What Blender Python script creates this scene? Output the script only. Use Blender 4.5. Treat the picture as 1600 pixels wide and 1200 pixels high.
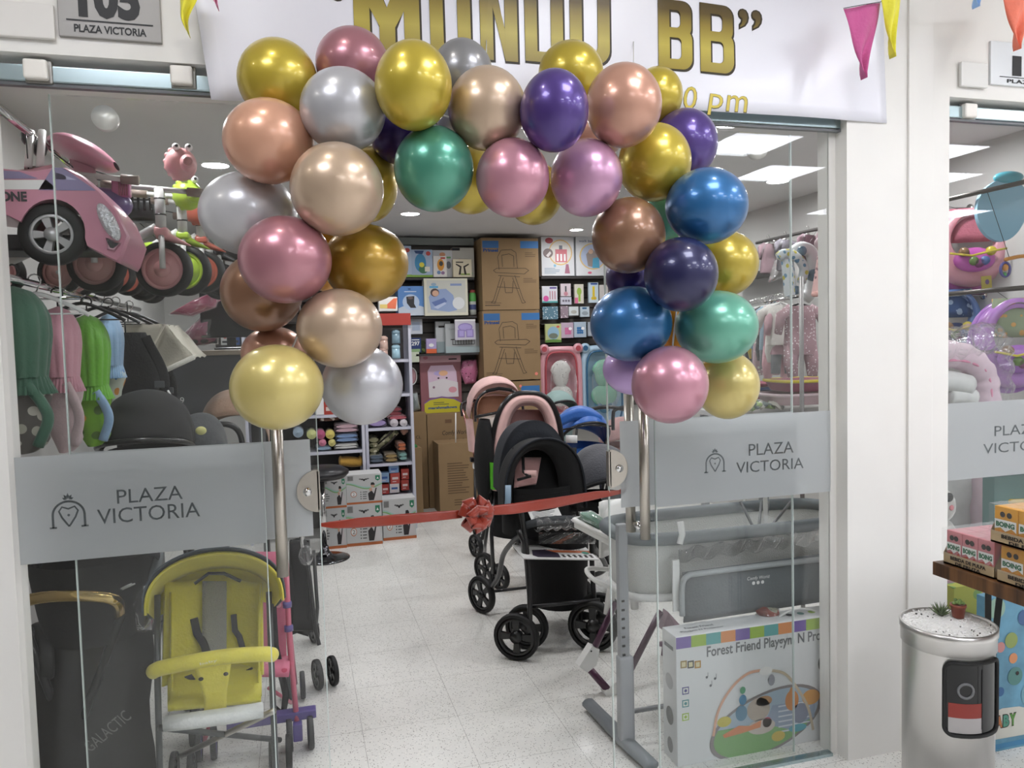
import bpy, bmesh, math, random
from mathutils import Vector, Matrix, Euler, Quaternion
from math import sin, cos, pi, radians as R, tan, atan2, hypot
random.seed(7)
SC = bpy.context.scene
for o in list(bpy.data.objects): bpy.data.objects.remove(o)
COL = SC.collection

# ------------------------------------------------------------ camera
DZ = .035                 # height correction of the eye and of everything fixed above the floor
EYE = Vector((0, 0, 1.55+DZ))
FPX, YAW, PITCH, ROLL = 1200.0, R(15.6), R(3.13), R(-1.5)
_F = Vector((sin(YAW)*cos(PITCH), cos(YAW)*cos(PITCH), -sin(PITCH)))
_r = Vector((cos(YAW), -sin(YAW), 0)); _u = _r.cross(_F)
_RT = _r*cos(ROLL) + _u*sin(ROLL); _UP = -_r*sin(ROLL) + _u*cos(ROLL)
cam_d = bpy.data.cameras.new('camera'); cam = bpy.data.objects.new('camera', cam_d); COL.objects.link(cam)
cam_d.sensor_fit = 'HORIZONTAL'; cam_d.sensor_width = 36.0; cam_d.lens = 36.0*FPX/1600.0; cam_d.clip_start = .05
mw = Matrix((_RT, _UP, -_F)).transposed().to_4x4(); mw.translation = EYE
cam.matrix_world = mw; SC.camera = cam
def ray(px, py): return _F + _RT*((px-800)/FPX) - _UP*((py-600)/FPX)
def PY(px, py, Y): d = ray(px, py); return EYE + d*((Y-EYE.y)/d.y)
def PX(px, py, X): d = ray(px, py); return EYE + d*((X-EYE.x)/d.x)
def PZ(px, py, Z=0.0): d = ray(px, py); return EYE + d*((Z-EYE.z)/d.z)

# ------------------------------------------------------------ world, exposure
SC.view_settings.view_transform = 'Standard'; SC.view_settings.look = 'None'
SC.view_settings.gamma = 1.0; SC.view_settings.use_curve_mapping = False
SC.view_settings.exposure = 0.0
wd = bpy.data.worlds.new('world'); SC.world = wd; wd.use_nodes = True
wd.node_tree.nodes['Background'].inputs[0].default_value = (.9, .95, 1, 1)
wd.node_tree.nodes['Background'].inputs[1].default_value = .35
MALL_PANEL, MALL_SPOT, SHOP_SPOT = 17.0, 50.0, 185.0      # emission strengths of the lamps built below

# ------------------------------------------------------------ materials
def lin(c):
    c = c/255.0
    return c/12.92 if c <= .04045 else ((c+.055)/1.055)**2.4
def rgb(h):
    if isinstance(h, str):
        h = h.lstrip('#'); h = tuple(int(h[i:i+2], 16) for i in (0, 2, 4))
    return (lin(h[0]), lin(h[1]), lin(h[2]), 1.0)
MATS = {}
def mat(name, col='#808080', rough=.5, metal=0.0, coat=0.0, bump=0.0, bscale=60, sheen=0.0, emit=0.0, var=0.0, vscale=8, alpha=1.0, stretch=None, trans=0.0, aniso=0):
    """one procedural material: colour with optional noise variation and bump"""
    if name in MATS: return MATS[name]
    m = bpy.data.materials.new(name); m.use_nodes = True; MATS[name] = m
    nt = m.node_tree; b = nt.nodes['Principled BSDF']; c = rgb(col)
    b.inputs['Base Color'].default_value = c; b.inputs['Roughness'].default_value = rough
    b.inputs['Metallic'].default_value = metal; b.inputs['Coat Weight'].default_value = coat
    b.inputs['Coat Roughness'].default_value = .08
    b.inputs['Sheen Weight'].default_value = sheen
    if trans: b.inputs['Transmission Weight'].default_value = trans
    if alpha < 1: b.inputs['Alpha'].default_value = alpha
    if emit: b.inputs['Emission Color'].default_value = c; b.inputs['Emission Strength'].default_value = emit
    if var or bump:
        tc = nt.nodes.new('ShaderNodeTexCoord'); mp = nt.nodes.new('ShaderNodeMapping')
        nt.links.new(tc.outputs['Object'], mp.inputs[0])
        if stretch: mp.inputs['Scale'].default_value = stretch
    if var:
        n = nt.nodes.new('ShaderNodeTexNoise'); n.inputs['Scale'].default_value = vscale; n.inputs['Detail'].default_value = 3
        nt.links.new(mp.outputs[0], n.inputs['Vector'])
        mr = nt.nodes.new('ShaderNodeMapRange'); mr.inputs[1].default_value = .3; mr.inputs[2].default_value = .7
        mr.inputs[3].default_value = 1-var; mr.inputs[4].default_value = 1+var
        nt.links.new(n.outputs[0], mr.inputs[0])
        mx = nt.nodes.new('ShaderNodeMix'); mx.data_type = 'RGBA'; mx.blend_type = 'MULTIPLY'; mx.inputs[0].default_value = 1
        mx.inputs[6].default_value = c; nt.links.new(mr.outputs[0], mx.inputs[7]); nt.links.new(mx.outputs[2], b.inputs['Base Color'])
    if bump:
        n2 = nt.nodes.new('ShaderNodeTexNoise'); n2.inputs['Scale'].default_value = bscale; n2.inputs['Detail'].default_value = 2
        nt.links.new(mp.outputs[0], n2.inputs['Vector'])
        bp = nt.nodes.new('ShaderNodeBump'); bp.inputs['Strength'].default_value = bump; bp.inputs['Distance'].default_value = .01
        nt.links.new(n2.outputs[0], bp.inputs['Height']); nt.links.new(bp.outputs[0], b.inputs['Normal'])
    return m
def fab(name, col='#888888', **k):
    dark = max(rgb(col)[:3]) < .04
    a = dict(rough=.85, bump=.25, bscale=90, sheen=0 if dark else .2, var=.07, vscale=14); a.update(k)
    return mat(name, col, **a)
def plas(name, col='#888888', **k):
    a = dict(rough=.3, coat=.2); a.update(k); return mat(name, col, **a)
def paint(name, col='#888888', **k):
    a = dict(rough=.55, var=.02, vscale=4); a.update(k); return mat(name, col, **a)
def nodes_of(m): return m.node_tree, m.node_tree.nodes, m.node_tree.links

def clear_mat(name, tint=(.93, .95, .94), ior=1.45, rough=0.0, haze=0.0):
    """thin clear sheet: fresnel mix of transparent and glossy"""
    if name in MATS: return MATS[name]
    m = bpy.data.materials.new(name); m.use_nodes = True; MATS[name] = m
    nt, N, L = nodes_of(m); N.clear()
    out = N.new('ShaderNodeOutputMaterial'); t = N.new('ShaderNodeBsdfTransparent'); g = N.new('ShaderNodeBsdfGlossy')
    t.inputs[0].default_value = (*tint, 1); g.inputs['Roughness'].default_value = rough; g.inputs[0].default_value = (1, 1, 1, 1)
    fr = N.new('ShaderNodeFresnel'); ge = N.new('ShaderNodeNewGeometry'); mi = N.new('ShaderNodeMapRange')   # the sheet does not bend rays, so its back faces use the same index
    mi.inputs[3].default_value = ior; mi.inputs[4].default_value = 1/ior; L.new(ge.outputs['Backfacing'], mi.inputs[0]); L.new(mi.outputs[0], fr.inputs[0])
    mx = N.new('ShaderNodeMixShader'); L.new(fr.outputs[0], mx.inputs[0]); L.new(t.outputs[0], mx.inputs[1]); L.new(g.outputs[0], mx.inputs[2])
    last = mx
    if haze:
        d = N.new('ShaderNodeBsdfDiffuse'); d.inputs[0].default_value = (.9, .9, .9, 1)
        m2 = N.new('ShaderNodeMixShader'); m2.inputs[0].default_value = haze; L.new(mx.outputs[0], m2.inputs[1]); L.new(d.outputs[0], m2.inputs[2]); last = m2
    L.new(last.outputs[0], out.inputs[0]); return m
def wrap_mat(name, amount=.35):
    """crinkled clear polythene bag"""
    if name in MATS: return MATS[name]
    m = clear_mat(name, (.97, .97, .97), 1.5, .12, .04)
    nt, N, L = nodes_of(m)
    tc = N.new('ShaderNodeTexCoord'); v = N.new('ShaderNodeTexNoise'); v.inputs['Scale'].default_value = 22; v.inputs['Detail'].default_value = 4; v.inputs['Distortion'].default_value = 1.2
    L.new(tc.outputs['Object'], v.inputs['Vector'])
    bp = N.new('ShaderNodeBump'); bp.inputs['Strength'].default_value = 1.0; bp.inputs['Distance'].default_value = .03; L.new(v.outputs[0], bp.inputs['Height'])
    for n in N:
        if n.bl_idname in ('ShaderNodeBsdfGlossy', 'ShaderNodeFresnel'): L.new(bp.outputs[0], n.inputs['Normal'])
    return m
def film_mat(name):
    if name in MATS: return MATS[name]
    m = bpy.data.materials.new(name); m.use_nodes = True; MATS[name] = m
    nt, N, L = nodes_of(m); N.clear()
    out = N.new('ShaderNodeOutputMaterial'); d = N.new('ShaderNodeBsdfDiffuse'); d.inputs[0].default_value = (.42, .44, .44, 1)
    tl = N.new('ShaderNodeBsdfTranslucent'); tl.inputs[0].default_value = (.92, .94, .95, 1)
    g = N.new('ShaderNodeBsdfGlossy'); g.inputs['Roughness'].default_value = .45
    tr = N.new('ShaderNodeBsdfTransparent')
    a = N.new('ShaderNodeMixShader'); a.inputs[0].default_value = .55; L.new(d.outputs[0], a.inputs[1]); L.new(tl.outputs[0], a.inputs[2])
    b = N.new('ShaderNodeMixShader'); b.inputs[0].default_value = .08; L.new(a.outputs[0], b.inputs[1]); L.new(g.outputs[0], b.inputs[2])
    c = N.new('ShaderNodeMixShader'); c.inputs[0].default_value = .12; L.new(b.outputs[0], c.inputs[1]); L.new(tr.outputs[0], c.inputs[2])
    L.new(c.outputs[0], out.inputs[0]); return m
def latex(name, col, metal=.75, rough=.28):
    """metallic party balloon: soft metal under a thin clear coat, tone varied by faint noise"""
    if name in MATS: return MATS[name]
    m = mat(name, col, rough=rough, metal=metal, coat=.4, var=.04, vscale=12); m.node_tree.nodes['Principled BSDF'].inputs['Coat Roughness'].default_value = .04
    return m
def floor_mat():
    m = bpy.data.materials.new('terrazzo tiles'); m.use_nodes = True; nt, N, L = nodes_of(m); b = N['Principled BSDF']
    tc = N.new('ShaderNodeTexCoord'); sp = N.new('ShaderNodeSeparateXYZ'); L.new(tc.outputs['Object'], sp.inputs[0])
    def M(op, a, bb=None, cl=False):
        n = N.new('ShaderNodeMath'); n.operation = op; n.use_clamp = cl
        for i, v in enumerate((a, bb)):
            if v is None: continue
            if isinstance(v, (int, float)): n.inputs[i].default_value = v
            else: L.new(v, n.inputs[i])
        return n.outputs[0]
    def joint(axis, off):
        t = M('MODULO', M('ADD', sp.outputs[axis], 40-off), .4)
        e = M('MINIMUM', t, M('SUBTRACT', .4, t))
        return M('LESS_THAN', e, .0011)
    j = M('MAXIMUM', joint(0, .2), joint(1, -.05 + .4))
    nz = N.new('ShaderNodeTexNoise'); nz.inputs['Scale'].default_value = 9; nz.inputs['Detail'].default_value = 4; L.new(tc.outputs['Object'], nz.inputs['Vector'])
    jf = M('MULTIPLY', j, M('MULTIPLY', nz.outputs[0], 1.0))
    v = N.new('ShaderNodeTexVoronoi'); v.inputs['Scale'].default_value = 150; L.new(tc.outputs['Object'], v.inputs['Vector'])
    sel = N.new('ShaderNodeSeparateColor'); L.new(v.outputs['Color'], sel.inputs[0])
    ch = M('MULTIPLY', M('LESS_THAN', v.outputs['Distance'], .34), M('LESS_THAN', sel.outputs[0], .32))
    v2 = N.new('ShaderNodeTexVoronoi'); v2.inputs['Scale'].default_value = 90; L.new(tc.outputs['Object'], v2.inputs['Vector'])
    s2 = N.new('ShaderNodeSeparateColor'); L.new(v2.outputs['Color'], s2.inputs[0])
    ch2 = M('MULTIPLY', M('LESS_THAN', v2.outputs['Distance'], .4), M('LESS_THAN', s2.outputs[1], .25))
    base = N.new('ShaderNodeMix'); base.data_type = 'RGBA'; base.inputs[6].default_value = rgb('#e6e5e0'); base.inputs[7].default_value = rgb('#dcdbd5'); L.new(nz.outputs[0], base.inputs[0])
    c1 = N.new('ShaderNodeMix'); c1.data_type = 'RGBA'; c1.inputs[7].default_value = rgb('#8e8b84'); L.new(M('MULTIPLY', ch, .9), c1.inputs[0]); L.new(base.outputs[2], c1.inputs[6])
    c2 = N.new('ShaderNodeMix'); c2.data_type = 'RGBA'; c2.inputs[7].default_value = rgb('#e8e6e0'); L.new(ch2, c2.inputs[0]); L.new(c1.outputs[2], c2.inputs[6])
    c3 = N.new('ShaderNodeMix'); c3.data_type = 'RGBA'; c3.inputs[7].default_value = rgb('#6b6862'); L.new(jf, c3.inputs[0]); L.new(c2.outputs[2], c3.inputs[6])
    L.new(c3.outputs[2], b.inputs['Base Color']); b.inputs['Roughness'].default_value = .24
    return m

# ------------------------------------------------------------ mesh builder
def frame(o, u, v):
    """4x4 with origin o, local x = u, local y = v, local z = u x v"""
    u = Vector(u).normalized(); w = u.cross(Vector(v)).normalized(); v = w.cross(u)
    m = Matrix((u, v, w)).transposed().to_4x4(); m.translation = Vector(o); return m
def rot(ax, deg): return Matrix.Rotation(R(deg), 4, ax)
def tr(x, y=0, z=0): return Matrix.Translation(Vector((x, y, z)) if not isinstance(x, Vector) else x)
_font_cache = {}
def text_mesh(s, bold=0.0, shear=0.0, spacing=1.0):
    k = (s, bold, shear, spacing)
    if k in _font_cache: return _font_cache[k]
    c = bpy.data.curves.new('t', 'FONT'); c.body = s; c.size = 1; c.offset = bold; c.shear = shear; c.space_character = spacing
    c.align_x = 'CENTER'; c.align_y = 'CENTER'; c.resolution_u = 3
    o = bpy.data.objects.new('t', c); COL.objects.link(o); bpy.context.view_layer.update()
    me = bpy.data.meshes.new_from_object(o.evaluated_get(bpy.context.evaluated_depsgraph_get()))
    vs = [v.co.copy() for v in me.vertices]; fs = [tuple(p.vertices) for p in me.polygons]
    bpy.data.objects.remove(o); bpy.data.curves.remove(c); bpy.data.meshes.remove(me)
    if vs:
        x0 = min(v.x for v in vs); x1 = max(v.x for v in vs); y0 = min(v.y for v in vs); y1 = max(v.y for v in vs)
    else: x0 = x1 = y0 = y1 = 0
    _font_cache[k] = (vs, fs, x0, x1, y0, y1); return _font_cache[k]
class MB:
    def __init__(s, M=None): s.v = []; s.f = []; s.mi = []; s.sm = []; s.mats = []; s.M = M or Matrix()
    def _m(s, m):
        if m not in s.mats: s.mats.append(m)
        return s.mats.index(m)
    def add(s, vs, fs, m, smooth=False, M=None):
        n = len(s.v); T = s.M @ M if M is not None else s.M
        s.v += [T @ Vector(p) for p in vs]; i = s._m(m)
        for f in fs: s.f.append([n+a for a in f]); s.mi.append(i); s.sm.append(smooth)
        return s
    def box(s, c, d, m, M=None, bev=0.0, top=None):
        x, y, z = d[0]/2, d[1]/2, d[2]/2; c = Vector(c)
        if bev <= 0:
            vs = [c+Vector((i*x, j*y, k*z)) for k in (-1, 1) for j in (-1, 1) for i in (-1, 1)]
            return s.add(vs, [(0, 2, 3, 1), (4, 5, 7, 6), (0, 1, 5, 4), (2, 6, 7, 3), (0, 4, 6, 2), (1, 3, 7, 5)], m, False, M)
        bm = bmesh.new(); bmesh.ops.create_cube(bm, size=1)
        for v in bm.verts: v.co = Vector((v.co.x*d[0], v.co.y*d[1], v.co.z*d[2]))
        bmesh.ops.bevel(bm, geom=list(bm.edges), offset=min(bev, x*.98, y*.98, z*.98), segments=3, profile=.6, affect='EDGES', clamp_overlap=True)
        bm.verts.index_update(); vs = [c+v.co for v in bm.verts]; fs = [[v.index for v in f.verts] for f in bm.faces]; bm.free()
        return s.add(vs, fs, m, True if bev > .008 else False, M)
    def tube(s, pts, r, m, n=8, closed=False, M=None, cap=True, flat=None, smooth=True, up=None):
        """r radius or list; flat=(a,b): elliptic section half-axes; up: fixed side vector for straps"""
        P = [Vector(p) for p in pts]; k = len(P); rs = r if isinstance(r, (list, tuple)) else [r]*k
        T = []
        for i in range(k):
            a = P[(i-1) % k] if (closed or i > 0) else P[i]; b = P[(i+1) % k] if (closed or i < k-1) else P[i]
            t = (b-a); T.append(t.normalized() if t.length > 1e-9 else Vector((0, 0, 1)))
        ref = Vector(up) if up is not None else (Vector((0, 0, 1)) if abs(T[0].z) < .9 else Vector((1, 0, 0)))
        nx = (ref - T[0]*ref.dot(T[0])).normalized(); vs = []
        for i in range(k):
            if i:
                if up is not None: nx = Vector(up)
                nx = nx - T[i]*nx.dot(T[i])
                nx = nx.normalized() if nx.length > 1e-6 else T[i].orthogonal().normalized()
            ny = T[i].cross(nx)
            for j in range(n):
                a = 2*pi*j/n
                if flat: vs.append(P[i] + nx*cos(a)*flat[0]*rs[i] + ny*sin(a)*flat[1]*rs[i])
                else: vs.append(P[i] + (nx*cos(a) + ny*sin(a))*rs[i])
        fs = [(i*n+j, i*n+(j+1) % n, ((i+1) % k)*n+(j+1) % n, ((i+1) % k)*n+j) for i in range(k if closed else k-1) for j in range(n)]
        if cap and not closed: fs += [tuple(range(n-1, -1, -1)), tuple((k-1)*n+j for j in range(n))]
        return s.add(vs, fs, m, smooth, M)
    def cyl(s, a, b, r, m, n=16, r2=None, M=None):
        s.tube([a, b], [r, r if r2 is None else r2], m, n, M=M); return s
    def lathe(s, prof, m, M=None, n=24, smooth=True, a0=0, a1=2*pi):
        full = abs(a1-a0-2*pi) < 1e-6; k = len(prof); nn = n if full else n+1
        vs = [(r*cos(a0+(a1-a0)*j/n), r*sin(a0+(a1-a0)*j/n), z) for r, z in prof for j in range(nn)]
        fs = [(i*nn+j, i*nn+(j+1) % nn, (i+1)*nn+(j+1) % nn, (i+1)*nn+j) for i in range(k-1) for j in range(n)]
        return s.add(vs, fs, m, smooth, M)
    def ell(s, c, r, m, M=None, n=16, k=10, squash=None):
        c = Vector(c); r = (r, r, r) if isinstance(r, (int, float)) else r
        vs = []; 
        for i in range(k+1):
            t = pi*i/k
            for j in range(n):
                a = 2*pi*j/n; p = Vector((r[0]*sin(t)*cos(a), r[1]*sin(t)*sin(a), -r[2]*cos(t)))
                if squash: p = squash(p)
                vs.append(c+p)
        fs = [(i*n+j, i*n+(j+1) % n, (i+1)*n+(j+1) % n, (i+1)*n+j) for i in range(k) for j in range(n)]
        return s.add(vs, fs, m, True, M)
    def prism(s, poly, t, m, M=None, smooth=False):
        """2D polygon in local xy extruded 0..t along local z"""
        n = len(poly); vs = [(x, y, 0) for x, y in poly] + [(x, y, t) for x, y in poly]
        fs = [tuple(range(n-1, -1, -1)), tuple(range(n, 2*n))]
        s.add(vs, fs, m, False, M)
        return s.add(vs, [(i, (i+1) % n, n+(i+1) % n, n+i) for i in range(n)], m, smooth, M)
    def grid(s, fn, nu, nv, m, cu=False, cv=False, M=None, smooth=True):
        vs = [fn(i/(nu if cu else nu-1), j/(nv if cv else nv-1)) for i in range(nu) for j in range(nv)]
        fs = [(i*nv+j, ((i+1) % nu)*nv+j, ((i+1) % nu)*nv+(j+1) % nv, i*nv+(j+1) % nv) for i in range(nu if cu else nu-1) for j in range(nv if cv else nv-1)]
        return s.add(vs, fs, m, smooth, M)
    def slab(s, fn, nu, nv, t, m, M=None):
        """a thick sheet: fn(u,v)->point, thickness t along the local normal"""
        e = 1e-3; A = []; B = []
        for i in range(nu):
            for j in range(nv):
                u = i/(nu-1); v = j/(nv-1); p = Vector(fn(u, v))
                du = Vector(fn(min(u+e, 1), v)) - Vector(fn(max(u-e, 0), v)); dv = Vector(fn(u, min(v+e, 1))) - Vector(fn(u, max(v-e, 0)))
                n = du.cross(dv); n = n.normalized() if n.length > 1e-12 else Vector((0, 0, 1))
                A.append(p+n*t/2); B.append(p-n*t/2)
        N = nu*nv; fs = []
        for i in range(nu-1):
            for j in range(nv-1):
                a, b, c, d = i*nv+j, (i+1)*nv+j, (i+1)*nv+j+1, i*nv+j+1
                fs += [(a, b, c, d), (N+d, N+c, N+b, N+a)]
        for i in range(nu-1): fs += [(i*nv, N+i*nv, N+(i+1)*nv, (i+1)*nv), (i*nv+nv-1, (i+1)*nv+nv-1, N+(i+1)*nv+nv-1, N+i*nv+nv-1)]
        for j in range(nv-1): fs += [(j, j+1, N+j+1, N+j), ((nu-1)*nv+j, N+(nu-1)*nv+j, N+(nu-1)*nv+j+1, (nu-1)*nv+j+1)]
        return s.add(A+B, fs, m, True, M)
    def text(s, t, h, m, M=None, w=None, ex=.0008, bold=0.0, shear=0.0, spacing=1.0, capfit=True):
        """text centred on M's origin in its xy plane; h = height of the drawn glyphs, w = forced width"""
        vs, fs, x0, x1, y0, y1 = text_mesh(t, bold, shear, spacing)
        if not vs: return s
        ky = h/max(y1-y0, 1e-6); kx = (w/(x1-x0)) if w else ky; cx = (x0+x1)/2; cy = (y0+y1)/2
        vv = [((v.x-cx)*kx, (v.y-cy)*ky, ex) for v in vs]
        return s.add(vv, fs, m, False, M)
    def rect(s, x0, y0, x1, y1, m, M=None, z=.0006):
        return s.add([(x0, y0, z), (x1, y0, z), (x1, y1, z), (x0, y1, z)], [(0, 1, 2, 3)], m, False, M)
    def poly(s, pts, m, M=None, z=.0008):
        return s.add([(x, y, z) for x, y in pts], [tuple(range(len(pts)))], m, False, M)
    def disc(s, x, y, r, m, M=None, z=.0009, ry=None, n=20):
        ry = ry or r
        return s.add([(x+r*cos(2*pi*i/n), y+ry*sin(2*pi*i/n), z) for i in range(n)], [tuple(range(n))], m, False, M)
    def build(s, name, parent=None, loc=None, rotz=0.0):
        me = bpy.data.meshes.new(name); me.from_pydata([tuple(p) for p in s.v], [], s.f)
        for m in s.mats: me.materials.append(m)
        me.polygons.foreach_set('material_index', s.mi); me.polygons.foreach_set('use_smooth', s.sm)
        me.update(); me.validate()
        o = bpy.data.objects.new(name, me); COL.objects.link(o)
        if parent is not None: o.parent = parent
        if loc is not None: o.location = loc
        o.rotation_euler = (0, 0, rotz)
        return o
def tag(o, label, cat, group=None, kind=None):
    o['label'] = label; o['category'] = cat
    if group: o['group'] = group
    if kind: o['kind'] = kind
    return o
def thing(name, label, cat, loc=(0, 0, 0), rotz=0.0, group=None, tilt=None):
    o = bpy.data.objects.new(name, None); COL.objects.link(o); o.location = Vector(loc)
    o.rotation_euler = (0, 0, rotz) if tilt is None else tilt
    o.empty_display_size = .1
    return tag(o, label, cat, group)
def struct(name, mb, parent=None, label=None):
    o = mb.build(name, parent)
    if parent is None: o['kind'] = 'structure'; o['category'] = name.split('_')[0]
    if parent is None: o['label'] = label or name.replace('_', ' ')
    return o
def copy_tree(o, parent=None):
    c = o.copy(); COL.objects.link(c); c.parent = parent
    for ch in list(o.children): copy_tree(ch, c)
    return c
def arc(cx, cy, r, a0, a1, n=12, rx=None):
    rx = rx or r
    return [(cx+rx*cos(R(a0+(a1-a0)*i/n)), cy+r*sin(R(a0+(a1-a0)*i/n))) for i in range(n+1)]
def bez(pts, n=24):
    """Catmull-Rom through points (3D)"""
    P = [Vector(p) for p in pts]; P = [P[0]*2-P[1]] + P + [P[-1]*2-P[-2]]; out = []; seg = len(P)-3; k = max(2, n//seg)
    for i in range(seg):
        p0, p1, p2, p3 = P[i:i+4]
        for j in range(k):
            t = j/k; out.append(.5*((2*p1) + (p2-p0)*t + (2*p0-5*p1+4*p2-p3)*t*t + (3*p1-p0-3*p2+p3)*t**3))
    out.append(P[-2]); return out
def lerp(a, b, t): return a+(b-a)*t
# common materials
WHITE = plas('white plastic', '#e9e9e6'); BLACKP = plas('black plastic', '#0e0e10'); RUB = mat('black rubber', '#0d0d0d', rough=.6)
STEEL = mat('brushed steel', '#b9b3aa', rough=.28, metal=1, bump=.03, bscale=200, stretch=(1, 1, .05)); CHROME = mat('chrome', '#d8d8d8', rough=.08, metal=1)
KRAFT = mat('brown cardboard', '#8a7150', rough=.8, var=.05, vscale=6, bump=.05, bscale=30); INK = mat('dark ink', '#2b2420', rough=.7)
WPAP = mat('white card', '#e6e6e4', rough=.45, coat=.1); BLK = mat('black ink', '#0f0f10', rough=.5)
POLY = wrap_mat('clear polythene')

def pat(name, base, spot, scale=60, thr=.3, spot2=None, rough=.85, sel=1.0):
    """printed fabric or card: voronoi dots of one or two colours on a base"""
    if name in MATS: return MATS[name]
    m = bpy.data.materials.new(name); m.use_nodes = True; MATS[name] = m; nt, N, L = nodes_of(m); b = N['Principled BSDF']
    tc = N.new('ShaderNodeTexCoord'); v = N.new('ShaderNodeTexVoronoi'); v.inputs['Scale'].default_value = scale; L.new(tc.outputs['Object'], v.inputs['Vector'])
    lt = N.new('ShaderNodeMath'); lt.operation = 'LESS_THAN'; lt.inputs[1].default_value = thr; L.new(v.outputs['Distance'], lt.inputs[0])
    sc = N.new('ShaderNodeSeparateColor'); L.new(v.outputs['Color'], sc.inputs[0])
    l2 = N.new('ShaderNodeMath'); l2.operation = 'LESS_THAN'; l2.inputs[1].default_value = sel; L.new(sc.outputs[0], l2.inputs[0])
    ml = N.new('ShaderNodeMath'); ml.operation = 'MULTIPLY'; L.new(lt.outputs[0], ml.inputs[0]); L.new(l2.outputs[0], ml.inputs[1])
    c0 = N.new('ShaderNodeMix'); c0.data_type = 'RGBA'; c0.inputs[6].default_value = rgb(spot); c0.inputs[7].default_value = rgb(spot2 or spot)
    gt = N.new('ShaderNodeMath'); gt.operation = 'GREATER_THAN'; gt.inputs[1].default_value = .5; L.new(sc.outputs[1], gt.inputs[0]); L.new(gt.outputs[0], c0.inputs[0])
    c1 = N.new('ShaderNodeMix'); c1.data_type = 'RGBA'; c1.inputs[6].default_value = rgb(base); L.new(ml.outputs[0], c1.inputs[0]); L.new(c0.outputs[2], c1.inputs[7])
    L.new(c1.outputs[2], b.inputs['Base Color']); b.inputs['Roughness'].default_value = rough; return m
def W(loc): return MB(tr(-Vector(loc)))      # builder fed with world points for a thing standing at loc
def wheel(par, c, r, w, tyre=None, rim=None, ax=(1, 0, 0), spokes=5, name='wheel', loc=None, hub=.22, tw=.13):
    """tyre, rim ring, spokes and hub; ax = axle direction; one mesh"""
    tyre = tyre or RUB; rim = rim or BLACKP; q = Vector(ax).normalized().to_track_quat('Z', 'Y').to_matrix().to_4x4()
    m = MB((tr(-Vector(loc)) if loc is not None else Matrix()) @ tr(Vector(c)) @ q)
    t = r*tw; m.lathe([(r-t*1.2, -w*.42), (r-t*.3, -w/2), (r, -w*.25), (r, w*.25), (r-t*.3, w/2), (r-t*1.2, w*.42), (r-t*1.2, -w*.42)], tyre, n=28)
    ri = r-t*1.15; m.lathe([(ri*.82, -w*.30), (ri, -w*.36), (ri, w*.36), (ri*.82, w*.30), (ri*.82, -w*.30)], rim, n=28)
    if spokes == 0: m.lathe([(r*hub*.9, -w*.36), (ri*.9, -w*.22), (ri*.9, w*.22), (r*hub*.9, w*.36)], rim, n=28)
    m.lathe([(.0005, -w*.5), (r*hub, -w*.45), (r*hub, w*.45), (.0005, w*.5)], rim, n=16)
    for i in range(spokes):
        a = 2*pi*i/spokes; m.add(*_spoke(ri/.85, w, a, hub), rim, False)
    return m.build(name, par)
def _spoke(r, w, a, hub):
    d = Vector((cos(a), sin(a), 0)); n = Vector((-sin(a), cos(a), 0)); vs = []
    for k in (-1, 1):
        for rr, hw in ((r*hub*.8, .10), (r*.76, .17)):
            for sg in (-1, 1): vs.append(d*rr+n*sg*hw*r+Vector((0, 0, k*w*.22)))
    return vs, [(0, 1, 3, 2), (4, 6, 7, 5), (0, 2, 6, 4), (1, 5, 7, 3), (2, 3, 7, 6), (0, 4, 5, 1)]
def hood(m, pv, w, r, a0, a1, mt, ribs=3, drop=0.0, ex=.62, nu=22, t=.004, puff=.03, M=None):
    """folding canopy: half hoops swept about a sideways axis; faces -Y; angles in degrees up from the front"""
    pv = Vector(pv)
    def fn(u, v):
        a = R(lerp(a0, a1, u)); vv = pi*v; s = max(sin(vv), 0)**ex; rr = r*(1+puff*abs(sin(u*pi*ribs)))
        return pv + Vector((w/2*cos(vv)*(1+puff*.5*abs(sin(u*pi*ribs))), -cos(a)*rr*s, sin(a)*rr*s - drop*(1-s)))
    m.slab(fn, nu, 22, t, mt, M); return m
def pbox(lab, x0, y0, x1, y1, Y, dep, mt, art=None, group=None, cat='box', name='product_box', part='print', yaw=0.0, floor=False):
    if floor: Y = PZ((x0+x1)/2, y1, 0).y if floor == 'px' else Y
    """a carton whose front face spans the pixel rectangle on the plane Y"""
    a = PY(x0, (y0+y1)/2, Y); b = PY(x1, (y0+y1)/2, Y); zt = PY((x0+x1)/2, y0, Y).z; zb = 0.0 if floor else PY((x0+x1)/2, y1, Y).z
    w = b.x-a.x; h = zt-zb; loc = Vector(((a.x+b.x)/2, Y, zb))
    m = MB(); m.box((0, dep/2, h/2), (w, dep, h), mt, bev=.002)
    if art:
        F = frame((0, -.0004, h/2), (1, 0, 0), (0, 0, 1)); 
        t = thing(name, lab, cat, loc, yaw, group); m.build('carton', t); am = MB(); art(am, F, w, h); am.build(part, t); return t
    o = m.build(name, loc=loc, rotz=yaw); return tag(o, lab, cat, group)
INKS = {}
def ink(c):
    return mat('print '+c, c, rough=.5)
def lines(m, F, x, y, w, n, gap, c='#555555', th=None, seed=1):
    rn = random.Random(seed); th = th or gap*.45
    for i in range(n):
        m.rect(x, y-i*gap-th, x+w*rn.uniform(.6, 1), y-i*gap, ink(c), F)
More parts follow.
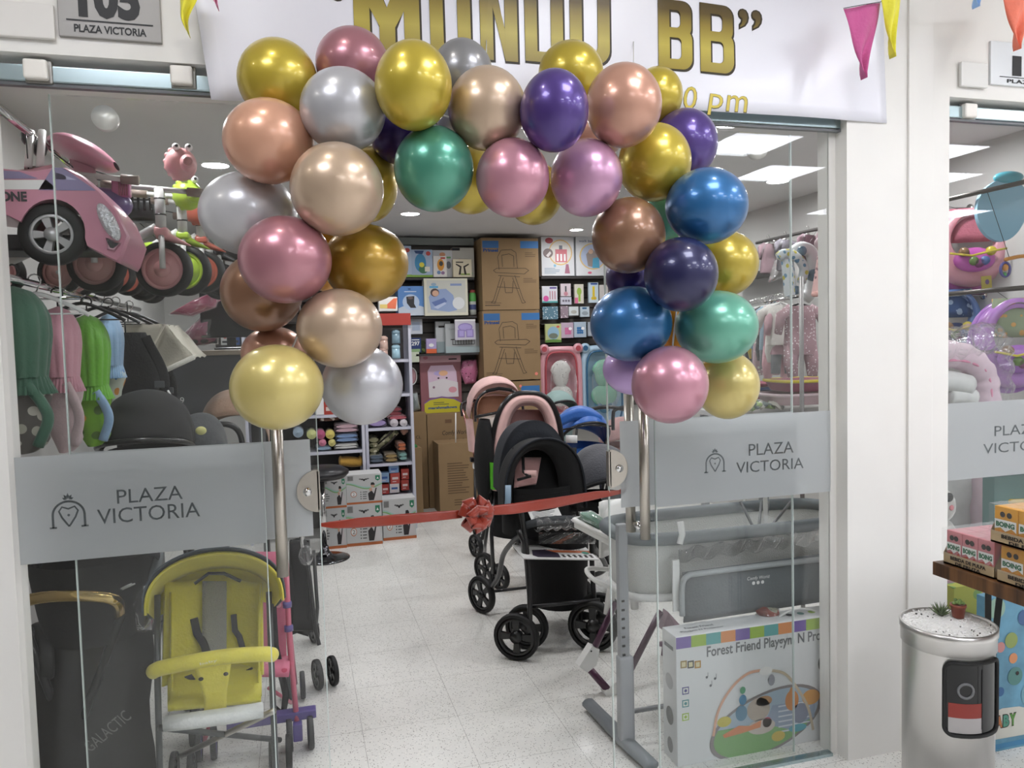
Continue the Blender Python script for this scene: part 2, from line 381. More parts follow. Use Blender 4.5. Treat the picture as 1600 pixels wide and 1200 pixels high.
# ============================================================ the place: mall hall in front, shop behind the glass
YG = 2.40                     # plane of the fixed panes
XL, XR, YB, ZC = -1.15, 3.75, 7.65, 2.6+DZ
wallm = paint('white wall paint', '#e4e2dd'); wallg = paint('shop wall paint', '#c9c8c4'); ceilm = paint('shop ceiling paint', '#d9d8d5'); mallc = paint('mall ceiling paint', '#cfcdc8')
struct('floor', MB().box((2, 1.3, -.05), (18, 13, .1), floor_mat()))
m = MB(); m.box(((XL+XR)/2, 5.06, ZC+.05), (XR-XL+.2, 5.3, .1), ceilm); struct('ceiling', m, label='flat grey-white ceiling of the shop')
struct('ceiling_mall', MB().box((2, -1.4, 3.15), (18, 7.6, .1), mallc), label='mall corridor ceiling in front of the shop')
struct('wall_left', MB().box((XL-.06, 5.03, ZC/2), (.12, 5.24, ZC), wallg))
struct('wall_right', MB().box((XR+.06, 5.03, ZC/2), (.12, 5.24, ZC), wallg))
struct('wall_back', MB().box(((XL+XR)/2, YB+.06, ZC/2), (XR-XL+.24, .12, ZC), wallg))
struct('wall_opposite', MB().box((2, -5.06, 1.55), (18, .12, 3.1), paint('corridor wall paint', '#cfcdc8')))
struct('wall_corridor_left', MB().box((-6.9, -1.3, 1.55), (.12, 7.5, 3.1), paint('corridor wall paint')))
struct('wall_corridor_right', MB().box((10.9, -1.3, 1.55), (.12, 7.5, 3.1), paint('corridor wall paint')))
# shopfront masonry
m = MB(); m.box((.54, 2.40, 2.745), (2.74, .12, .725), wallm); struct('wall_front_header', m, label='white wall band above the shop entrance')
m = MB(); m.box((4.2, 2.40, 2.775), (3.68, .12, .655), wallm); struct('wall_front_header_right', m, label='white wall band above the right hand shop window')
m = MB(); m.box((-3.9, 2.40, 1.55), (6.14, .12, 3.1), wallm); m.box((-.795, 2.40, 1.18), (.07, .10, 2.36), wallm); struct('wall_front_left', m, label='white wall and jamb left of the entrance')
m = MB(); m.box((2.135, 2.41, 1.55), (.45, .14, 3.1), wallm); m.box((2.225, 2.337, 1.55), (.11, .012, 3.1), wallm, bev=.004)
m.box((1.895, 2.43, 1.2), (.03, .06, 2.4), wallm); struct('pillar', m, label='white pillar between the entrance and the right hand window')
struct('wall_front_right', MB().box((7.9, 2.40, 1.55), (5.0, .12, 3.1), wallm), label='white wall right of the second window')
# rails
RAIL = mat('satin rail', '#aebfc2', rough=.22, metal=.85)
def rail(name, x0, x1, z, lab):
    z += DZ; m = MB(); m.box(((x0+x1)/2, 2.385, z), (x1-x0, .03, .045), RAIL, bev=.004); m.box(((x0+x1)/2, 2.42, z+.012), (x1-x0, .05, .03), RAIL)
    m.box(((x0+x1)/2, 2.38, z-.03), (x1-x0, .02, .008), plas('dark gasket', '#55585a')); return struct(name, m, label=lab)
rail('trim_1', -.76, 1.91, 2.305, 'satin steel sliding door rail over the entrance'); rail('trim_2', 2.36, 5.4, 2.37, 'satin steel rail over the right hand window')
def rail_clip(px, py, lab, Y=2.362):
    p = PY(px, py, Y); m = MB(); m.box((0, 0, 0), (.058, .035, .052), plas('cream clip', '#e6e2da'), bev=.008); m.box((.004, .012, -.002), (.066, .02, .062), mat('clip backing steel', '#8b8984', rough=.3, metal=.8), bev=.004)  # cream block on a slightly larger grey steel plate
    o = m.build('rail_clip', loc=p); tag(o, lab, 'clip', 'clips on the door rails'); return o
rail_clip(57, 110, 'square cream clip on the door rail, at the left end'); rail_clip(284, 119, 'square cream clip on the door rail, beside the banner edge')
rail_clip(1513, 174, 'small cream clip on the rail of the right hand window', 2.37)
# glass
GLASS = clear_mat('shop glass', (.965, .972, .97), 1.36); FILM = film_mat('frosted film'); GEDGE = mat('polished glass edge', '#c9d3cf', rough=.2, coat=.3)
CUT = clear_mat('clear cut in the film', (.42, .44, .45), 1.4)
def vplane(p): return frame(p, (1, 0, 0), (0, 0, 1))
def pane_mb(x0, x1, z0, z1, y, edges='lr'):
    z1 += DZ; m = MB(); m.box(((x0+x1)/2, y, (z0+z1)/2), (x1-x0, .010, z1-z0), GLASS)
    if 'l' in edges: m.box((x0, y, (z0+z1)/2), (.003, .0102, z1-z0), GEDGE)
    if 'r' in edges: m.box((x1, y, (z0+z1)/2), (.003, .0102, z1-z0), GEDGE)
    return m
def film(par, x0, x1, y, z0=.968+DZ, z1=1.268+DZ): return MB().box(((x0+x1)/2, y, (z0+z1)/2), (x1-x0, .001, z1-z0), FILM).build('frosted_band', par)
def emblem(m, c, s, mt):
    """fruit-shaped emblem: arch, heart drop and leaf crown; s = height"""
    F = vplane(c)
    def ring(pts, w):
        L = []; Rr = []
        for i, (x, y) in enumerate(pts):
            a = pts[max(i-1, 0)]; b = pts[min(i+1, len(pts)-1)]; dx, dy = b[0]-a[0], b[1]-a[1]; l = hypot(dx, dy) or 1
            L.append((x-dy/l*w/2, y+dx/l*w/2)); Rr.append((x+dy/l*w/2, y-dx/l*w/2))
        for i in range(len(pts)-1): m.poly([L[i], L[i+1], Rr[i+1], Rr[i]], mt, F)
    ring([(-.40*s, -.5*s)] + [(-.40*s, -.15*s)] + [(.40*s*cos(R(a)), -.15*s+.38*s*sin(R(a))) for a in range(170, 9, -10)] + [(.40*s, -.15*s), (.40*s, -.5*s)], .06*s)
    for sg in (-1, 1): m.rect(sg*.40*s-.09*s, -.52*s, sg*.40*s+.09*s, -.47*s, mt, F, .0009)
    ring([(0, -.48*s)] + [(-.17*s, -.22*s), (-.24*s, -.04*s), (-.16*s, .08*s), (0, .02*s), (.16*s, .08*s), (.24*s, -.04*s), (.17*s, -.22*s), (0, -.48*s)], .05*s)
    for a, l in ((0, .17), (34, .15), (-34, .15), (66, .13), (-66, .13)):
        d = Vector((sin(R(a)), cos(R(a)))); n = Vector((d.y, -d.x)); b = Vector((0, .27*s)) + d*.03*s
        m.poly([tuple(b), tuple(b+d*l*s*.5+n*.035*s), tuple(b+d*l*s), tuple(b+d*l*s*.5-n*.035*s)], mt, F)
    m.disc(0, -.16*s, .035*s, mt, F)
def lettering(par, y, items, emb=None):
    m = MB()
    for s, x0, x1, py0, py1 in items:
        a = PY(x0, (py0+py1)/2, y); b = PY(x1, (py0+py1)/2, y); h = (PY((x0+x1)/2, py0, y)-PY((x0+x1)/2, py1, y)).length
        c = PY((x0+x1)/2, (py0+py1)/2, y); m.text(s, h*.86, CUT, vplane(c), w=(b.x-a.x))
    if emb: emblem(m, PY(emb[0], emb[1], y), emb[2], CUT)
    return m.build('etched_lettering', par)
# fixed panes
def window(n, x0, x1, z1, edges, items, emb, lab):
    w = bpy.data.objects.new('window_%d' % n, None); COL.objects.link(w); w['kind'] = 'structure'; w['label'] = lab; w['category'] = 'window'
    pane_mb(x0, x1, .012, z1, YG, edges).build('glass_pane', w); film(w, x0, x1, YG-.0058); lettering(w, YG-.0068, items, emb)
    m = MB(); m.box(((x0+x1)/2, YG, .006), (x1-x0, .03, .012), RAIL); m.build('floor_channel', w); return w
xw1 = PY(410, 700, YG).x; xw2 = PY(1025, 800, YG).x
window(1, -.76, xw1, 2.285, 'r', [('PLAZA', 183, 286, 760, 785), ('VICTORIA', 153, 314, 788, 815)], (107, 796, .10), 'fixed glass pane with frosted band, left of the entrance')
window(2, xw2, 1.88, 2.285, 'l', [('PLAZA', 1170, 1240, 690, 711), ('VICTORIA', 1151, 1256, 717, 737)], (1117, 718, .088), 'fixed glass pane with frosted band, right of the entrance')
window(3, 2.36, 5.4, 2.345, '', [('PLAZA', 1554, 1628, 662, 680), ('VICTORIA', 1537, 1652, 688, 706)], None, 'glass pane of the right hand shop window')
# sliding doors, pushed open behind the fixed panes
YD = 2.437
def door(n, x0, x1, hx, lock_x, side, fx0, fx1, lab):
    d = bpy.data.objects.new('door_%d' % n, None); COL.objects.link(d); d['kind'] = 'structure'; d['label'] = lab; d['category'] = 'door'
    pane_mb(x0, x1, .015, 2.27, YD, 'lr').build('glass_pane', d); film(d, fx0, fx1, YD-.0062)
    h = MB(); 
    for yy in (YD-.055, YD+.055):
        off = 0 if yy < YD else -.004
        h.cyl((hx+off, yy, .865+DZ), (hx+off, yy, 1.40+DZ), .0175, STEEL, 20)
    for z in (.90+DZ, 1.365+DZ): h.cyl((hx, YD-.055, z), (hx, YD+.055, z), .0075, CHROME, 12); h.cyl((hx, YD-.014, z), (hx, YD+.014, z), .014, CHROME, 16)
    h.build('handle', d)
    lk = MB(); zc = 1.107+DZ; rr = .066
    pts = [(side*rr*cos(R(a))*1.0, rr*sin(R(a))) for a in range(-90, 91, 10)] + ([(0, rr)] if 0 else [])
    if side < 0: pts = pts[::-1]
    for yy in (YD-.012, YD+.006): lk.prism(pts, .006, STEEL, frame((lock_x, yy+.006, zc), (1, 0, 0), (0, 0, 1)))
    lk.box((lock_x, YD, zc), (.008, .024, .12), STEEL)
    lk.cyl((lock_x+side*.034, YD-.018, zc), (lock_x+side*.034, YD+.016, zc), .013, CHROME, 18); lk.build('lock_plate', d)
    k = MB(); 
    for kx in (x0+.14, x1-.14): k.cyl((kx, YD-.02, 2.21+DZ), (kx, YD+.01, 2.21+DZ), .034, mat('satin knob', '#dedcd6', rough=.35, metal=.35), 28)
    k.build('hanger_knob', d); return d
lx0 = PY(76, 135, YD).x; lx1 = PY(508, 1000, YD).x; rx0 = PY(952, 800, YD).x; rx1 = PY(1238, 800, YD).x
door(1, lx0, lx1, PY(437, 780, YD-.055).x, lx1-.001, -1, lx0+.005, lx1-.022, 'left sliding glass door with long steel handle')
door(2, rx0, rx1, PY(1007, 750, YD-.055).x, rx0+.001, 1, rx0+.042, rx1-.005, 'right sliding glass door with long steel handle')

# ------------------------------------------------------------ lamps
PANEL = mat('lit panel diffuser', '#f4f6ff', emit=MALL_PANEL); SPOTM = mat('lit spot diffuser', '#fffaf0', emit=MALL_SPOT); SPOTS = mat('lit shop spot', '#f8f8fb', emit=SHOP_SPOT)
def panel(x, y, lab):
    t = thing('ceiling_panel_light', lab, 'ceiling light', (x, y, 3.1), group='square panel lights in the mall ceiling')
    m = MB(); [m.box((i*.3, 0, -.006), (.02, .62, .012), WHITE) for i in (-1, 1)]; [m.box((0, i*.3, -.006), (.62, .02, .012), WHITE) for i in (-1, 1)]; m.build('frame', t)
    MB().box((0, 0, -.004), (.585, .585, .006), PANEL).build('diffuser', t)
for i in range(-3, 4):
    for j, (yy, dx) in enumerate(((-1.5, 0), (-.6, -.9), (-3.3, .3), (.9, .3))):
        x = 4.4+dx+1.8*i
        if -6 < x < 10 and not (-2.6 < x < .3 and yy < .5): panel(x, yy, 'square white panel light in the mall corridor ceiling')
def spot(x, y, z, r, mt, lab, grp, name='downlight'):
    t = thing(name, lab, 'ceiling light', (x, y, z), group=grp)
    MB().lathe([(r+.018, 0), (r+.018, -.004), (r+.004, -.010), (r, -.006), (r, 0)], WHITE, n=28).build('trim_ring', t)
    MB().lathe([(.0001, -.005), (r, -.005)], mt, n=28).build('diffuser', t)
for x in (-1.6, -.2, 1.3, 2.9): spot(x, 1.55, 3.1, .07, SPOTM, 'small round spotlight in the mall ceiling just before the shopfront', 'spotlights before the shopfront')
for x, y, r in ((.92, 6.19, .07), (3.1, 5.85, .07), (3.2, 4.6, .07), (2.1, 3.4, .07), (2.6, 6.9, .06), (-.5, 6.1, .07), (-.4, 4.7, .07), (.9, 4.6, .07), (.7, 3.3, .07), (2.1, 4.6, .07), (-.6, 3.2, .07), (3.2, 3.3, .07), (2.0, 6.1, .07)):
    spot(x, y, ZC, r, SPOTS, 'round recessed downlight in the shop ceiling', 'downlights in the shop ceiling')

# ------------------------------------------------------------ banner
def ban_y(x, z):
    y = 2.325 - .006*sin(x*5.2+z*3) - .004*sin(x*11+1)
    t = max(0, -.10-x)/.17
    if t > 0: y -= .05*t*t*sin(min(1, t)*1.5)*(1.2-min(1, (z-2.2)*2)*.4)
    return y
def ban_p(u, v):
    zt = 2.86+DZ; xl = lerp(-.20, -.268, v); xr = lerp(2.075, 2.045, v); zb = 2.245 + DZ + .04*sin(u*pi)*.5 + .055*u
    x = lerp(xl, xr, u); z = lerp(zb, zt, v)
    return (x, ban_y(x, z), z)
BAN = mat('white vinyl banner', '#e6e6ee', rough=.32, coat=.15, bump=.04, bscale=9)
bt = thing('banner', 'white vinyl banner with large gold lettering hung above the entrance', 'banner', (0, 0, 0))
MB().slab(ban_p, 60, 14, .002, BAN).build('sheet', bt)
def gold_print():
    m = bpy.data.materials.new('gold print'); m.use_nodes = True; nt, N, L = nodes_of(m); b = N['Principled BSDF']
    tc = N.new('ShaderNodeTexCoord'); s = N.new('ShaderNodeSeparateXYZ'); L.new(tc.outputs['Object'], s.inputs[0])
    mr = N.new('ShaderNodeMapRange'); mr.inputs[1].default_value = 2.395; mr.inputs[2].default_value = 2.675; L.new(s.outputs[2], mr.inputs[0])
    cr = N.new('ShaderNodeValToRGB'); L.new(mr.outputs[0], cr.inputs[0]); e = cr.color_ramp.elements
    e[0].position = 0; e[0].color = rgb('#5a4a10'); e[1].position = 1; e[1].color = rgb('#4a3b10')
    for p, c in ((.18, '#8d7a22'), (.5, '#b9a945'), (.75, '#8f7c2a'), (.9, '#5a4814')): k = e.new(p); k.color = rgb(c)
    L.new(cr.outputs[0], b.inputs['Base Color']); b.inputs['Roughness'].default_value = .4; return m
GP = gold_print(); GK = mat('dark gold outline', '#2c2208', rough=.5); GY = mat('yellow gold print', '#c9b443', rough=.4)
pm = MB()
def ban_text(s, x0, x1, y0, y1, mt, dz, bold, sh=0, ol=None):
    n0 = len(pm.v); Y = 2.325; c = PY((x0+x1)/2, (y0+y1)/2, Y); w = PY(x1, (y0+y1)/2, Y).x-PY(x0, (y0+y1)/2, Y).x; h = (PY((x0+x1)/2, y0, Y)-PY((x0+x1)/2, y1, Y)).length
    if ol: w += ol*2; h += ol*2; c = c+Vector((ol*.4, 0, -ol*.4))
    pm.text(s, h, mt, vplane(c), w=w, bold=bold, shear=sh)
    for i in range(n0, len(pm.v)): v = pm.v[i]; pm.v[i] = Vector((v.x, ban_y(v.x, v.z)-dz, v.z))
def glyph(ch, w, h, t, th, e=0.0):
    """condensed poster capitals as lists of quads; origin at centre; e grows the strokes"""
    X = w/2+e; H = h/2+e; t = t+2*e; th = th+2*e; Q = []
    def ring(out, inn, close=True):
        n = len(out)
        for i in range(n if close else n-1): j = (i+1) % n; Q.append([out[i], out[j], inn[j], inn[i]])
    def rr(x0, y0, x1, y1, r, corners='abcd', n=6):
        r = min(r, (x1-x0)*.499, (y1-y0)*.499); P = []
        for k, (cx, cy, a) in zip('abcd', ((x1-r, y0+r, -90), (x1-r, y1-r, 0), (x0+r, y1-r, 90), (x0+r, y0+r, 180))):
            sx = x1 if k in 'ab' else x0; sy = y0 if k in 'ad' else y1
            for i in range(n+1): P.append((cx+r*cos(R(a+90*i/n)), cy+r*sin(R(a+90*i/n))) if k in corners else (sx, sy))
        return P
    if ch == 'O': ring(rr(-X, -H, X, H, w*.36), rr(-X+t, -H+th, X-t, H-th, w*.2))
    if ch == 'D': ring(rr(-X, -H, X, H, w*.36, 'ab'), rr(-X+t, -H+th, X-t, H-th, w*.2, 'ab'))
    if ch == 'U': ring(rr(-X, -H, X, H*2, w*.36, 'ad'), rr(-X+t, -H+th, X-t, H*2-.001, w*.2, 'ad')); Q[:] = [[(x, min(y, H)) for x, y in q] for q in Q]
    if ch == 'B':
        m_ = h*.03
        ring(rr(-X, m_-th/2, X*.96, H, w*.3, 'ab'), rr(-X+t, m_+th/2, X*.96-t, H-th, w*.12, 'ab')); ring(rr(-X, -H, X, m_+th/2, w*.3, 'ab'), rr(-X+t, -H+th, X-t, m_-th/2, w*.12, 'ab'))
    if ch == 'N':
        Q += [[(-X, -H), (-X+t, -H), (-X+t, H), (-X, H)], [(X-t, -H), (X, -H), (X, H), (X-t, H)], [(-X+t, H), (-X+t, H-h*.38), (X-t, -H), (X-t, -H+h*.38)]]
    if ch == 'M':
        c = t*.5
        Q += [[(-X, -H), (-X+t, -H), (-X+t, H), (-X, H)], [(X-t, -H), (X, -H), (X, H), (X-t, H)], [(-c, -H*.999), (c, -H*.999), (c, h*.1), (-c, h*.1)]]
        for sg in (-1, 1): Q += [[(sg*c, h*.1), (sg*c, -h*.12), (sg*(X-t), H-h*.42), (sg*(X-t), H)]] + [[(0, h*.1), (sg*c, h*.1), (sg*(X-t), H), (sg*(X-t)*.5, h*.34)]]
    return Q
def ban_glyph(ch, x0, x1, y0, y1, mt, dz, e=0.0, sh=(0, 0)):
    Y = 2.325; c = PY((x0+x1)/2, (y0+y1)/2, Y); w = PY(x1, (y0+y1)/2, Y).x-PY(x0, (y0+y1)/2, Y).x; h = (PY((x0+x1)/2, y0, Y)-PY((x0+x1)/2, y1, Y)).length
    t = .040 if ch != 'M' else .046; th = .032
    for k, q in enumerate(glyph(ch, w, h, t, th, e)):
        vs = [Vector((c.x+x+sh[0], 0, c.z+y+sh[1])) for x, y in q]
        if ((vs[1]-vs[0]).cross(vs[2]-vs[1])).y > 0: vs = vs[::-1]
        pm.add([(v.x, ban_y(v.x, v.z)-dz-k*.00001, v.z) for v in vs], [tuple(range(len(vs)))], mt)
for i, (ch, a, b, t, u) in enumerate((('M', 553, 656, -42, 94), ('U', 672, 735, -42, 95), ('N', 750, 808, -38, 95), ('D', 820, 880, -32, 97), ('O', 891, 952, -30, 100), ('B', 1026, 1079, 3, 110), ('B', 1092, 1146, 8, 115))):
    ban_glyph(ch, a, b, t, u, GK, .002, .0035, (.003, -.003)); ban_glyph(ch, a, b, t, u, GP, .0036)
ban_text('\u201c', 488, 537, -32, 3, GK, .002, .03)
for a, t in ((1153, 13), (1174, 15)): ban_text(',', a, a+18, t, t+34, GK, .002, .03); ban_text(',', a+2, a+15, t+2, t+30, GP, .0032, 0)
for ch, a, b, t, u in (('0', 1066, 1086, 137, 172), ('p', 1103, 1128, 148, 181), ('m', 1133, 1167, 150, 175)):
    ban_text(ch, a, b, t, u, GK, .002, .01, .15, .0018); ban_text(ch, a, b, t, u, GY, .0032, 0, .15)
pm.build('printed_lettering', bt)

# ------------------------------------------------------------ unit plates and plaques
def plate(px0, px1, pyb, hgt, digits, lab, Y, dpx, tpx, col):
    a = PY(px0, pyb, Y); b = PY(px1, pyb, Y); w = b.x-a.x; z0 = (a.z+b.z)/2
    t = thing('unit_number_plate', lab, 'sign', ((a.x+b.x)/2, Y, z0))
    MB().box((0, .006, hgt/2), (w, .012, hgt), mat('brushed plate '+col, col, rough=.4, metal=.15, bump=.02), bev=.003).build('plate', t)
    m = MB(); F = frame((0, -.0005, 0), (1, 0, 0), (0, 0, 1))
    k = hgt/.235; m.text(digits, .115*k, BLK, F @ tr(0, .110*k, 0), w=w*.60, bold=.05); m.rect(-w*.42, .043*k, w*.42, .047*k, BLK, F); m.text('PLAZA VICTORIA', .021*k, BLK, F @ tr(0, .024*k, 0), w=w*.70, bold=.03)
    m.build('lettering', t)
plate(92, 253, 62, .235, '105', 'brushed metal plate with unit number 105, left of the banner', 2.33, 0, 0, '#918e8a')
plate(1548, 1708, 138, .16, '106', 'pale metal unit number plate above the right hand window', 2.33, 0, 0, '#d5d8da')
def plaque(x0, x1, y0, y1, mt, lab):
    a = PY(x0, y1, 2.33); b = PY(x1, y0, 2.33); m = MB(); m.box(((b.x-a.x)/2, 0, (b.z-a.z)/2), (b.x-a.x, .014, b.z-a.z), mt, bev=.004); tag(m.build('blank_plaque', loc=a), lab, 'plaque')
plaque(-8, 84, 8, 56, paint('plaque white', '#dcd9d4'), 'blank white plaque left of the number 105 plate')
plaque(1500, 1542, 100, 135, plas('plaque grey white', '#dadad6'), 'small blank white plaque beside the right hand unit plate')

# ------------------------------------------------------------ bunting
def pennant(pts, Y, col, lab, nm):
    """triangular fabric flag: three or four corner pixels"""
    c0, c1, tip = [PY(x, y, Y) for x, y in pts]; o = (c0+c1)/2
    def fn(u, v):
        p = c0.lerp(c1, u).lerp(tip, v*.985) - o; p.y += .012*sin(u*7+v*5)*(.3+v); p.x += .008*sin(v*6); return p
    tag(MB().slab(fn, 10, 14, .0012, fab(nm, col, rough=.7)).build('bunting_flag', loc=o), lab, 'bunting flag', 'bunting flags over the shopfront')
pennant([(1318, 14), (1376, 4), (1351, 125)], 2.16, '#c2568f', 'magenta bunting flag hanging over the right corner of the banner', 'magenta bunting')
pennant([(1372, -20), (1408, -22), (1396, 92)], 2.14, '#e4dc3c', 'yellow bunting flag beside the magenta flag, in front of the pillar', 'yellow bunting')
pennant([(1560, -30), (1625, -34), (1590, 80)], 2.12, '#e5765c', 'orange bunting flag over the right hand unit plate', 'orange bunting')
pennant([(1512, -40), (1550, -40), (1526, 13)], 2.12, '#8fb6e6', 'pale blue tip of a bunting flag between the yellow and orange flags', 'blue bunting')
pennant([(264, -40), (308, -40), (298, 58)], 2.2, '#d8d63e', 'yellow bunting flag between the number 105 plate and the banner', 'yellow bunting')
pennant([(322, -50), (356, -50), (343, 15)], 2.1, '#e58fb4', 'pink tip of a bunting flag in front of the banner left end', 'pink bunting')
m = MB(); m.tube([PY(x, y, 2.15) for x, y in ((1318, 13), (1345, 8), (1376, 3), (1410, -20), (1520, -40), (1630, -34))], .0012, BLK, 6); tag(m.build('bunting_string'), 'thin dark string carrying the bunting flags at the top right', 'string')

# ------------------------------------------------------------ balloon garland
LX = dict(gold='#bda83c', rose='#ad7680', silver='#b9b9bd', grey='#8d8d8f', champ='#bfa78f', purple='#4f3a80', rosegold='#c0917c', peach='#d29f84', pearl='#c9c9cc', amber='#ad8930', bronze='#8f6a52', mint='#66aa92', blue='#2b679c',
          navy='#23234c', dpurple='#30205e', green='#4c917a', lav='#b99bd0', pink='#c08898', pinklav='#bb8dab', palegold='#c9b872', lime='#b8a23e', orange='#c78a22')
for k, c in LX.items(): latex('balloon latex '+k, c, metal=.3 if k in ('lav', 'mint', 'navy', 'peach', 'pearl', 'palegold') else .42, rough=.30 if k != 'lav' else .4)
YF, YK = 1.94, 2.15
B = [  # px, py, rx, ry, colour, depth, label
(434, 125, 61, 62, 'gold', YK, 'gold balloon at the top left corner of the garland'),
(551, 101, 57, 56, 'rose', YK, 'dusky rose balloon at the top, between two gold balloons'),
(646, 134, 60, 68, 'gold', YF, 'large gold balloon in front of the letter U of the banner'),
(536, 172, 66, 64, 'silver', YF, 'bright silver balloon below the dusky rose one at the top left'),
(722, 117, 48, 54, 'grey', YK+.04, 'dark silver balloon peeping out behind the gold and champagne ones'),
(712, 172, 40, 45, 'silver', YK+.05, 'silver balloon mostly hidden above the green one'),
(761, 170, 61, 64, 'champ', YF, 'champagne balloon in the top row, left of the purple one'),
(866, 173, 53, 63, 'purple', YF, 'dark violet balloon in the top row, under the letter O'),
(892, 116, 51, 50, 'gold', YK, 'gold balloon behind the violet one, over the letter O'),
(974, 165, 59, 64, 'rosegold', YF, 'rose gold balloon in the top row, right of the violet one'),
(1026, 150, 40, 44, 'gold', YK+.03, 'gold balloon behind the rose gold one, beside the letters pm'),
(1070, 225, 50, 54, 'purple', YK, 'purple balloon at the top right shoulder of the garland'),
(1023, 254, 56, 60, 'gold', YF, 'gold balloon in front of the purple one at the right shoulder'),
(420, 221, 69, 65, 'peach', YF+.05, 'peach balloon at the upper left edge of the garland'),
(388, 334, 74, 65, 'pearl', YK+.02, 'pearly silver balloon sticking out at the far left'),
(527, 296, 72, 72, 'champ', YF-.03, 'largest champagne balloon, on the left leg below the silver one'),
(578, 288, 43, 58, 'lime', YK+.03, 'gold balloon mostly hidden behind the largest champagne one'),
(446, 406, 71, 68, 'rose', YF, 'shiny rose balloon on the left leg, beside the amber one'),
(572, 412, 66, 61, 'amber', YK-.04, 'amber gold balloon on the left leg, right of the rose one'),
(512, 400, 48, 56, 'orange', YK+.08, 'orange gold balloon hidden between the rose and amber ones'),
(409, 457, 62, 61, 'bronze', YK, 'copper balloon behind the shiny rose one on the left leg'),
(531, 513, 66, 62, 'champ', YF+.02, 'champagne balloon on the left leg, above the silver one'),
(428, 552, 50, 42, 'rosegold', YK+.05, 'rose gold balloon mostly hidden above the pale gold one'),
(433, 605, 71, 67, 'palegold', YF-.02, 'pale gold balloon at the bottom of the left leg'),
(566, 602, 63, 62, 'silver', YK-.05, 'silver balloon at the bottom of the left leg, beside the pale gold one'),
(632, 210, 55, 48, 'dpurple', YK+.02, 'deep purple balloon hidden behind the upper gold and green ones'),
(678, 264, 62, 66, 'green', YF, 'emerald green balloon on the underside of the arch'),
(735, 282, 50, 52, 'gold', YK, 'gold balloon between the green and the rose pink one'),
(801, 278, 57, 61, 'pink', YF, 'rose pink balloon in the middle of the arch'),
(834, 302, 45, 49, 'lime', YK, 'gold balloon behind the rose pink one'),
(916, 278, 56, 60, 'pinklav', YF, 'pale mauve pink balloon on the underside of the arch'),
(925, 210, 48, 46, 'rosegold', YK+.04, 'pink gold balloon hidden between violet and rose gold ones'),
(982, 368, 57, 59, 'bronze', YF, 'bronze balloon on the right leg of the garland'),
(1046, 336, 42, 46, 'mint', YK+.04, 'mint balloon mostly hidden behind the bright blue one'),
(1104, 322, 64, 59, 'blue', YF+.02, 'bright blue balloon at the right edge of the garland'),
(1133, 412, 51, 51, 'lime', YK, 'gold balloon behind the navy one at the right edge'),
(1064, 429, 57, 58, 'navy', YF-.02, 'navy blue balloon in the middle of the right leg'),
(985, 432, 38, 42, 'dpurple', YK+.03, 'dark purple balloon squeezed between bronze and blue'),
(986, 506, 64, 59, 'blue', YF+.02, 'metallic blue balloon on the left side of the right leg'),
(1120, 511, 64, 57, 'mint', YF+.03, 'mint green balloon on the right leg below the navy one'),
(1058, 520, 34, 48, 'orange', YK+.06, 'orange balloon hidden between the blue and the mint one'),
(990, 577, 48, 40, 'lav', YK, 'matt lavender balloon behind the pink one at the bottom right'),
(1047, 601, 59, 61, 'pink', YF, 'shiny pink balloon at the bottom of the right leg'),
(1136, 602, 49, 53, 'palegold', YK-.05, 'yellow gold balloon at the bottom of the right leg')]
# balloons press against each other: slide each one along its own line of sight until they no longer sink into one another
BY = [b[5] for b in B]
for it in range(60):
    G3 = [(PY(b[0], b[1], y), (b[2]+b[3])/2/FPX*(PY(b[0], b[1], y)-EYE).dot(_F)) for b, y in zip(B, BY)]
    for i in range(len(B)):
        for j in range(i+1, len(B)):
            d = (G3[i][0]-G3[j][0]).length; ov = (G3[i][1]+G3[j][1])*.97-d
            if ov > 0:
                k = .35*ov*(1 if BY[i] > BY[j] else -1); BY[i] += k; BY[j] -= k
    BY = [min(max(y, 1.62), 2.19 if b[1] < 190 else 2.25) for b, y in zip(B, BY)]
for (px, py, rx, ry, c, _y, lab), Y in zip(B, BY):
    p = PY(px, py, Y); dep = (p-EYE).dot(_F); a = rx/FPX*dep; b = ry/FPX*dep; r = (a+b)/2
    away = Vector((p.x-.95, 0, p.z-1.75)); lean = atan2(-(away.x), away.z)*.0
    m = MB(); mt = MATS['balloon latex '+c]
    # tail points backward into the garland
    q = Vector((random.uniform(-.3, .3), 1, random.uniform(-.3, .3))).normalized().to_track_quat('Z', 'Y').to_matrix().to_4x4()
    prof = []
    for i in range(25):
        t = pi*i/24; zz = -cos(t); rr = sin(t)
        if zz > 0: zz *= 1.10; rr *= (1-.10*(zz/1.1)**2)
        prof.append((rr*r, zz*r))
    m.lathe(prof, mt, q, n=40)
    m.lathe([(.004, r*1.08), (.008, r*1.10), (.006, r*1.13), (.012, r*1.17), (.0005, r*1.175)], mt, q, n=12)
    for i, v in enumerate(m.v): m.v[i] = Vector((v.x*a/r, v.y, v.z*b/r))
    tag(m.build('balloon', loc=p), lab, 'balloon', 'metallic balloons of the garland')

cord = bez([PY(x, y, Y) for x, y, Y in ((430, 600, 2.1), (470, 500, 2.12), (450, 400, 2.12), (500, 290, 2.12), (500, 170, 2.12), (600, 150, 2.12), (690, 180, 2.12), (800, 200, 2.12), (900, 200, 2.12), (985, 210, 2.12), (1050, 260, 2.12), (1060, 340, 2.12), (1060, 450, 2.12), (1050, 560, 2.12), (1060, 600, 2.1))], 90)
m = MB(); m.tube(cord, .0025, mat('garland tape', '#d9d9d6'), 6)
for x in (560, 760, 990): m.tube([PY(x, 175, 2.12), PY(x, 60, 2.33)], .0015, MATS['garland tape'], 5)
tag(m.build('garland_tape'), 'thin white tape running through the balloon garland and tied to the wall above', 'tape')
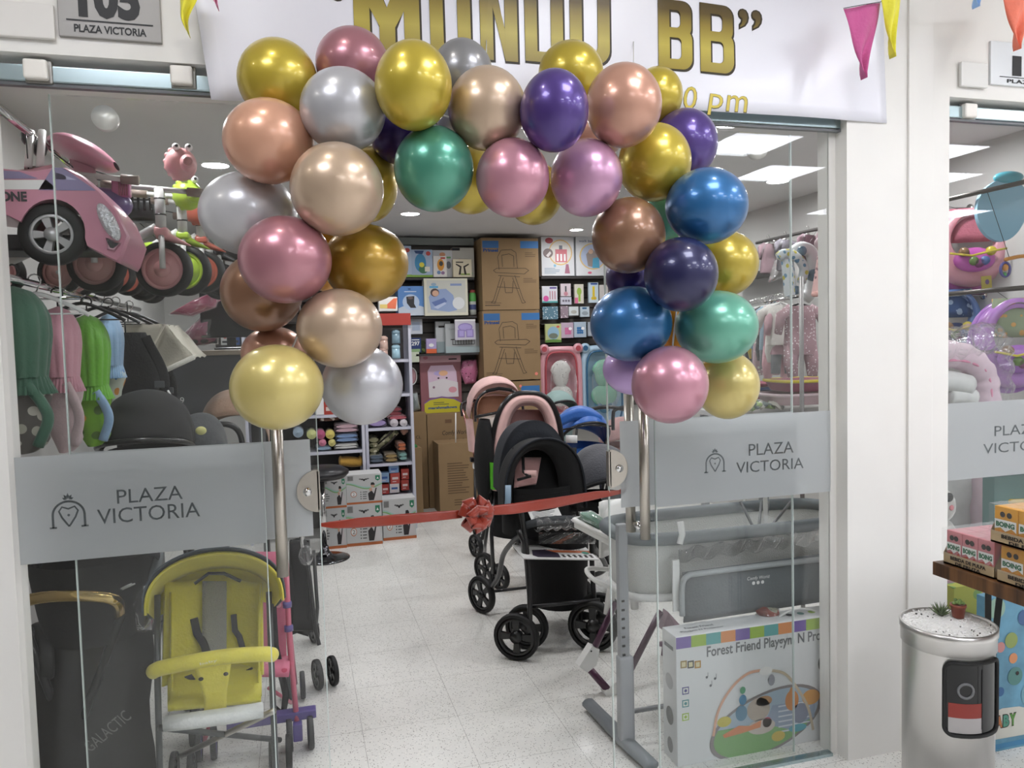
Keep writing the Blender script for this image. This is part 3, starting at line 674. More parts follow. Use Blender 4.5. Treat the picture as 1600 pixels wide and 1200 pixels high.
# ============================================================ left part of the shop, behind the left pane
XR_L = -.80
def rod(name, a, b, r, lab, ends=True, mt=None):
    a = Vector(a); b = Vector(b); t = thing(name, lab, 'display rail', a); m = W(a); m.cyl(a, b, r, mt or CHROME, 14); m.build('rod', t)
    k = W(a)
    wallx = XL if a.x < 1 else XR
    n = max(2, int((b-a).length/.7)+1)
    for i in range(n):
        p = a.lerp(b, (i+.15)/(n-.7)); k.cyl(p, (wallx, p.y, p.z), .007, CHROME, 8); k.cyl((wallx + (.006 if wallx < 1 else -.006), p.y, p.z), (wallx, p.y, p.z), .025, CHROME, 14)
    k.build('bracket', t); return t
rod('hanging_rail', (XR_L, 2.5, 1.810), (XR_L, 4.5, 1.810), .012, 'lower chrome rail on the left wall, hung with baby covers')
rod('hanging_rail', (XR_L, 2.5, 2.297), (XR_L, 4.4, 2.297), .011, 'upper chrome rail on the left wall, above the pink ride-on car')

def hanger(x, y, z, mt, lab, rz=0, w=.30, grp='hangers on the left rail'):
    m = MB(); m.tube([(0, 0, -.03)] + [(.018*sin(R(a)), 0, .014-.018*cos(R(a))) for a in range(60, 300, 30)], .0025, CHROME, 6)
    m.tube(bez([(-w/2, 0, -.10), (-w*.3, 0, -.065), (0, 0, -.03), (w*.3, 0, -.065), (w/2, 0, -.10)], 20), .007, mt, 8, flat=(1, .6)); m.tube([(-w*.45, 0, -.095), (w*.45, 0, -.095)], .003, mt, 6)
    o = m.build('clothes_hanger', loc=(x, y, z), rotz=rz); tag(o, lab, 'hanger', grp); return o
# gathered bouncer covers on the rail
def cover(lab, px0, px1, yt, yr, yb, Y, hm, lm, pipe=None, dep=.10, name='bouncer_cover'):
    a = PY(px0, yt, Y); b = PY(px1, yt, Y); w = b.x-a.x; zt = a.z; zr = PY(px0, yr, Y).z; zb = PY(px0, yb, Y).z; x = (a.x+b.x)/2
    t = thing(name, lab, 'baby seat cover', (x, Y, zt), group='gathered seat covers on the left rail'); H = zt-zr
    def fn(u, v):
        an = 2*pi*v; q = u; ww = w/2*min(1, (1-(1-min(q/.45, 1))**2)**.5+.02)*(1-.18*max(0, q-.55)/.45); d = dep*min(1, (1-(1-min(q/.5, 1))**2)**.5+.02)*(1-.35*max(0, q-.5))
        pl = 1+.075*abs(sin(6.5*an))*min(1, q*2)-.03
        return (ww*cos(an)*pl, d*sin(an)*pl, -H*q)
    MB().grid(fn, 18, 104, hm, cv=True).build('gathered_hood', t)
    def fr(u, v):
        an = 2*pi*v; f = 1+.13*sin(34*an+u*3)*u + .22*u; return (w/2*.84*cos(an)*f, dep*.72*sin(an)*f, -H+.004-.055*u)
    MB().grid(fr, 4, 170, hm, cv=True).build('ruffle', t)
    L = zr-.02-zb; lo = MB()
    def fl(u, v):
        an = 2*pi*v; ww = w*.43*(1-.25*u**3)*(1 if u < .8 else (1-((u-.8)/.2)**2*.5)); return (ww*cos(an)+.01*sin(u*9), .055*sin(an)*(1+.1*sin(u*14)), -H-.01-L*u)
    lo.grid(fl, 12, 24, lm, cv=True); lo.build('seat_pad', t)
    if pipe:
        m = MB(); m.tube(bez([(w*.20, -.06, -H-.02), (w*.40, -.055, -H-L*.35), (w*.47, -.05, -H-L*.6), (w*.30, -.05, -H-L*.95)], 16), .016, pipe, 8); m.build('piping', t)
    s = MB(); s.tube([(0, 0, -.01), (0, 0, .03)] + [(.018*sin(R(a)), 0, .045-.018*cos(R(a))) for a in range(30, 300, 30)], .003, BLACKP, 6); s.build('hook', t)
    return t
GREEN = fab('dark green cotton', '#3f6350'); PINKF = fab('pink cotton', '#cf98a4'); LIME = fab('lime green satin', '#6cb828', rough=.5); SKY = fab('pale blue cotton', '#8fb0cf')
FLOW = pat('grey flower print', '#5e5a55', '#b9b5a8', 26, .42, '#a9a698'); SAV = pat('lime animal print', '#7db32e', '#5a7d32', 18, .32, '#e0a040')
cover('dark green gathered seat cover with grey flower print, nearest on the left rail', -34, 74, 447, 592, 716, 2.62, GREEN, FLOW, GREEN)
cover('pink gathered seat cover, second on the left rail', 58, 122, 479, 590, 712, 2.92, PINKF, fab('pale pink cotton', '#c9b3b4'), fab('pale pink cotton'))
cover('lime green gathered seat cover with animal print, third on the left rail', 103, 168, 491, 604, 702, 3.18, LIME, SAV, SKY)
cover('pale blue gathered seat cover, fourth on the left rail', 150, 190, 490, 572, 660, 3.5, SKY, pat('orange and blue print', '#c9d0c0', '#d08a3a', 20, .35, '#3d6fae'))
for i, (Y, mt, lab) in enumerate(((2.80, WHITE, 'white hanger between the dark green and the pink seat cover'), (3.35, BLACKP, 'black hanger behind the lime green cover'), (3.65, BLACKP, 'black hanger behind the pale blue cover'), (3.95, BLACKP, 'black hanger just before the black baby carrier'), (4.25, BLACKP, 'farthest black hanger on the left rail'))):
    hanger(XR_L, Y, 1.810, mt, lab, .15)
# black baby carriers
def carrier(lab, px, py0, py1, Y, w, col='#1d1d20'):
    a = PY(px, py0, Y); b = PY(px, py1, Y); H = a.z-b.z; bm = fab('black carrier cloth', col, bump=.4)
    t = thing('baby_carrier', lab, 'baby carrier', a, group='black baby carriers on the left rail')
    MB().grid(lambda u, v: (w/2*cos(2*pi*v)*(.55+.45*sin(pi*min(u*1.2, 1)))*(1-.3*u), .06*sin(2*pi*v)*(1+.2*sin(u*11)), -H*u), 14, 26, bm, cv=True).build('body_panel', t)
    m = MB(); m.tube(bez([(-w*.3, -.05, -.02), (-w*.5, -.09, -H*.4), (-w*.2, -.08, -H*.85)], 14), .02, bm, 8, flat=(1, .35)); m.tube(bez([(w*.3, -.05, -.02), (w*.55, -.09, -H*.45), (w*.25, -.08, -H*.95)], 14), .02, bm, 8, flat=(1, .35)); m.build('shoulder_strap', t)
    k = MB(); [k.box((sg*w*.48, -.10, -H*.45), (.04, .012, .03), mat('grey buckle', '#55585b', rough=.4), bev=.003) for sg in (-1, 1)]; k.build('buckle', t)
    s = MB(); s.tube([(0, 0, 0), (0, 0, .06)], .003, BLACKP, 6); s.build('hook', t)
carrier('black baby carrier with grey buckles, beside the pale blue cover', 196, 520, 700, 3.75, .30)
carrier('black baby carrier hanging behind the cream canopy', 222, 545, 690, 4.05, .26, '#26262a')
# cream canopy
a = PY(200, 502, 4.0); t = thing('stroller_canopy', 'cream stroller canopy hanging at the far end of the left rail', 'canopy', a)
CR = fab('cream canvas', '#cbc6b6'); m = W(a)
pts = [PY(x, y, Y) for x, y, Y in ((193, 506, 4.05), (258, 508, 3.86), (303, 558, 3.82), (208, 602, 3.9))]; bk = [p+Vector((.03, .22, .0)) for p in pts]
def qd(A, B_, C, D, bul, mt, mm, n=9):
    def fn(u, v):
        p = (A*(1-u)+B_*u)*(1-v)+(D*(1-u)+C*u)*v; k = sin(pi*u)*sin(pi*v); nn = (B_-A).cross(D-A).normalized(); return p+nn*bul*k + Vector((0, 0, .004*sin(u*17+v*9)))
    mm.slab(fn, n, n, .004, mt)
def face(A, B_, C, D): qd(A, B_, C, D, .02, CR, m)
mid = (pts[1]+pts[3])/2; face(pts[0], pts[1], mid, pts[3]) ; face(pts[1], pts[2], pts[3], mid); face(pts[0], bk[0], bk[1], pts[1]); face(pts[1], bk[1], bk[2], pts[2])
m.build('canopy_shell', t); m = W(a); m.tube([pts[1]+Vector((0, -.02, 0)), pts[3]+Vector((0, -.02, 0))], .005, CR, 6); m.tube([pts[3], pts[2]], .012, fab('pale piping', '#dedbd0'), 8); m.build('piping', t)
m = W(a); m.tube([a, a+Vector((0, 0, .09))], .003, BLACKP, 6); m.build('hook', t)

# ---------------- pink ride-on car on the upper rail
PK = plas('pink car plastic', '#c98a9d', var=.0); LIL = plas('lilac car decal', '#8f84a8', rough=.4); DPK = plas('deep pink seat', '#9a5064')
c0 = Vector((-.80, 2.66, PY(60, 405, 2.7).z)); t = thing('ride_on_car', 'pink plastic ride-on car with silver wheel rims hanging over the left rail', 'toy car', c0)
def cp(px, py, Y=2.66): return PY(px, py, Y)
top = [(-60, 252), (-8, 262), (50, 268), (88, 262), (104, 262), (132, 276), (158, 300), (184, 330), (203, 372), (192, 405), (187, 412), (140, 388)]
arch = [(140, 388)] + [(84+53*cos(R(x)), 368-56*sin(R(x))) for x in range(-8, 172, 12)] + [(12, 338), (-60, 330)]
poly = [cp(*q) for q in top+arch[1:]]
def loft(mb, P, y0, y1, mt, inset=.0):
    n = len(P); A = [Vector((p.x, y0, p.z)) for p in P]; B_ = [Vector((p.x, y1, p.z)) for p in P]
    C = Vector((sum(p.x for p in P)/n, 0, sum(p.z for p in P)/n))
    A2 = [Vector((lerp(p.x, C.x, .03), y0-.018, lerp(p.z, C.z, .05))) for p in A]
    mb.add(A2, [tuple(range(n))], mt); mb.add(A2+A, [(i, (i+1) % n, n+(i+1) % n, n+i) for i in range(n)], mt, True)
    mb.add(A+B_, [(i, (i+1) % n, n+(i+1) % n, n+i) for i in range(n)], mt, True); mb.add(B_, [tuple(range(n-1, -1, -1))], mt)
m = W(c0); loft(m, poly, 2.66, 2.94, PK); m.build('body', t)
m = W(c0)
for P_, mt in (([(-60, 281), (72, 281), (90, 296), (-60, 296)], WHITE), ([(-60, 262), (30, 268), (60, 279), (-60, 280)], LIL), ([(82, 262), (98, 262), (142, 292), (150, 298), (60, 297)], LIL), ([(84, 268), (120, 281), (86, 280)], mat('pale lilac decal', '#c3bddb'))):
    m.add([cp(x, y, 2.6405) for x, y in P_], [tuple(range(len(P_)))], mt)
m.text('ZONE', .030, mat('grey decal letters', '#3d3d40'), frame(cp(14, 307, 2.640), (1, 0, .02), (.15, 0, 1)), w=.095, bold=.04); m.build('decal', t)
m = W(c0); pc = cp(170, 347, 2.638); m.ell((0, 0, 0), (.022, .012, .062), mat('headlight chrome', '#dcdce0', rough=.2, metal=.5, bump=.8, bscale=120), tr(pc) @ rot('Y', -24)); m.build('headlight', t)
m = W(c0); q = [cp(x, y, 2.637) for x, y in ((166, 372), (187, 380), (178, 390), (170, 388))]; m.add(q, [(0, 1, 2, 3)], mat('dark grille', '#3c3a3c')); m.tube(q, .004, plas('pale pink trim', '#d8a9b8'), 6, closed=True); m.build('grille', t)
m = W(c0); m.grid(lambda u, v: cp(lerp(-50, 84, u), 262+10*sin(u*pi), lerp(2.70, 2.90, v))+Vector((0, 0, .012*sin(pi*v))), 8, 5, DPK); m.build('seat', t)
m = W(c0); [m.tube([cp(x, 262, 2.8), cp(x+4, 205, 2.85)], .012, mat('white post')if 0 else WHITE, 8) for x in (44, 62)]; [m.ell(cp(x+4, y, 2.85), (.022, .022, .03), BLACKP) for x, y in ((40, 214), (58, 232))]; m.build('push_handle', t)
for Yw in (2.68, 2.92):
    wheel(t, cp(83, 367, Yw), .094, .05, RUB, mat('silver rim', '#b5b5b5', rough=.35, metal=.5), (0, 1, 0), 5, loc=c0, tw=.28)
m = W(c0); m.box(cp(40, 385, 2.8), (.5, .2, .05), mat('black underbody', '#202022'), bev=.01); m.build('underbody', t)
m = W(c0); m.tube([cp(45, 270, 2.8), (XR_L, 2.8, 2.297)], .002, BLACKP, 6); m.build('hanging_strap', t)
# second pink ride-on shape behind it
c1 = PY(150, 262, 3.05); t = thing('ride_on_toy', 'pink plastic ride-on toy seat hanging behind the pink car', 'ride-on toy', c1)
m = W(c1); m.grid(lambda u, v: PY(lerp(84, 182, u), 226+lerp(0, 34, u**1.3), 3.05)+Vector((0, .16*cos(2*pi*v)*sin(pi*min(.97, u*.9+.08))**.5, .045*sin(2*pi*v)*sin(pi*(u*.93+.05))**.5)), 16, 20, PK, cv=True); m.build('seat', t)
m = W(c1); m.tube([PY(128, 250, 3.05), PY(134, 300, 3.05)], .04, PK, 12); m.ell(PY(160, 320, 3.05), (.10, .08, .06), plas('violet plastic', '#6f5a8e')); m.build('body', t)
m = W(c1); m.box(PY(190, 293, 3.02), (.06, .04, .07), plas('pink grille', '#c76f9c'), bev=.01); [m.box(PY(186+i*4, 293, 2.995), (.004, .004, .055), DPK) for i in range(4)]; m.build('front_grille', t)
m = W(c1); m.tube([PY(110, 240, 3.05), (XR_L, 3.05, 2.297)], .002, BLACKP, 6); m.build('hanging_strap', t)
# ---------------- trikes
def trike(lab, px, py, Y, main, rim, head, hx, hy, wr=.102, rear=None, hp=1):
    o = PY(px, py, Y); t = thing('balance_trike', lab, 'tricycle', o, group='balance trikes on the upper left rail'); L = lambda x, y, z: (x, y, z)
    WM = plas('trike white metal', '#cfd0cc', rough=.35); GR = plas('grey brown grip', '#83756b', rough=.6)
    wheel(t, (0, 0, 0), wr, .055, RUB, rim, (.25, 1, 0), 0, 'front_wheel', hub=.3, tw=.2)
    m = MB(); m.cyl((.0, -.04, .0), (.0, -.035, .13), .011, WM, 12); m.cyl((0, .04, 0), (0, .035, .13), .011, WM, 12); m.box((0, 0, .14), (.05, .10, .03), main, bev=.01); m.cyl((0, -.03, .15), (0, -.03, .30), .019, WM, 16); m.cyl((0, -.03, .20), (0, -.03, .205), .0215, BLACKP, 16); m.cyl((0, -.03, .26), (0, -.03, .265), .0215, BLACKP, 16); m.build('fork', t)
    m = MB(); m.grid(lambda u, v: (lerp(-.02, .10, u), .05*cos(2*pi*v)*(1.1-u), .14+.025*sin(2*pi*v)*(1.1-u)-u*.05), 8, 14, main, cv=True); m.build('mudguard', t)
    m = MB(); m.tube(bez([(-.02, 0, .16), (-.12, 0, .10), (-.22, .02, .04), (-.34, .04, -.01)], 14), .018, WM, 10); m.build('frame', t)
    m = MB(); m.grid(lambda u, v: (-.12-.16*u, .06*cos(2*pi*v)*sin(pi*(u*.9+.05))**.5, .10-u*.03+.02*sin(2*pi*v)), 8, 14, main, cv=True); m.build('seat', t)
    for yy in (-.11, .11): wheel(t, (-.34, yy+.04, -.02), .075, .045, RUB, rear or rim, (.25, 1, 0), 0, 'rear_wheel', hub=.3, tw=.2)
    m = MB(); m.cyl((-.34, -.10, -.02), (-.34, .18, -.02), .008, WM, 8); m.build('axle', t)
    m = MB(); m.tube([(-.13, -.02, .31), (0, -.03, .30), (.10, -.04, .29)], .010, WM, 10); m.tube([(-.20, -.015, .315), (-.13, -.02, .31)], .017, GR, 10); m.tube([(.10, -.04, .29), (.155, -.045, .285)], .017, GR, 10); m.build('handlebar', t)
    h = Vector(hx) if not isinstance(hx, (int, float)) else Vector((hx, -.07, hy)); HM = head
    if HM:
        m = MB(); m.ell(h, (.058, .05, .062), HM); m.ell(h+Vector((.03, -.045, -.005)), (.028, .03, .034), HM); m.lathe([(.012, 0), (.022, .004), (.012, .012), (.012, 0)], HM, tr(h+Vector((.035, -.072, -.005))) @ rot('X', 90), 14)
        for k in range(7): m.ell(h+Vector((-.05*sin(k*.4+.3), 0, .06*cos(k*.4+.2))), .011, HM)
        ho = m.build('toy_head', t); e = MB()
        for sg in (-1, 1): e.ell(h+Vector((.012+sg*.022, -.028, .058)), .014, WHITE); e.ell(h+Vector((.015+sg*.022, -.040, .060)), .006, BLACKP)
        e.build('eyes', ho)
    m = MB(); m.tube([(-.02, 0, .3), Vector((XR_L, Y, 2.297))-o], .003, BLACKP, 5); m.build('hanging_strap', t)
    return t
TP = plas('trike pink', '#dba3a3'); TL = plas('trike lime', '#a9c843'); TO = plas('trike coral', '#b8614f'); TG = plas('rim dusty pink', '#cfa29b')
trike('pink balance trike with a pink toy head, nearest of the hanging trikes', 257, 421, 3.22, TP, TP, TP, .085, .385, .105, TG)
trike('lime green balance trike with a lime toy head, second of the hanging trikes', 290, 423, 3.48, TL, TL, TL, .03, .30, .105)
trike('coral balance trike behind the lime one', 318, 425, 3.75, TO, TO, TO, .0, .26, .095)
trike('black balance trike farthest along the rail', 345, 440, 4.05, BLACKP, BLACKP, None, 0, 0, .09)
# loose rear wheels showing under the car belong to two more trikes deeper to the left
trike('pink rimmed balance trike mostly hidden behind the ride-on car', 152, 412, 3.02, TP, TG, None, 0, 0, .10, TP)
# black plastic toys above the trikes
a = PY(215, 330, 3.9); t = thing('toy_keyboard', 'black toy with ribbed top hanging behind the pink car', 'toy', a); m = W(a)
m.box(a, (.16, .10, .10), BLACKP, bev=.015); m.build('case', t); m = W(a); [m.box(a+Vector((-.06+i*.025, -.055, .03)), (.012, .01, .07), mat('glossy black', '#0c0c0e', rough=.15), bev=.003) for i in range(6)]; m.build('keys', t)
m = W(a); m.tube([a, (XR_L, 3.9, 2.297)], .003, BLACKP, 5); m.build('hanging_strap', t)
# pink wrapped bags
def bag(lab, pts, Y, mt, nm='wrapped_toy', cat='toy', dep=.18, bulge=1.0, wrap=True, grp=None):
    P = [PY(x, y, Y) for x, y in pts]; x0 = min(p.x for p in P); x1 = max(p.x for p in P); z0 = min(p.z for p in P); z1 = max(p.z for p in P); o = Vector(((x0+x1)/2, Y, z0)); t = thing(nm, lab, cat, o, group=grp)
    C = Vector(((x0+x1)/2, Y, (z0+z1)/2)); n = len(P)
    def pt(u, v, k=1.0):
        i = u*n; a = P[int(i) % n]; b = P[(int(i)+1) % n]; e = a.lerp(b, i-int(i)); s = sin(pi*v); d = -cos(pi*v)
        return C+(e-C)*s*k + Vector((0, dep/2*d*k, 0))
    m = W(o); m.grid(lambda u, v: pt(u, v, .93), n*4, 10, mt, cu=True); m.build('body', t)
    if wrap:
        m = W(o); rn = random.Random(len(lab)); m.grid(lambda u, v: pt(u, v, 1.0+.03*sin(u*40+v*13)), n*8, 12, POLY, cu=True); m.build('plastic_bag', t)
    return t
bag('pink plastic toy wrapped in a bag, under the trikes', [(262, 492), (300, 470), (345, 452), (340, 480), (300, 495)], 4.2, plas('toy pink', '#b9587a'))
tb = bag('glossy pink wrapped bag beside the copper balloon', [(326, 455), (345, 450), (346, 470), (330, 478)], 4.4, plas('toy pink bright', '#e06f96'), dep=.1)
m = W(tb.location); m.tube([PY(335, 455, 4.4), (XR_L, 4.38, 2.297)], .002, BLACKP, 5); m.build('hanging_strap', tb)
bag('magenta and black wrapped toy on the dark counter', [(288, 520), (315, 492), (345, 485), (342, 538), (286, 544)], 4.78, pat('magenta black print', '#7f3a55', '#26242a', 16, .45))

# ---------------- counter and small things on and behind it
CG = mat('dark grey laminate', '#4b4d50', rough=.4)
a = PZ(240, 760, 0); Yc = 4.62; x0 = PY(215, 560, Yc).x; x1 = PY(405, 560, Yc).x; zt = PY(320, 546, Yc).z
t = thing('sales_counter', 'dark grey sales counter with a pale top at the far left', 'counter', ((x0+x1)/2, Yc, 0)); w = x1-x0
m = MB(); m.box((0, .20, zt-.02), (w, .45, .03), plas('beige worktop', '#9a9082'), bev=.004); m.build('worktop', t)
m = MB(); m.box((0, 0, zt-.20), (w, .02, .33), CG); [m.box((sg*(w/2-.01), .2, zt/2-.02), (.02, .40, zt-.04), CG) for sg in (-1, 1)]; m.box((0, .2, .08), (w-.04, .36, .03), CG); m.build('cabinet', t)
m = MB(); F = frame((-.1, -.011, zt-.28), (1, 0, 0), (0, 0, 1)); m.text('9', .035, WPAP, F); m.build('sticker', t)
a = PY(362, 560, 4.55); tm = thing('monitor', 'black flat screen seen from behind at the right end of the counter', 'monitor', Vector((PY(362, 560, 4.7).x, 4.72, zt-.005)))
MB().box((0, 0, .20), (.32, .03, .26), BLACKP, bev=.008).build('screen_housing', tm); MB().box((0, .03, .04), (.05, .02, .09), BLACKP).box((0, .02, .007), (.18, .12, .012), BLACKP, bev=.004).build('stand', tm)

# ---------------- prams seen above the frosted band at the left
def pram_hood(lab, px, py, Y, w, r, mt, rim, a0=20, a1=160, name='pram', rz=0, cat='pram', base=True, inner=None):
    """hooded carrycot on a simple wheeled frame; (px,py) pivot of the hood"""
    p = PY(px, py, Y); t = thing(name, lab, cat, (p.x, p.y, 0), rz); z = p.z
    m = MB(); hood(m, (0, 0, z), w, r, a0, a1, mt, 3); m.build('hood', t)
    if rim: m = MB(); A = R(a0); m.tube([(w/2*cos(v)*1.01, -cos(A)*r*1.02*max(sin(v), 0)**.62, z+sin(A)*r*1.02*max(sin(v), 0)**.62) for v in [pi*i/24 for i in range(25)]], .011, rim, 8); m.build('hood_rim', t)
    if base:
        m = MB(); m.grid(lambda u, v: ((w/2*.95)*cos(2*pi*v)*(1-.25*(1-u)), .02-.21*sin(2*pi*v)*(1-.2*(1-u)), z-.20+.20*u), 6, 28, inner or mt, cv=True); m.add([((w/2*.72)*cos(2*pi*i/28), .02-.168*sin(2*pi*i/28), z-.2) for i in range(28)], [tuple(range(28))], inner or mt); m.build('carrycot', t)
        for sx in (-1, 1):
            m = MB(); m.tube([(sx*w*.42, .10, z-.05), (sx*w*.40, -.13, .11)], .011, BLACKP, 8); m.tube([(sx*w*.42, -.12, z-.1), (sx*w*.40, .16, .11)], .011, BLACKP, 8); m.build('leg', t)
            wheel(t, (sx*w*.42, -.13, .075), .075, .035); wheel(t, (sx*w*.42, .16, .085), .085, .035)
    return t
pram_hood('black pram with a smoky mesh hood, left of the teal rimmed one', 232, 702, 3.38, .34, .235, mat('smoky grey cloth', '#222223', rough=.8, var=.1, vscale=5), BLACKP, 15, 165)
pram_hood('black pram with a teal hood rim above the frosted band', 316, 712, 3.72, .21, .19, fab('charcoal cloth', '#3b3d3f'), mat('teal rim', '#7b9794', rough=.5), 10, 160)
tn = pram_hood('tan hooded stroller with a black handle beside the pale gold balloon', 368, 700, 4.26, .34, .30, fab('tan cloth', '#9b7c66'), None, 40, 150)
m = MB(); zz = PY(340, 660, 4.22).z; m.tube(bez([(-.25, -.30, zz), (-.05, -.34, zz+.02), (.04, -.32, zz-.02), (.06, -.26, zz-.16)], 18), .014, BLACKP, 10); m.build('handle', tn)
a = PY(314, 673, 3.4); t = thing('toy_flower', 'yellow toy petal on a white cord above the teal rimmed hood', 'toy', a); m = W(a); m.ell(a, (.022, .01, .018), plas('pale yellow', '#d5d28b')); m.build('petal', t); m = W(a); m.tube(bez([PY(262, 610, 3.4), PY(283, 645, 3.4), PY(291, 680, 3.4), PY(293, 692, 3.4)], 12), .004, WHITE, 6); m.build('cord', t)

# ---------------- big black pram at the bottom left
a = PY(110, 1190, 2.72); t = thing('black_pram', 'large black pram with a golden bumper bar at the bottom left', 'pram', (a.x, 2.85, 0)); o = Vector((a.x, 2.85, 0))
NAV = fab('navy cloth', '#20262f'); BC = fab('deep black cloth', '#08080a', bump=.1)
m = W(o); x0 = PY(10, 930, 2.72).x; x1 = PY(232, 930, 2.72).x; xm = (x0+x1)/2; w = x1-x0; z1 = PY(100, 880, 2.8).z; z0 = PY(100, 1020, 2.75).z
m.grid(lambda u, v: (xm+w/2*cos(2*pi*v)*(.75+.25*u**.5), 2.95+.24*sin(2*pi*v)*(.8+.2*u), lerp(z0, z1, u)), 10, 36, BC, cv=True); m.add([(xm+w/2*.75*cos(2*pi*i/36), 2.95+.19*sin(2*pi*i/36), z0) for i in range(36)], [tuple(range(36))], BC); m.build('carrycot', t)
m = W(o); hood(m, (xm+.02, 2.93, z1-.06), w*.94, .24, 25, 150, NAV, 3); m.build('hood', t)
m = W(o); m.tube(bez([PY(22, 942, 2.70), PY(80, 932, 2.68), PY(150, 932, 2.68), PY(182, 940, 2.70), PY(188, 962, 2.76)], 24), 1, mat('polished gold', '#cdb277', rough=.15, metal=1), 12, flat=(.019, .011)); m.build('bumper_bar', t)
for sg, q in ((1, (190, 960)), (-1, (28, 950))):
    m = W(o); m.tube([PY(q[0], q[1], 2.76), PY(q[0]-sg*70, q[1]+190, 2.9)], .014, BLACKP, 10); m.build('leg', t)
wheel(t, PY(66, 1018, 2.9), .10, .045, RUB, mat('blue black rim', '#23262f', rough=.4), (.9, .4, 0), 5, 'wheel', o); wheel(t, PY(215, 1120, 3.1), .085, .05, loc=o)
m = W(o); m.grid(lambda u, v: (lerp(PY(28, 1100, 2.85).x, PY(235, 1100, 2.85).x, u)+.01*sin(v*9), 2.92-.04*sin(u*6)-.10*(1-v), lerp(.05, z0-.02, v)), 16, 8, mat('black gloss vinyl', '#0b0b0c', rough=.3, bump=.15, bscale=7)); m.build('storage_basket', t)
m = W(o); m.text('GALACTIC', .04, mat('embossed grey', '#6e6e6b', rough=.4), frame(PY(168, 1142, 2.74), (1, 0, .75), (-.75, 0, 1)), w=.16); m.build('embossed_lettering', t)
m = W(o); m.tube(bez([PY(250, 855, 2.95), PY(244, 880, 2.9), PY(235, 905, 2.88), PY(228, 935, 2.88)], 12), .018, mat('grey tube sleeve', '#6c7276', rough=.5), 10); m.build('push_bar', t)
m = W(o); m.ell(PY(222, 950, 2.84), (.045, .05, .085), POLY, squash=lambda p: Vector((p.x*(1+.15*sin(p.z*60)), p.y, p.z))); m.build('clear_wrap', t)
m = W(o); [m.tube([PY(186+i*5, 921, 2.77), PY(206+i*5, 912, 2.77)], .003, WHITE, 5) for i in (0, 1)]; m.build('white_stitching', t)

# ---------------- yellow stroller
YEL = fab('yellow cloth', '#d6cb36', rough=.7); YEL2 = fab('bright yellow cloth', '#e9db4f', rough=.6); YS = 2.72
o = Vector((PY(335, 1100, YS).x, YS, 0)); t = thing('toy_stroller', 'yellow fold-up stroller with black frame, just behind the left pane', 'stroller', o)
DG = mat('dark grey frame metal', '#4c4e4f', rough=.4, metal=.3)
# canopy: arch front edge, going back
def arch_pt(v, Y, sx=1, sz=1, dz=0): 
    cx, cy = 337, 945; a = pi*v; p = PY(cx, cy, Y); return Vector((p.x+.215*sx*cos(a), Y, p.z+.185*sz*max(sin(a), 0)**.75+dz))
m = W(o); m.slab(lambda u, v: arch_pt(v, YS-.13+.30*u, 1-.03*u, 1-.06*u, -.03*u), 8, 30, .004, mat('grey lined canopy cloth', '#566069', rough=.8)); ca = m.build('canopy', t)
m = W(o); m.slab(lambda u, v: arch_pt(v, YS-.135+.05*u, .965, .95, -.01), 4, 30, .006, YEL2); m.build('canopy_trim', ca)
m = W(o); m.slab(lambda u, v: arch_pt(v, YS-.12+.27*u, .94-.02*u, .93-.06*u, -.03*u), 6, 30, .003, YEL); m.slab(lambda u, v: arch_pt(u, YS+.15, .93, .90, -.02).lerp(PY(337, 930, YS+.15), v), 24, 5, .003, YEL); m.build('canopy_lining', ca)
m = W(o)
def sp(x, y, dY=0): return PY(x, y, YS+dY)
m.slab(lambda u, v: PY(lerp(lerp(262, 410, u), lerp(258, 412, u), v), lerp(902+4*sin(u*9), 1062-18*u, v), YS+.14-.10*v)+Vector((0, .035*(abs(u-.5)*2)**2*-1.6, 0)), 20, 14, .012, YEL); m.build('backrest', t)
m = W(o); m.slab(lambda u, v: sp(lerp(316, 354, u), lerp(908, 1056, v), .125-.10*v-.012), 5, 8, .004, mat('grey mesh', '#a9a9a4', rough=.8, bump=.8, bscale=240)); m.build('mesh_panel', t)
m = W(o); m.slab(lambda u, v: sp(lerp(262, 408, u), lerp(1052, 1108, v)-u*14, .03-.16*v), 14, 6, .02, YEL); m.build('seat', t)
for sg in (0, 1):
    m = W(o); xs = 263 if sg == 0 else 408; m.slab(lambda u, v: sp(xs+(6 if sg == 0 else -4)*u, lerp(925, 1100, v)-12*sg, .12-.20*u*(.4+.6*v)), 5, 10, .006, YEL); m.build('side_panel', t)
m = W(o); S = fab('black webbing', '#1a1a1c')
m.tube([sp(303, 966, .08), sp(308, 990, .06), sp(318, 1005, .04), sp(325, 1025, .02)], 1, S, 6, flat=(.013, .0025), up=(1, 0, 0)); m.tube([sp(365, 960, .08), sp(367, 985, .05), sp(374, 995, .05), sp(381, 1020, .02)], 1, S, 6, flat=(.010, .0025), up=(1, 0, 0))
m.tube([sp(276, 1066, .0), sp(298, 1058, -.02), sp(310, 1075, -.03), sp(316, 1098, -.04)], 1, S, 6, flat=(.010, .0025), up=(.7, 0, .7)); m.tube([sp(358, 1092, -.03), sp(375, 1086, -.03), sp(392, 1088, -.02)], 1, S, 6, flat=(.003, .016), up=(0, 1, 0)); m.tube([sp(388, 1045, 0), sp(394, 1060, -.01)], 1, S, 6, flat=(.014, .004), up=(1, 0, 0)); m.build('harness', t)
YB_ = YS-.20
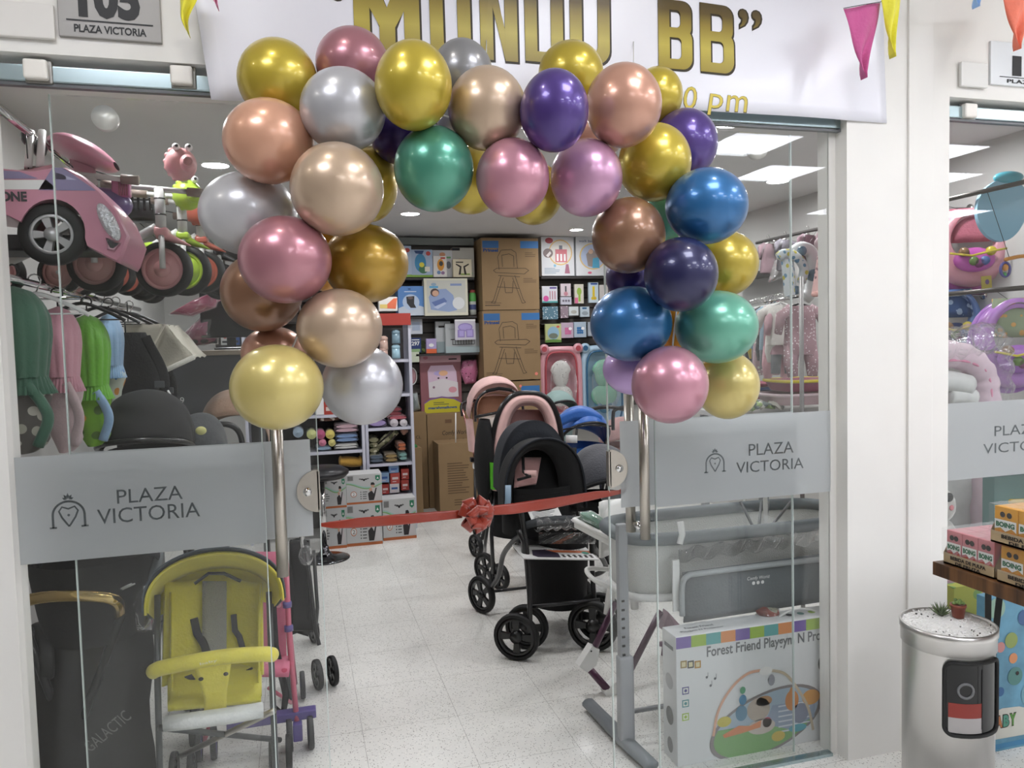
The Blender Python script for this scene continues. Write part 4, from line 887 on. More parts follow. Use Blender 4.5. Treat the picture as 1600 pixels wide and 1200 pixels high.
m = W(o); m.tube(bez([PY(237, 1053, YB_+.06), PY(250, 1044, YB_+.02), PY(300, 1032, YB_-.02), PY(360, 1022, YB_-.02), PY(415, 1017, YB_), PY(427, 1019, YB_+.06)], 30), [.021]*36, YEL2, 14, flat=(1, 1)) if 0 else m.tube(bez([PY(240, 1049, YB_+.05), PY(252, 1044, YB_+.01), PY(300, 1034, YB_-.02), PY(360, 1025, YB_-.02), PY(412, 1022, YB_), PY(425, 1023, YB_+.05)], 30), .0235, YEL2, 16); b = m.build('bumper_bar', t)
m = W(o); m.slab(lambda u, v: PY(lerp(lerp(302, 362, u), lerp(319, 354, u), min(1, v*1.5)), lerp(1040-8*u, 1113-4*u, v), YB_-.028+.03*v), 8, 8, .008, YEL2); e = m.build('bumper_flap', b); m = W(o); m.ell(PY(314, 1061, YB_-.036), (.0075, .003, .006), INK); m.ell(PY(353, 1053, YB_-.036), (.0075, .003, .006), INK); m.text('baby', .011, mat('pale print', '#eeeac8'), frame(PY(326, 1035, YB_-.05), (1, 0, .1), (0, 0, 1)), w=.05); m.build('printed_face', b)
m = W(o); m.tube([PY(258, 1131, YS-.25), PY(300, 1126, YS-.26), PY(360, 1118, YS-.26), PY(411, 1109, YS-.25)], [.026, .028, .028, .027], fab('white leatherette', '#dddedb', rough=.6), 14, flat=(.85, 1)); m.build('footrest', t)
LB = [(PY(246, 930, YS), PY(246, 1190, YS-.22)), (PY(420, 925, YS), PY(430, 1190, YS-.22))]
for a_, b_ in LB: 
    m = W(o); m.tube([a_, a_.lerp(b_, .5), Vector((b_.x, b_.y, .09))], .010, DG, 10); m.build('side_tube', t)
for k in (-1, 1):
    m = W(o); xa = LB[0 if k < 0 else 1][1].x; xb = LB[1 if k < 0 else 0][1].x; m.tube([(xa, YS-.16, PY(270, 1148, YS-.2).z+.01), (xb, YS+.22, .12)], .010, DG if k < 0 else STEEL, 10); m.build('cross_brace', t)
for x in (LB[0][1].x, LB[1][1].x):
    for dx in (-.03, .03): wheel(t, (x+dx, YS-.22, .062), .062, .022, mat('grey tyre', '#333436', rough=.6), BLACKP, (1, 0, 0), 4, 'wheel', o); wheel(t, (x+dx, YS+.24, .062), .062, .022, RUB, BLACKP, (1, 0, 0), 4, 'wheel', o)
m = W(o); m.tube([PY(304, 912, YS+.1), PY(326, 896, YS+.12), PY(350, 896, YS+.12), PY(376, 908, YS+.1)], .006, DG, 8); m.build('rear_bar', t)

# ---------------- pink and purple stroller behind
PST = plas('pink metal tube', '#c25f76'); PUR = plas('purple plastic', '#5a4d8c'); PKC = pat('pink heart print', '#d0718c', '#b9405f', 14, .16, '#e8a9b8'); YP = 3.22
o = Vector((PY(440, 1000, YP).x, YP, 0)); t = thing('toy_stroller', 'pink and purple fold-up stroller behind the yellow one', 'stroller', o)
q = lambda x, y, d=0: PY(x, y, YP+d)
m = W(o); m.slab(lambda u, v: q(lerp(lerp(372, 444, u), lerp(400, 448, u), v), lerp(862, 1035, v), .10*(1-v)), 8, 12, .012, PKC); m.build('backrest', t)
m = W(o); m.slab(lambda u, v: q(lerp(398, 452, u), lerp(1030, 1052, v), -.14*v), 6, 5, .03, PKC); m.build('seat', t)
m = W(o); m.tube([q(447, 880, .06), q(452, 1000, -.02), q(466, 1150, -.14)], .011, PST, 12); m.build('front_leg', t)
m = W(o); m.tube([q(330, 1130, 0), q(300, 1200, 0)], .010, PST, 10); m.build('front_leg', t)
m = W(o); m.tube([q(420, 1075, -.05), q(455, 1098, .1)], .008, PST, 8); m.build('brace', t)
m = W(o); [m.cyl(q(448.5+i*2.4, y, .02-i*.03), q(449+i*2.4, y+9, .018-i*.03), .018, PUR, 12) for i, y in ((0, 940), (1, 977))]; m.build('clamp', t)
m = W(o); m.box((q(390, 1125, -.1)+q(460, 1118, -.1))/2, ((q(460, 1118, -.1)-q(318, 1130, -.1)).x, .05, .034), PUR, bev=.006); m.build('footrest', t)
m = W(o); m.tube([q(424, 905, .0), q(430, 1010, -.03), q(447, 1085, -.05), q(443, 1112, -.06), q(428, 1106, -.06)], 1, fab('black webbing'), 6, flat=(.014, .003), up=(1, 0, 0)); m.build('strap', t)
m = W(o); m.box(Vector((q(466, 1160, -.14).x, YP-.14, .075)), (.036, .04, .07), PUR, bev=.006); m.build('wheel_holder', t)
for px in (453, 486): wheel(t, Vector((q(px, 1160, -.14).x, YP-.14, .062)), .062, .022, mat('grey tyre'), PUR, (1, .05, 0), 5, 'wheel', o)
for px in (452, 473): wheel(t, Vector((PY(px, 1075, YP+.32).x, YP+.32, .060)), .060, .020, mat('grey tyre'), PUR, (1, .05, 0), 5, 'wheel', o)
m = W(o); m.tube([Vector((PY(462, 1075, YP+.32).x, YP+.32, .07)), q(452, 975, 0)], .009, PST, 10); m.build('rear_leg', t)
for px in (308, 332): wheel(t, Vector((q(px, 1160, -.14).x, YP-.10, .062)), .062, .022, mat('grey tyre'), PUR, (1, .05, 0), 5, 'wheel', o)

# ---------------- black folded stroller with clear wrap, seen through the left door edge
YK_ = 3.75; o = Vector((PY(490, 1000, YK_).x, YK_, 0)); t = thing('stroller', 'folded black stroller standing at the edge of the left door', 'stroller', o)
q = lambda x, y, d=0: PY(x, y, YK_+d)
m = W(o); m.grid(lambda u, v: q(lerp(452, 482, u), 845+lerp(0, 150, u*0+v), .0)+Vector((.03*cos(2*pi*v)*0, .05*sin(pi*u), 0)), 6, 8, BC); m.slab(lambda u, v: q(lerp(453, 484, u)+v*4, lerp(848, 985, v), .06*sin(3*v)), 6, 8, .05, BC); m.build('folded_seat', t)
m = W(o); m.tube([q(478, 862), q(484, 900, -.03), q(493, 985, -.1), q(499, 1008, -.12)], .009, BLACKP, 10); m.build('front_leg', t); m = W(o); m.tube([q(490, 860, .06), q(496, 950, .06), q(494, 975, .06)], .009, BLACKP, 10); m.build('rear_leg', t)
for px, d in ((495, -.14), (519, -.12)): wheel(t, Vector((q(px, 1030, d).x, YK_+d, .069)), .069, .024, RUB, BLACKP, (1, .25, 0), 5, 'wheel', o)
wheel(t, Vector((q(489, 955, .25).x, YK_+.45, .07)), .07, .025, RUB, BLACKP, (1, .3, 0), 5, 'wheel', o)
m = W(o); m.tube([q(460, 978, .1), q(478, 985, .1), q(492, 970, .1)], .03, BC, 8); m.build('basket', t)
m = W(o); m.ell(q(478, 868, -.04), (.035, .03, .05), POLY); m.build('clear_wrap', t)
m = W(o); m.tube([q(470, 790), q(472, 855, -.02)], .012, CHROME, 10); m.build('folding_handle', t)

# far left of the back wall, glimpsed between the balloons
Yw = 7.35; a = PY(335, 500, 7.6); b = PY(600, 500, 7.6)
t = thing('slatwall', 'dark slatwall far behind the counter, glimpsed left of the copper balloon', 'wall display', ((a.x+b.x)/2, 7.6, 1.0)); MB().box((0, .02, .78), (b.x-a.x, .02, 1.5), mat('slatwall groove', '#2b2927', rough=.7)).build('backing', t)
m = MB(); [m.box((0, .0, .06+i*.10), (b.x-a.x, .014, .086), mat('slatwall grey', '#5a5550', rough=.6)) for i in range(15)]; m.build('slats', t)
for k, py in enumerate((434, 470, 505, 540)):
    a = PY(338, py, Yw); b = PY(600, py, Yw); m = MB(); m.box((0, .12, -.01), (b.x-a.x, .24, .02), mat('dark shelf board', '#2e2b2a', rough=.6)); tag(m.build('wall_shelf', loc=((a.x+b.x)/2, Yw, a.z)), '%s dark shelf on the far left of the back wall' % ('top', 'second', 'third', 'lowest')[k], 'shelf', 'shelves on the far left back wall')
for lab, x0, x1, y0, y1, c in (('white and red baby tin box on the top shelf left of the copper balloon', 352, 366, 408, 433, '#c9c6c4'), ('brown box with a cream dial on the top shelf, left of the copper balloon', 367, 384, 407, 433, '#8a6a4c'), ('navy box at the left end of the top far shelf', 340, 351, 412, 433, '#2a3a5a'),
    ('orange brown box on the second far shelf', 340, 356, 446, 469, '#b58a5c'), ('cream carton stack on the second far shelf', 357, 376, 442, 469, '#c9bc98'), ('blue capped jar box on the third far shelf', 343, 354, 482, 504, '#2f4a8a'), ('grey jar box on the third far shelf', 363, 376, 480, 504, '#8d9094'), ('white box on the lowest far shelf', 345, 358, 518, 539, '#c5c5c3'), ('blue box on the lowest far shelf', 361, 374, 515, 539, '#3b5a92')):
    pbox(lab, x0, y0, x1, y1, Yw+.02, .1, ink(c), lambda m, F, w, h, c=c: (m.disc(0, h*.1, w*.22, ink('#d8cfae' if c[1] != 'c' else '#b4433a'), F), m.rect(-w*.35, -h*.35, w*.35, -h*.2, ink('#3a3a3c'), F)), 'boxes on the far left back wall')
# ============================================================ middle of the shop: shelving units, cartons, slatwall
def shelf_unit(lab, px0, px1, Y, ztop, dep, shelves_py, header=None, back=True):
    x0 = PY(px0, 700, Y).x; x1 = PY(px1, 700, Y).x; t = thing('shelving_unit', lab, 'shelving', ((x0+x1)/2, Y, 0)); w = x1-x0; WM = plas('shelf white metal', '#c9cad6')
    for sg in (-1, 1): MB().box((sg*(w/2-.012), dep/2, ztop/2), (.024, dep, ztop), WM).build('side_panel', t)
    if back: MB().box((0, dep-.01, ztop/2), (w-.05, .012, ztop-.05), mat('dark shelf back', '#3d3a38', rough=.7)).build('back_panel', t)
    for py in shelves_py: z = PY((px0+px1)/2, py, Y).z; MB().box((0, dep/2, z-.012), (w-.05, dep-.02, .024), WM).build('shelf', t)
    if header: hz = PY((px0+px1)/2, header, Y).z; m = MB(); m.box((0, -.006, hz), (w, .012, .10), mat('red header', '#a83a30', rough=.5)); m.disc(-w*.30, 0, .03, ink('#2f6f86'), frame((0, -.0125, hz), (1, 0, 0), (0, 0, 1))); m.build('red_header', t)
    return t, x0, x1
YA = 6.45
tA, ax0, ax1 = shelf_unit('white shelving unit with folded blankets, left of the aisle', 385, 571, YA, 1.75, .34, (600, 650, 708, 780))
YBu = 6.55
tB, bx0, bx1 = shelf_unit('white shelving unit with a red header and small red boxes', 572, 648, YBu, 1.76, .34, (562, 616, 668, 724, 775), header=499)
def roll(lab, px, py, Y, r, c, l=.22, cat='blanket', grp='rolled and folded blankets', ax='Y', sq=1.0):
    """rolled towel seen end-on: spiral end"""
    p = PY(px, py, Y); m = MB(); mt = fab('towel '+c, c, sheen=.4)
    m.lathe([(.0005, -.002), (r*.25, 0), (r*.3, .004), (r*.55, -.001), (r*.6, .004), (r*.85, -.001), (r, .006), (r, l), (.001, l)], mt, Matrix.Scale(sq, 4, (0, 0, 1)) @ rot('X', -90), 20)
    tag(m.build('rolled_blanket', loc=p), lab, cat, grp)
def fold(lab, x0, x1, y0, y1, Y, c, n=3, dep=.24, grp='rolled and folded blankets', name='folded_blanket', mt=None, sag=.0):
    a = PY(x0, y1, Y); b = PY(x1, y0, Y); w = b.x-a.x; h = max(b.z-a.z, .015); t = h/n; mt = mt or fab('towel '+c, c, sheen=.4); m = MB()
    for k in range(n):
        m.grid(lambda u, v: (w/2*(1-.04*(k % 2))*cos(2*pi*v)*abs(cos(2*pi*v))**-.55 if abs(cos(2*pi*v)) > 1e-3 else 0, lerp(0, dep, u)+.006*sin(v*20), t*(k+.5)+t*.52*sin(2*pi*v)*(abs(sin(2*pi*v))**-.35 if abs(sin(2*pi*v)) > 1e-3 else 0)+sag*sin(w+u*3)), 6, 20, mt, cv=True)
        for yy in (0, dep): m.add([(w/2*.9*cos(2*pi*i/16), yy, t*(k+.5)+t*.45*sin(2*pi*i/16)) for i in range(16)], [tuple(range(16))], mt)
    tag(m.build(name, loc=((a.x+b.x)/2, Y, a.z)), lab, 'blanket', grp)
Y1 = YA+.03
for lab, px, py, r, c in (('blue and white rolled towel at the left of the blanket shelf', 466, 676, .042, '#9fb3c4'), ('pale yellow rolled towel behind the door edge', 487, 679, .040, '#c9cf8a'), ('deep pink rolled towel on the blanket shelf', 501, 679, .038, '#b4587c'), ('yellow rolled towel right of the deep pink one', 516, 679, .038, '#d3c46a'),
    ('lower pink rolled towel on the blanket shelf', 504, 692, .030, '#cc7f95'), ('lower yellow rolled towel on the blanket shelf', 519, 692, .030, '#cfc77c')): roll(lab, px, py, Y1, r, c)
fold('pink folded blanket on top of the blue one', 523, 560, 662, 676, Y1, '#c9aab3', 2); fold('blue folded blanket in the middle of the shelf', 524, 560, 677, 691, Y1, '#7d97bd', 2); fold('white folded blanket at the bottom of the blanket shelf', 522, 560, 692, 702, Y1, '#cfd0cc', 2)
fold('blue and white folded blanket behind the door edge', 494, 518, 697, 704, Y1, '#8ea7bb', 1)
fold('brown and white patterned blanket on the upper shelf of the left unit', 496, 532, 650, 659, Y1, '#6b4a3a', 1, mt=pat('brown white print', '#5c3f33', '#c9bfb4', 30, .4))
p = PY(548, 722, Y1); m = MB(); m.grid(lambda u, v: (lerp(-.075, .085, u), .1+.09*cos(2*pi*v), .045*sin(2*pi*v)*(.8+.2*sin(pi*u))-u*.02), 12, 18, fab('orange yellow quilt', '#c79a43', bump=.6, bscale=40), cv=True); [m.ell((x, .1, -.01*(x > 0)), (.02, .085, .043), fab('orange yellow quilt')) for x in (-.075, .085)]; tag(m.build('rolled_quilt', loc=p), 'orange yellow rolled quilt on the lower shelf, left of the aisle', 'blanket')
pbox('white and red medicine carton on the upper left shelf', 494, 622, 506, 648, YA+.02, .1, WPAP); pbox('red carton beside the white one under the silver balloon', 506, 628, 522, 648, YA+.02, .1, ink('#a53a2c'), lambda m, F, w, h: m.rect(-w*.3, -h*.2, w*.3, h*.1, ink('#d8c8c0'), F))
for i, (c, px, py, s) in enumerate((('#b99a8c', 600, 536, 'peach'), ('#6d8794', 619, 526, 'blue grey'), ('#8fb2c0', 619, 549, 'pale blue'), ('#c9a79a', 600, 553, 'rose'))):
    p = PY(px, py+11, YBu+.03); t = thing('baby_bottle', '%s baby cup on the upper shelf of the red headed unit, %s' % (s, 'upper one' if py < 540 else 'lower one'), 'bottle', p, group='baby cups on the shelf'); mt = plas('cup '+c, c)
    MB().lathe([(.0005, 0), (.034, 0), (.036, .01), (.034, .09), (.0005, .09)], mt, n=20).build('body', t); MB().lathe([(.036, .088), (.036, .105), (.02, .118), (.0005, .12)], plas('cup lid '+c, c, rough=.4), n=20).build('lid', t)
fold('lilac cushion on the second shelf of the red headed unit', 576, 604, 655, 667, YBu+.03, '#9d8cba', 1); fold('dusty red folded cloth on the second shelf', 607, 628, 636, 650, YBu+.08, '#8f4a50', 2)
fold('rose folded cloth above the white rolls', 607, 636, 649, 656, YBu+.03, '#b9626c', 1)
roll('white rolled cloth right of the lilac cushion', 616, 661, YBu+.02, .035, '#c6bfc4'); roll('second white rolled cloth at the right end of the shelf', 631, 661, YBu+.02, .032, '#d2ccd0')
# camouflage bundle, sandals etc on the third shelf
CAM = pat('camouflage cloth', '#8d8a6c', '#4f5239', 22, .45, '#c6c2a8')
p = PY(606, 690, YBu+.03); t = thing('patterned_bundle', 'green and cream patterned bundle leaning on the middle shelf', 'fabric bundle', p)
m = MB(); m.tube([(-.09, .06, -.05), (.0, .05, .02), (.085, .05, .085)], [.03, .042, .03], CAM, 14, flat=(1, 1.1)); m.build('roll', t); m = MB(); m.tube([(-.06, .02, -.06), (.02, .005, -.005), (.07, .01, .05)], .008, INK, 6); m.tube([(-.08, .03, -.02), (-.01, .01, .04), (.05, .01, .09)], .008, INK, 6); m.build('strap', t)
fold('camouflage folded cloth at the left of the middle shelf', 577, 592, 683, 716, YBu+.06, '', 4, mt=CAM)
for lab, x0, x1, y0, y1, c in (('grey blue folded cloth under the patterned bundle', 578, 599, 711, 723, '#5c6a78'), ('tan folded cloth under the patterned bundle', 602, 621, 709, 722, '#9a8356'), ('mint folded cloth at the right of the middle shelf', 624, 636, 707, 719, '#7fa8a2'), ('orange folded cloth above the mint one', 622, 634, 692, 704, '#b86a45')): fold(lab, x0, x1, y0, y1, YBu+.02, c, 2)
m = MB(); [m.ell((dx, 0, dz), (.02, .02, .02), fab('brown fur ball', '#7d5a4a')) for dx, dz in ((0, 0), (.018, .014), (-.012, .018))]; tag(m.build('pompom_toy', loc=PY(631, 676, YBu+.04)), 'brown pompom at the right end of the middle shelf', 'toy')
# small red and blue boxes
for lab, x0, x1, y0, y1, c in (('small blue box standing on the red ones', 608, 623, 727, 739, '#7f9fc4'), ('small blue box at the left of the red boxes', 594, 608, 739, 754, '#88a5c4'), ('upper left red box in the small box pile', 610, 625, 739, 756, '#b54b42'), ('upper right red box in the small box pile', 627, 639, 733, 749, '#a94238'),
    ('lower left red box in the small box pile', 596, 608, 757, 772, '#a33c36'), ('small white box between the red ones', 609, 624, 756, 770, '#cfc9c9'), ('lower right red box in the small box pile', 627, 639, 750, 766, '#a94238')):
    pbox(lab, x0, y0, x1, y1, YBu+.02+.002*x0 % .03, .10, ink(c), lambda m, F, w, h, c=c: (m.rect(-w*.32, -h*.1, w*.32, h*.12, ink('#dcc9c6' if c[1] in 'ab' else '#3e5f9a'), F), m.rect(-w*.3, -h*.32, w*.1, -h*.25, ink('#dcc9c6'), F)), group='small boxes on the lower shelf')
# bar stool
p = Vector((PY(507, 855, 5.86).x, 5.86, 0)); t = thing('bar_stool', 'chrome pole stool with a round base and black seat, at the left door edge', 'stool', p)
m = MB(); m.lathe([(.0005, .0), (.185, .0), (.185, .006), (.15, .016), (.06, .028), (.035, .06), (.028, .10), (.0005, .10)], mat('dark chrome', '#5d5d5f', rough=.12, metal=1), n=40); m.build('base', t); MB().cyl((0, 0, .05), (0, 0, .62), .022, CHROME, 18).build('pole', t)
m = MB(); m.lathe([(.0005, .60), (.17, .61), (.20, .64), (.20, .66), (.15, .69), (.0005, .695)], mat('black seat vinyl', '#1b1b1d', rough=.35), n=32); m.build('seat', t)
# baby carrier cartons
def carrier_art(side=False):
    def art(m, F, w, h):
        m.rect(-w/2, -h/2, w/2, -h*.43, ink('#b5673a'), F, .0005)
        S = .5
        m.rect(-w*.46, h*.30, -w*.30, h*.46, ink('#9a9a98'), F); [m.rect(-w*.45+i*w*.02, h*.31, -w*.443+i*w*.02, h*.45, BLK, F, .0009) for i in range(7)]
        m.poly([(w*.32, h*.44), (w*.45, h*.44), (w*.45, h*.30), (w*.385, h*.25), (w*.32, h*.30)], ink('#2f7d5c'), F); m.poly([(w*.385, h*.39), (w*.42, h*.32), (w*.35, h*.32)], WPAP, F, .0012)
        for sg in (-1, 1): m.disc(sg*w*.05, h*.33, w*.045, ink('#4b4b4b'), F, .0009, h*.025); m.disc(sg*w*.11, h*.345, w*.035, ink('#6a6a6a'), F, .0009, h*.02)
        m.disc(0, h*.30, w*.03, BLK, F, .0011, h*.03)
        for k, (c, o) in enumerate((('#7fae6a', 0), ('#9fc3ba', .035))):
            top = [(-w*.5+w*i/16, h*(.12+.09*cos(i/16*5.2)+o)) for i in range(17)]; m.poly(top+[(x, y-h*.025*(1+.8*sin(i/16*pi))) for i, (x, y) in reversed(list(enumerate(top)))], ink(c), F, .0007+k*.0002)
        # man with a baby in a black carrier
        cx = w*.24; sk = ink('#c79f88'); m.disc(cx, h*.10, w*.055, sk, F, .0010, h*.075); m.poly([(cx-w*.06, h*.12), (cx-w*.05, h*.20), (cx+w*.02, h*.21), (cx+w*.06, h*.15), (cx+w*.05, h*.12)], ink('#1f1c1c'), F, .0013)
        m.poly([(cx-w*.10, -h*.40), (cx-w*.10, h*.0), (cx-w*.02, h*.04), (cx+w*.10, h*.0), (cx+w*.19, -h*.15), (cx+w*.22, -h*.40)], ink('#c9c4c4'), F, .0009); m.poly([(cx-w*.12, -h*.40), (cx-w*.14, -h*.16), (cx-w*.04, -h*.06), (cx+w*.06, -h*.24), (cx+w*.02, -h*.40)], ink('#2c2729'), F, .0012)
        m.disc(cx-w*.06, -h*.03, w*.045, sk, F, .0014, h*.06); m.poly([(cx+w*.02, -h*.2), (cx+w*.08, h*.02), (cx+w*.11, h*.01), (cx+w*.06, -h*.24)], ink('#2c2729'), F, .0013)
        if not side:
            m.disc(-w*.30, -h*.16, w*.085, ink('#b5673a'), F, .0008, h*.10); m.disc(-w*.30, -h*.16, w*.07, WPAP, F, .0010, h*.08); m.text('2', h*.10, ink('#6a5a4a'), F @ tr(-w*.30, -h*.16, .0006))
            for k in range(4): m.disc(-w*.10, -h*.10-k*h*.075, w*.015, BLK, F, .0009, h*.018); m.rect(-w*.05, -h*.115-k*h*.075, w*(.06 if k else .08), -h*.09-k*h*.075, ink('#4b4b4b'), F)
        else: lines(m, F, -w*.42, -h*.02, w*.22, 4, h*.07, '#6a6a6a')
    return art
WCB = mat('carrier carton', '#c3c4c3', rough=.5)
for lab, x0, y0, x1, y1, Y, sd, dp in (('white carrier carton with green ribbon print, lower right of the stack', 598, 779, 650, 836, 6.22, 0, .19), ('white carrier carton in the middle of the bottom row', 541, 787, 597, 845, 6.14, 0, .22), ('white carrier carton at the bottom left, behind the stool pole', 504, 794, 541, 849, 6.12, 1, .22),
    ('white carrier carton on top of the stack, with the round seal', 541, 741, 597, 787, 6.14, 0, .22), ('white carrier carton on top at the left, beside the steel door plate', 504, 746, 541, 794, 6.12, 1, .22)):
    t = pbox(lab, x0, y0, x1, y1, Y, dp, WCB, carrier_art(sd), 'baby carrier cartons', name='carrier_carton', floor=(y1 > 820))
m = MB(); m.grid(lambda u, v: (lerp(-.16, .16, u), lerp(0, .2, v), .02+.02*sin(u*9)*sin(v*7)+.02*sin(pi*u)), 16, 10, fab('white folded towel', '#d0cfcb'))
# kraft boxes
def kraft(lab, x0, y0, x1, y1, Y, d, art=None): return pbox(lab, x0, y0, x1, y1, Y, d, KRAFT, art, None, name='cardboard_box', floor=True)
kraft('tall plain cardboard box behind the shelving unit', 646, 645, 668, 788, 7.30, .22, lambda m, F, w, h: m.text('CL', .03, INK, F @ tr(-w*.1, h*.25)))
def comfy(m, F, w, h):
    m.text('Comfy World', .055, INK, F @ tr(w*.05, h*.29, 0), w=w*.52, shear=.15); [m.lathe([(.020, .001), (.026, .001)], INK, F @ tr(-w*.06+i*.065, h*.20, 0), 20) for i in range(3)]; m.disc(w*.04-.003, h*.20, .012, INK, F); m.rect(-w*.15, h*.40, -w*.02, h*.44, ink('#6b4f35'), F)
kraft('large brown cardboard box printed Comfy World, against the back wall', 669, 646, 748, 778, 7.30, .22, comfy)
kraft('square brown cardboard box with printed text, in front of the Comfy World box', 686, 692, 746, 794, 6.98, .30, lambda m, F, w, h: (lines(m, F, -w*.28, h*.22, w*.6, 13, h*.035, '#5a442c', h*.012), lines(m, F, -w*.12, -h*.30, w*.3, 3, h*.035, '#5a442c', h*.012)))
kraft('narrow open cardboard box with a green item, beside the shelving unit', 646, 700, 660, 785, 7.05, .2)
m = MB(); m.ell((0, 0, 0), (.025, .03, .025), ink('#2f7d3c')); tag(m.build('green_item', loc=PY(648, 698, 7.12)), 'small green item peeping out of the narrow box', 'item')

# ---------------- slatwall left of the high chair boxes
SL = mat('slatwall grey', '#5a5550', rough=.6)
def slatwall(lab, px0, px1, py0, py1, Y):
    a = PY(px0, py1, Y); b = PY(px1, py0, Y); w = b.x-a.x; zt = b.z; zb = a.z; t = thing('slatwall', lab, 'wall display', ((a.x+b.x)/2, Y, zb)); h = zt-zb
    m = MB(); m.box((0, .02, h/2), (w, .012, h), mat('slatwall groove', '#2b2927', rough=.7)); m.build('backing', t); n = int(h/.10)
    m = MB(); [m.box((0, .006, (i+.5)*h/n), (w, .014, h/n-.014), SL) for i in range(n)]; m.build('slats', t); return t
slatwall('grey slatwall panel with boxed toys, left of the high chair cartons', 560, 748, 377, 652, 7.55); slatwall('dark slatwall panel with hanging packs, right of the high chair cartons', 846, 1015, 372, 640, 7.58)
def wshelf(lab, x0, x1, py, Y, d, mt, tl=.02):
    a = PY(x0, py, Y); b = PY(x1, py, Y); m = MB(); m.box((0, d/2, -tl/2), (b.x-a.x, d, tl), mt); tag(m.build('wall_shelf', loc=((a.x+b.x)/2, Y, (a.z+b.z)/2)), lab, 'shelf', 'shelves on the back slatwall')
YS_ = 7.3; DK = mat('dark shelf board', '#2e2b2a', rough=.6)
wshelf('dark shelf under the row of boxed toys', 600, 741, 434, YS_, .25, DK); wshelf('dark shelf under the swaddled baby carton', 600, 745, 494.5, YS_, .25, DK); wshelf('dark shelf under the grey cartons', 650, 748, 552, YS_, .25, DK)
wshelf('dark shelf under the two large white toy boxes', 846, 1000, 432, 7.35, .23, DK); wshelf('dark shelf over the rattle cards', 846, 1000, 504, 7.42, .16, DK, .012); wshelf('dark shelf above the bear bath tubs', 846, 1000, 536, 7.42, .16, DK, .012)
m = MB(); a = PY(624, 372, 7.5); b = PY(740, 383, 7.5); m.box((0, 0, 0), (b.x-a.x, .03, .07), mat('light panel trim', '#8f9590', rough=.5)); tag(m.build('light_box_trim', loc=((a.x+b.x)/2, 7.5, (a.z+b.z)/2)), 'pale horizontal trim above the boxed toys', 'trim')
G_ = 'boxed toys on the back wall'
def toy_blue(m, F, w, h):
    m.rect(-w*.5, -h*.5, w*.5, -h*.42, ink('#7da33a'), F); m.disc(-w*.08, h*.02, w*.27, ink('#3a86b0'), F, .0008, h*.33); m.disc(w*.05, -h*.22, w*.22, ink('#3a6f4a'), F, .0010, h*.15); m.disc(-w*.02, -h*.05, w*.12, ink('#d9cf3f'), F, .0013, h*.09); m.disc(w*.30, h*.36, w*.11, ink('#b4433a'), F, .0010, h*.08); m.poly([(-w*.36, h*.46), (w*.1, h*.46), (w*.02, h*.33), (-w*.3, h*.36)], ink('#1f3f6e'), F, .0011); m.rect(w*.12, -h*.30, w*.36, -h*.12, ink('#ddd8c8'), F, .0012)
pbox('blue and green boxed baby toy at the left of the toy shelf', 643, 390, 676, 433, YS_+.02, .12, ink('#9dafc6'), toy_blue, G_)
pbox('pale blue toy box cut off by the amber balloon', 622, 384, 643, 433, YS_+.02, .12, ink('#a9b9cc'), lambda m, F, w, h: (m.disc(w*.2, h*.36, w*.2, ink('#b4433a'), F, .0008, h*.07), m.rect(-w*.5, -h*.5, w*.5, -h*.42, ink('#7da33a'), F)), G_)
pbox('white and grey box behind the toy phone box', 676, 391, 707, 433, YS_+.08, .10, ink('#c9cbcd'), lambda m, F, w, h: (m.disc(w*.0, h*.34, w*.15, ink('#d79a74'), F, .0008, h*.08), m.disc(w*.3, -h*.05, w*.12, ink('#6b6f78'), F, .0008, h*.14), m.rect(w*.2, h*.2, w*.42, h*.26, ink('#6aa86a'), F)), G_)
pbox('white toy phone box with an orange phone print', 677, 400, 698, 433, YS_+.02, .06, ink('#d6d2cc'), lambda m, F, w, h: (m.disc(w*.05, h*.08, w*.26, ink('#d08f2e'), F, .0008, h*.28), m.disc(w*.08, h*.14, w*.15, ink('#3d3c3a'), F, .0011, h*.12), m.disc(-w*.1, -h*.28, w*.14, ink('#6a88b0'), F, .0010, h*.09), m.rect(w*.05, h*.36, w*.4, h*.44, ink('#b4433a'), F), m.disc(w*.2, -h*.3, w*.14, ink('#8a6a8e'), F, .0010, h*.08)), G_)
pbox('grey patterned toy box at the right end of the toy shelf', 707, 387, 741, 433, YS_+.08, .10, pat('pastel print', '#b5b3aa', '#c48a80', 14, .35, '#9fb39a', .5), lambda m, F, w, h: m.rect(-w*.5, h*.40, -w*.15, h*.49, BLK, F), G_)
pbox('cream box printed with two black giraffes', 708, 405, 737, 433, YS_+.02, .05, ink('#d2c8ac'), lambda m, F, w, h: (m.rect(-w*.35, h*.30, w*.05, h*.36, INK, F), [m.poly([(sg*w*.10, -h*.36), (sg*w*.22, -h*.36), (sg*w*.14, h*.05), (sg*w*.36, h*.2), (sg*w*.34, h*.26), (sg*w*.05, h*.10)][::int(sg)], INK, F, .0008) for sg in (-1, 1)], m.rect(-w*.1, -h*.38, w*.4, -h*.30, ink('#7d9a3a'), F, .0007)), G_)
